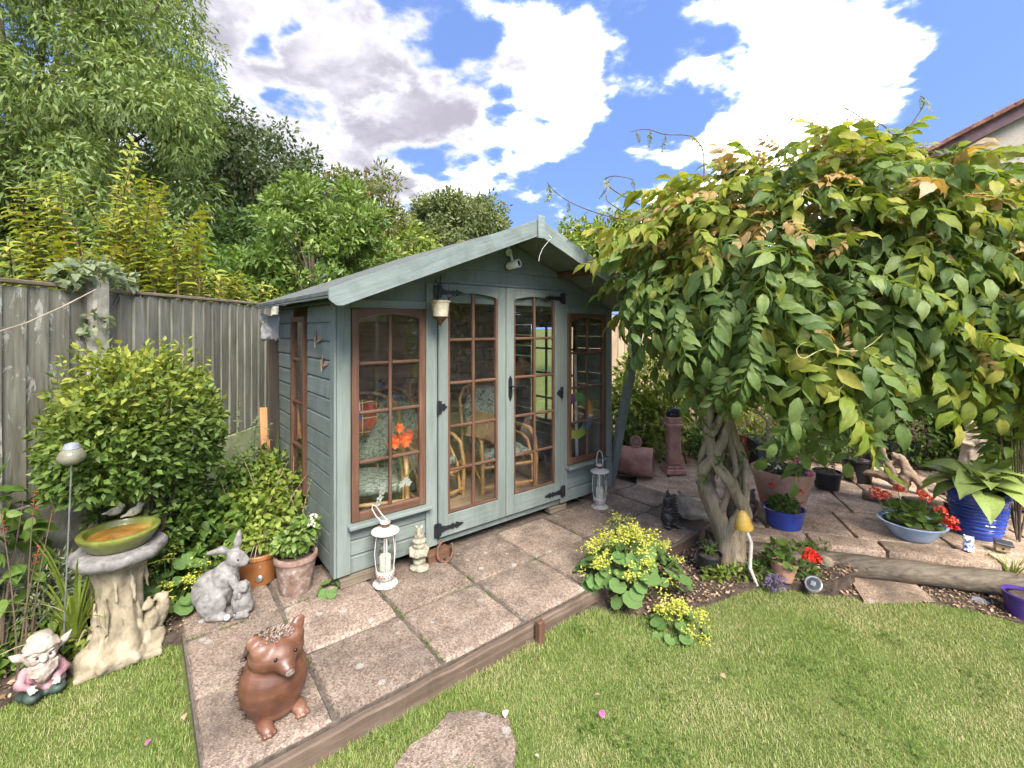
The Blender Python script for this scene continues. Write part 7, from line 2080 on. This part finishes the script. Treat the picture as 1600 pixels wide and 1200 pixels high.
# small standard tree with forked bare stem
p = G(1222, 760) + Vector((.02, .3, 0)); r = plant('forked_sapling', 'small bare forked grey stem standing behind the petunias', 'tree', p)
MB().tube([(0, 0, 0), (.01, 0, .35), (0, 0, .62)], [.022, .02, .018], 8).build('trunk', M['stem_pale'], r, 60)
for (x, z) in ((-.2, .85), (.28, .92), (.1, .95)): MB().tube([(0, 0, .6), (x * .6, 0, .72), (x, .05, z)], [.015, .011, .005], 7).build('branch', M['stem_pale'], r, 60)
P, D, N, _ = cloud([((-.15, 0, .92), (.18, .16, .12)), ((.2, 0, .98), (.2, .16, .12))], 300, .3, .2); l = rl(len(P), .04, .07); foliage(r, 'crown', P, D, N, l, l * .5, 'leaf_yellow', TPL_FINE)

# ------------------------------------------------------------------ planting along the back
r = plant('phormium', 'tall strappy variegated grass plant behind the clay pipe', 'plant', G(985, 722)); blades(r, (0, 0, 0), 40, .95, .022, 'leaf_grey', .45, .4)
r = plant('phormium', 'low arching strappy leaves beside the chimney pot', 'plant', G(1030, 730)); blades(r, (0, 0, .05), 18, .45, .02, 'leaf_grey', .9, 1.0)
def bush(px, py, Y, ells, n, L, mat, label, wr=.5, name='shrub'):
    q = AT(px, py, Y); mound(name, label, 'shrub', (q.x, q.y, 0), ells, n, L, wr, mat, .2, TPL_FINE, 'shrubs along the back of the terrace', 10)
bush(1010, 560, 5.7, [((0, 0, .95), (.42, .35, .45)), ((.1, 0, .5), (.45, .35, .5)), ((-.25, -.1, .6), (.3, .3, .4))], 3000, .075, 'leaf_yellow', 'variegated leafy shrub right of the leaning pole')
bush(1080, 640, 6.0, [((0, 0, .5), (.5, .35, .55)), ((.3, 0, .9), (.4, .3, .4))], 2400, .07, 'leaf_dark', 'dark leaved shrub behind the chimney pot')
bush(1190, 640, 6.1, [((0, 0, .6), (.6, .35, .6)), ((.4, 0, .9), (.5, .3, .4))], 2200, .07, 'leaf_yellow', 'yellowish shrub behind the black square planter')
bush(1330, 660, 6.0, [((0, 0, .6), (.7, .4, .7)), ((.5, 0, 1.0), (.6, .3, .4))], 2200, .075, 'leaf_green', 'green shrub under the wisteria at the back of the terrace')
bush(1450, 650, 5.4, [((0, 0, .45), (.5, .35, .5)), ((.35, -.1, .6), (.4, .3, .5)), ((.1, .1, .9), (.5, .3, .4))], 2600, .075, 'leaf_green', 'bright green hedge left of the stone lady')
bush(1580, 640, 5.0, [((0, .1, .5), (.5, .35, .55)), ((.3, -.2, .6), (.5, .4, .6)), ((-.1, .2, 1.0), (.6, .4, .5)), ((.4, 0, 1.3), (.5, .4, .5))], 3600, .08, 'leaf_green', 'bright green hedge behind the stone lady at the right edge')
bush(1700, 640, 4.2, [((.1, .1, .6), (.5, .5, .7)), ((.2, 0, 1.2), (.5, .5, .5))], 2200, .085, 'leaf_laurel', 'leafy shrub beyond the right edge beside the blue pot')
bush(1585, 745, 4.4, [((0, 0, .16), (.4, .25, .2)), ((-.3, 0, .12), (.2, .2, .14))], 900, .07, 'leaf_laurel', 'low bright green leaves behind the hosta pot')
bush(1590, 600, 3.5, [((0.05, 0, 1.15), (.2, .2, .3)), ((.1, .1, .8), (.22, .25, .3))], 300, .11, 'leaf_laurel', 'long bright leaves hanging at the right edge above the hosta')
bush(1130, 690, 5.6, [((0, 0, .2), (.5, .25, .22)), ((.6, 0, .18), (.4, .25, .2)), ((1.2, 0, .18), (.4, .25, .2))], 1600, .06, 'leaf_dark', 'low dark planting at the back edge of the terrace')
bush(960, 640, 5.9, [((0.1, 0, .4), (.35, .3, .45)), ((.5, .2, .3), (.4, .3, .35))], 1500, .07, 'leaf_dark', 'dark shrub directly behind the clay pipe')

# ------------------------------------------------------------------ litter, petals, weeds
def litter():
    n = 2600; P = []
    while len(P) < n:
        x, y = rng.uniform(.6, 3.6), rng.uniform(2.4, 3.75)
        if in_poly(x, y, RB): P.append((x, y, -.076 + rng.uniform(0, .012)))
        elif in_poly(x, y, RB2) and not in_poly(x, y, [(q.x, q.y) for q in TREAD]): P.append((x, y, -.173 + rng.uniform(0, .012)))
    a = rng.uniform(0, 6.28, n); D = np.stack([np.cos(a), np.sin(a), rng.normal(0, .25, n)], 1); N = np.stack([rng.normal(0, .35, n), rng.normal(0, .35, n), np.ones(n)], 1)
    l = rl(n, .008, .032); o = obj('leaf_litter', leaf_mesh('leaf_litter', P, D, N, l, l * .5, M['litter'], TPL_FINE)); tag(o, 'dry brown leaf litter on the soil around the wisteria trunk', 'leaf litter', kind='stuff')
    n = 900; P = []
    while len(P) < n:
        x, y = rng.uniform(-2.4, -1.0), rng.uniform(1.7, 3.4)
        if in_poly(x, y, LB): P.append((x, y, -.006 + rng.uniform(0, .012)))
    a = rng.uniform(0, 6.28, n); D = np.stack([np.cos(a), np.sin(a), rng.normal(0, .25, n)], 1); N = np.stack([rng.normal(0, .35, n), rng.normal(0, .35, n), np.ones(n)], 1)
    l = rl(n, .012, .04); o = obj('leaf_litter', leaf_mesh('leaf_litter', P, D, N, l, l * .5, M['litter'], TPL_FINE)); tag(o, 'dry leaf litter and bark on the soil of the left bed', 'leaf litter', kind='stuff')
    # weeds in the right border
    mound('border_weeds', 'scrubby green weeds between toadstool and red geranium', 'plant', G(1180, 900, -.08), [((0, 0, .03), (.14, .07, .07)), ((.14, .05, .03), (.1, .06, .06))], 260, .04, .4, 'leaf_green', 0, TPL_FINE)
    mound('lavender', 'small grey-purple lavender tuft beside the terracotta geranium pot', 'plant', G(1212, 918, -.08), [((0, 0, .03), (.06, .04, .05))], 200, .03, .25, 'lav', -.4, TPL_SIMPLE)
    mound('border_weeds', 'wiry weeds between the black fern pot and the toadstool stem', 'plant', G(1140, 905, -.08), [((0, 0, .02), (.12, .05, .07)), ((-.1, .0, .02), (.08, .05, .05))], 220, .045, .4, 'leaf_yellow', 0, TPL_FINE)
    mound('border_weeds', 'mixed green weeds around the small terracotta geranium pot', 'plant', G(1250, 900, -.08), [((0, 0, .03), (.15, .06, .06)), ((-.12, .1, .05), (.1, .06, .07))], 320, .04, .45, 'leaf_green', 0, TPL_FINE)
    mound('border_weeds', 'low weeds hanging over the stone edge below the small blue bowl', 'plant', G(1235, 862, -.05), [((0, 0, .03), (.2, .06, .06)), ((.2, .02, .03), (.12, .05, .05))], 320, .035, .4, 'leaf_laurel', .2, TPL_FINE)
    r = plant('dry_stalks', 'dry straw stalks at the foot of the twisted trunk', 'plant', G(1115, 880, -.08)); blades(r, (0, 0, 0), 12, .20, .006, 'stem_pale', .9, .6)
    mound('border_weeds', 'green weeds on the soil below the log at the right', 'plant', G(1425, 900, -.18), [((0, 0, .0), (.1, .03, .03))], 80, .03, .4, 'leaf_green', 0, TPL_FINE)
    for (px, py, mt, L, l) in ((941, 1116, 'petal_pink', .035, 'bright pink petal lying on the lawn'), (231, 1160, 'petal_pink', .025, 'dark pink petal on the grass left of the hedgehog'), (790, 1115, 'petal_cream', .038, 'pale cream petal on the grass beside the stepping stone'), (933, 1086, 'litter', .03, 'brown dry leaf on the lawn above the pink petal'), (1130, 1056, 'litter', .028, 'brown dry leaf on the lawn at the right'), (838, 1180, 'petal_white', .018, 'tiny white petal on the lawn near the bottom edge'), (288, 1120, 'litter', .03, 'tan dry leaf on the left grass beside the slabs')):
        q = G(px, py, -.055 if px > 300 else -.015); o = obj('fallen_petal' if 'petal' in mt else 'fallen_leaf', leaf_mesh('petal', [(-L / 2, 0, 0)], [(1, 0, .1)], [(0, 0, 1)], [L], [L * .8], M[mt], TPL_FINE)); o.location = q; o.rotation_euler = (.25, .1, px); tag(o, l, 'petal' if 'petal' in mt else 'leaf')
M['lav'] = mat_leaf('lavender_leaf', [(0, (.12, .12, .12)), (.5, (.16, .12, .26)), (1, (.25, .2, .36))])
M['petal_cream'] = mat_leaf('cream_petal', [(0, (.6, .6, .42)), (1, (.72, .7, .5))])
litter()

bpy.data.scenes.remove(TMP)
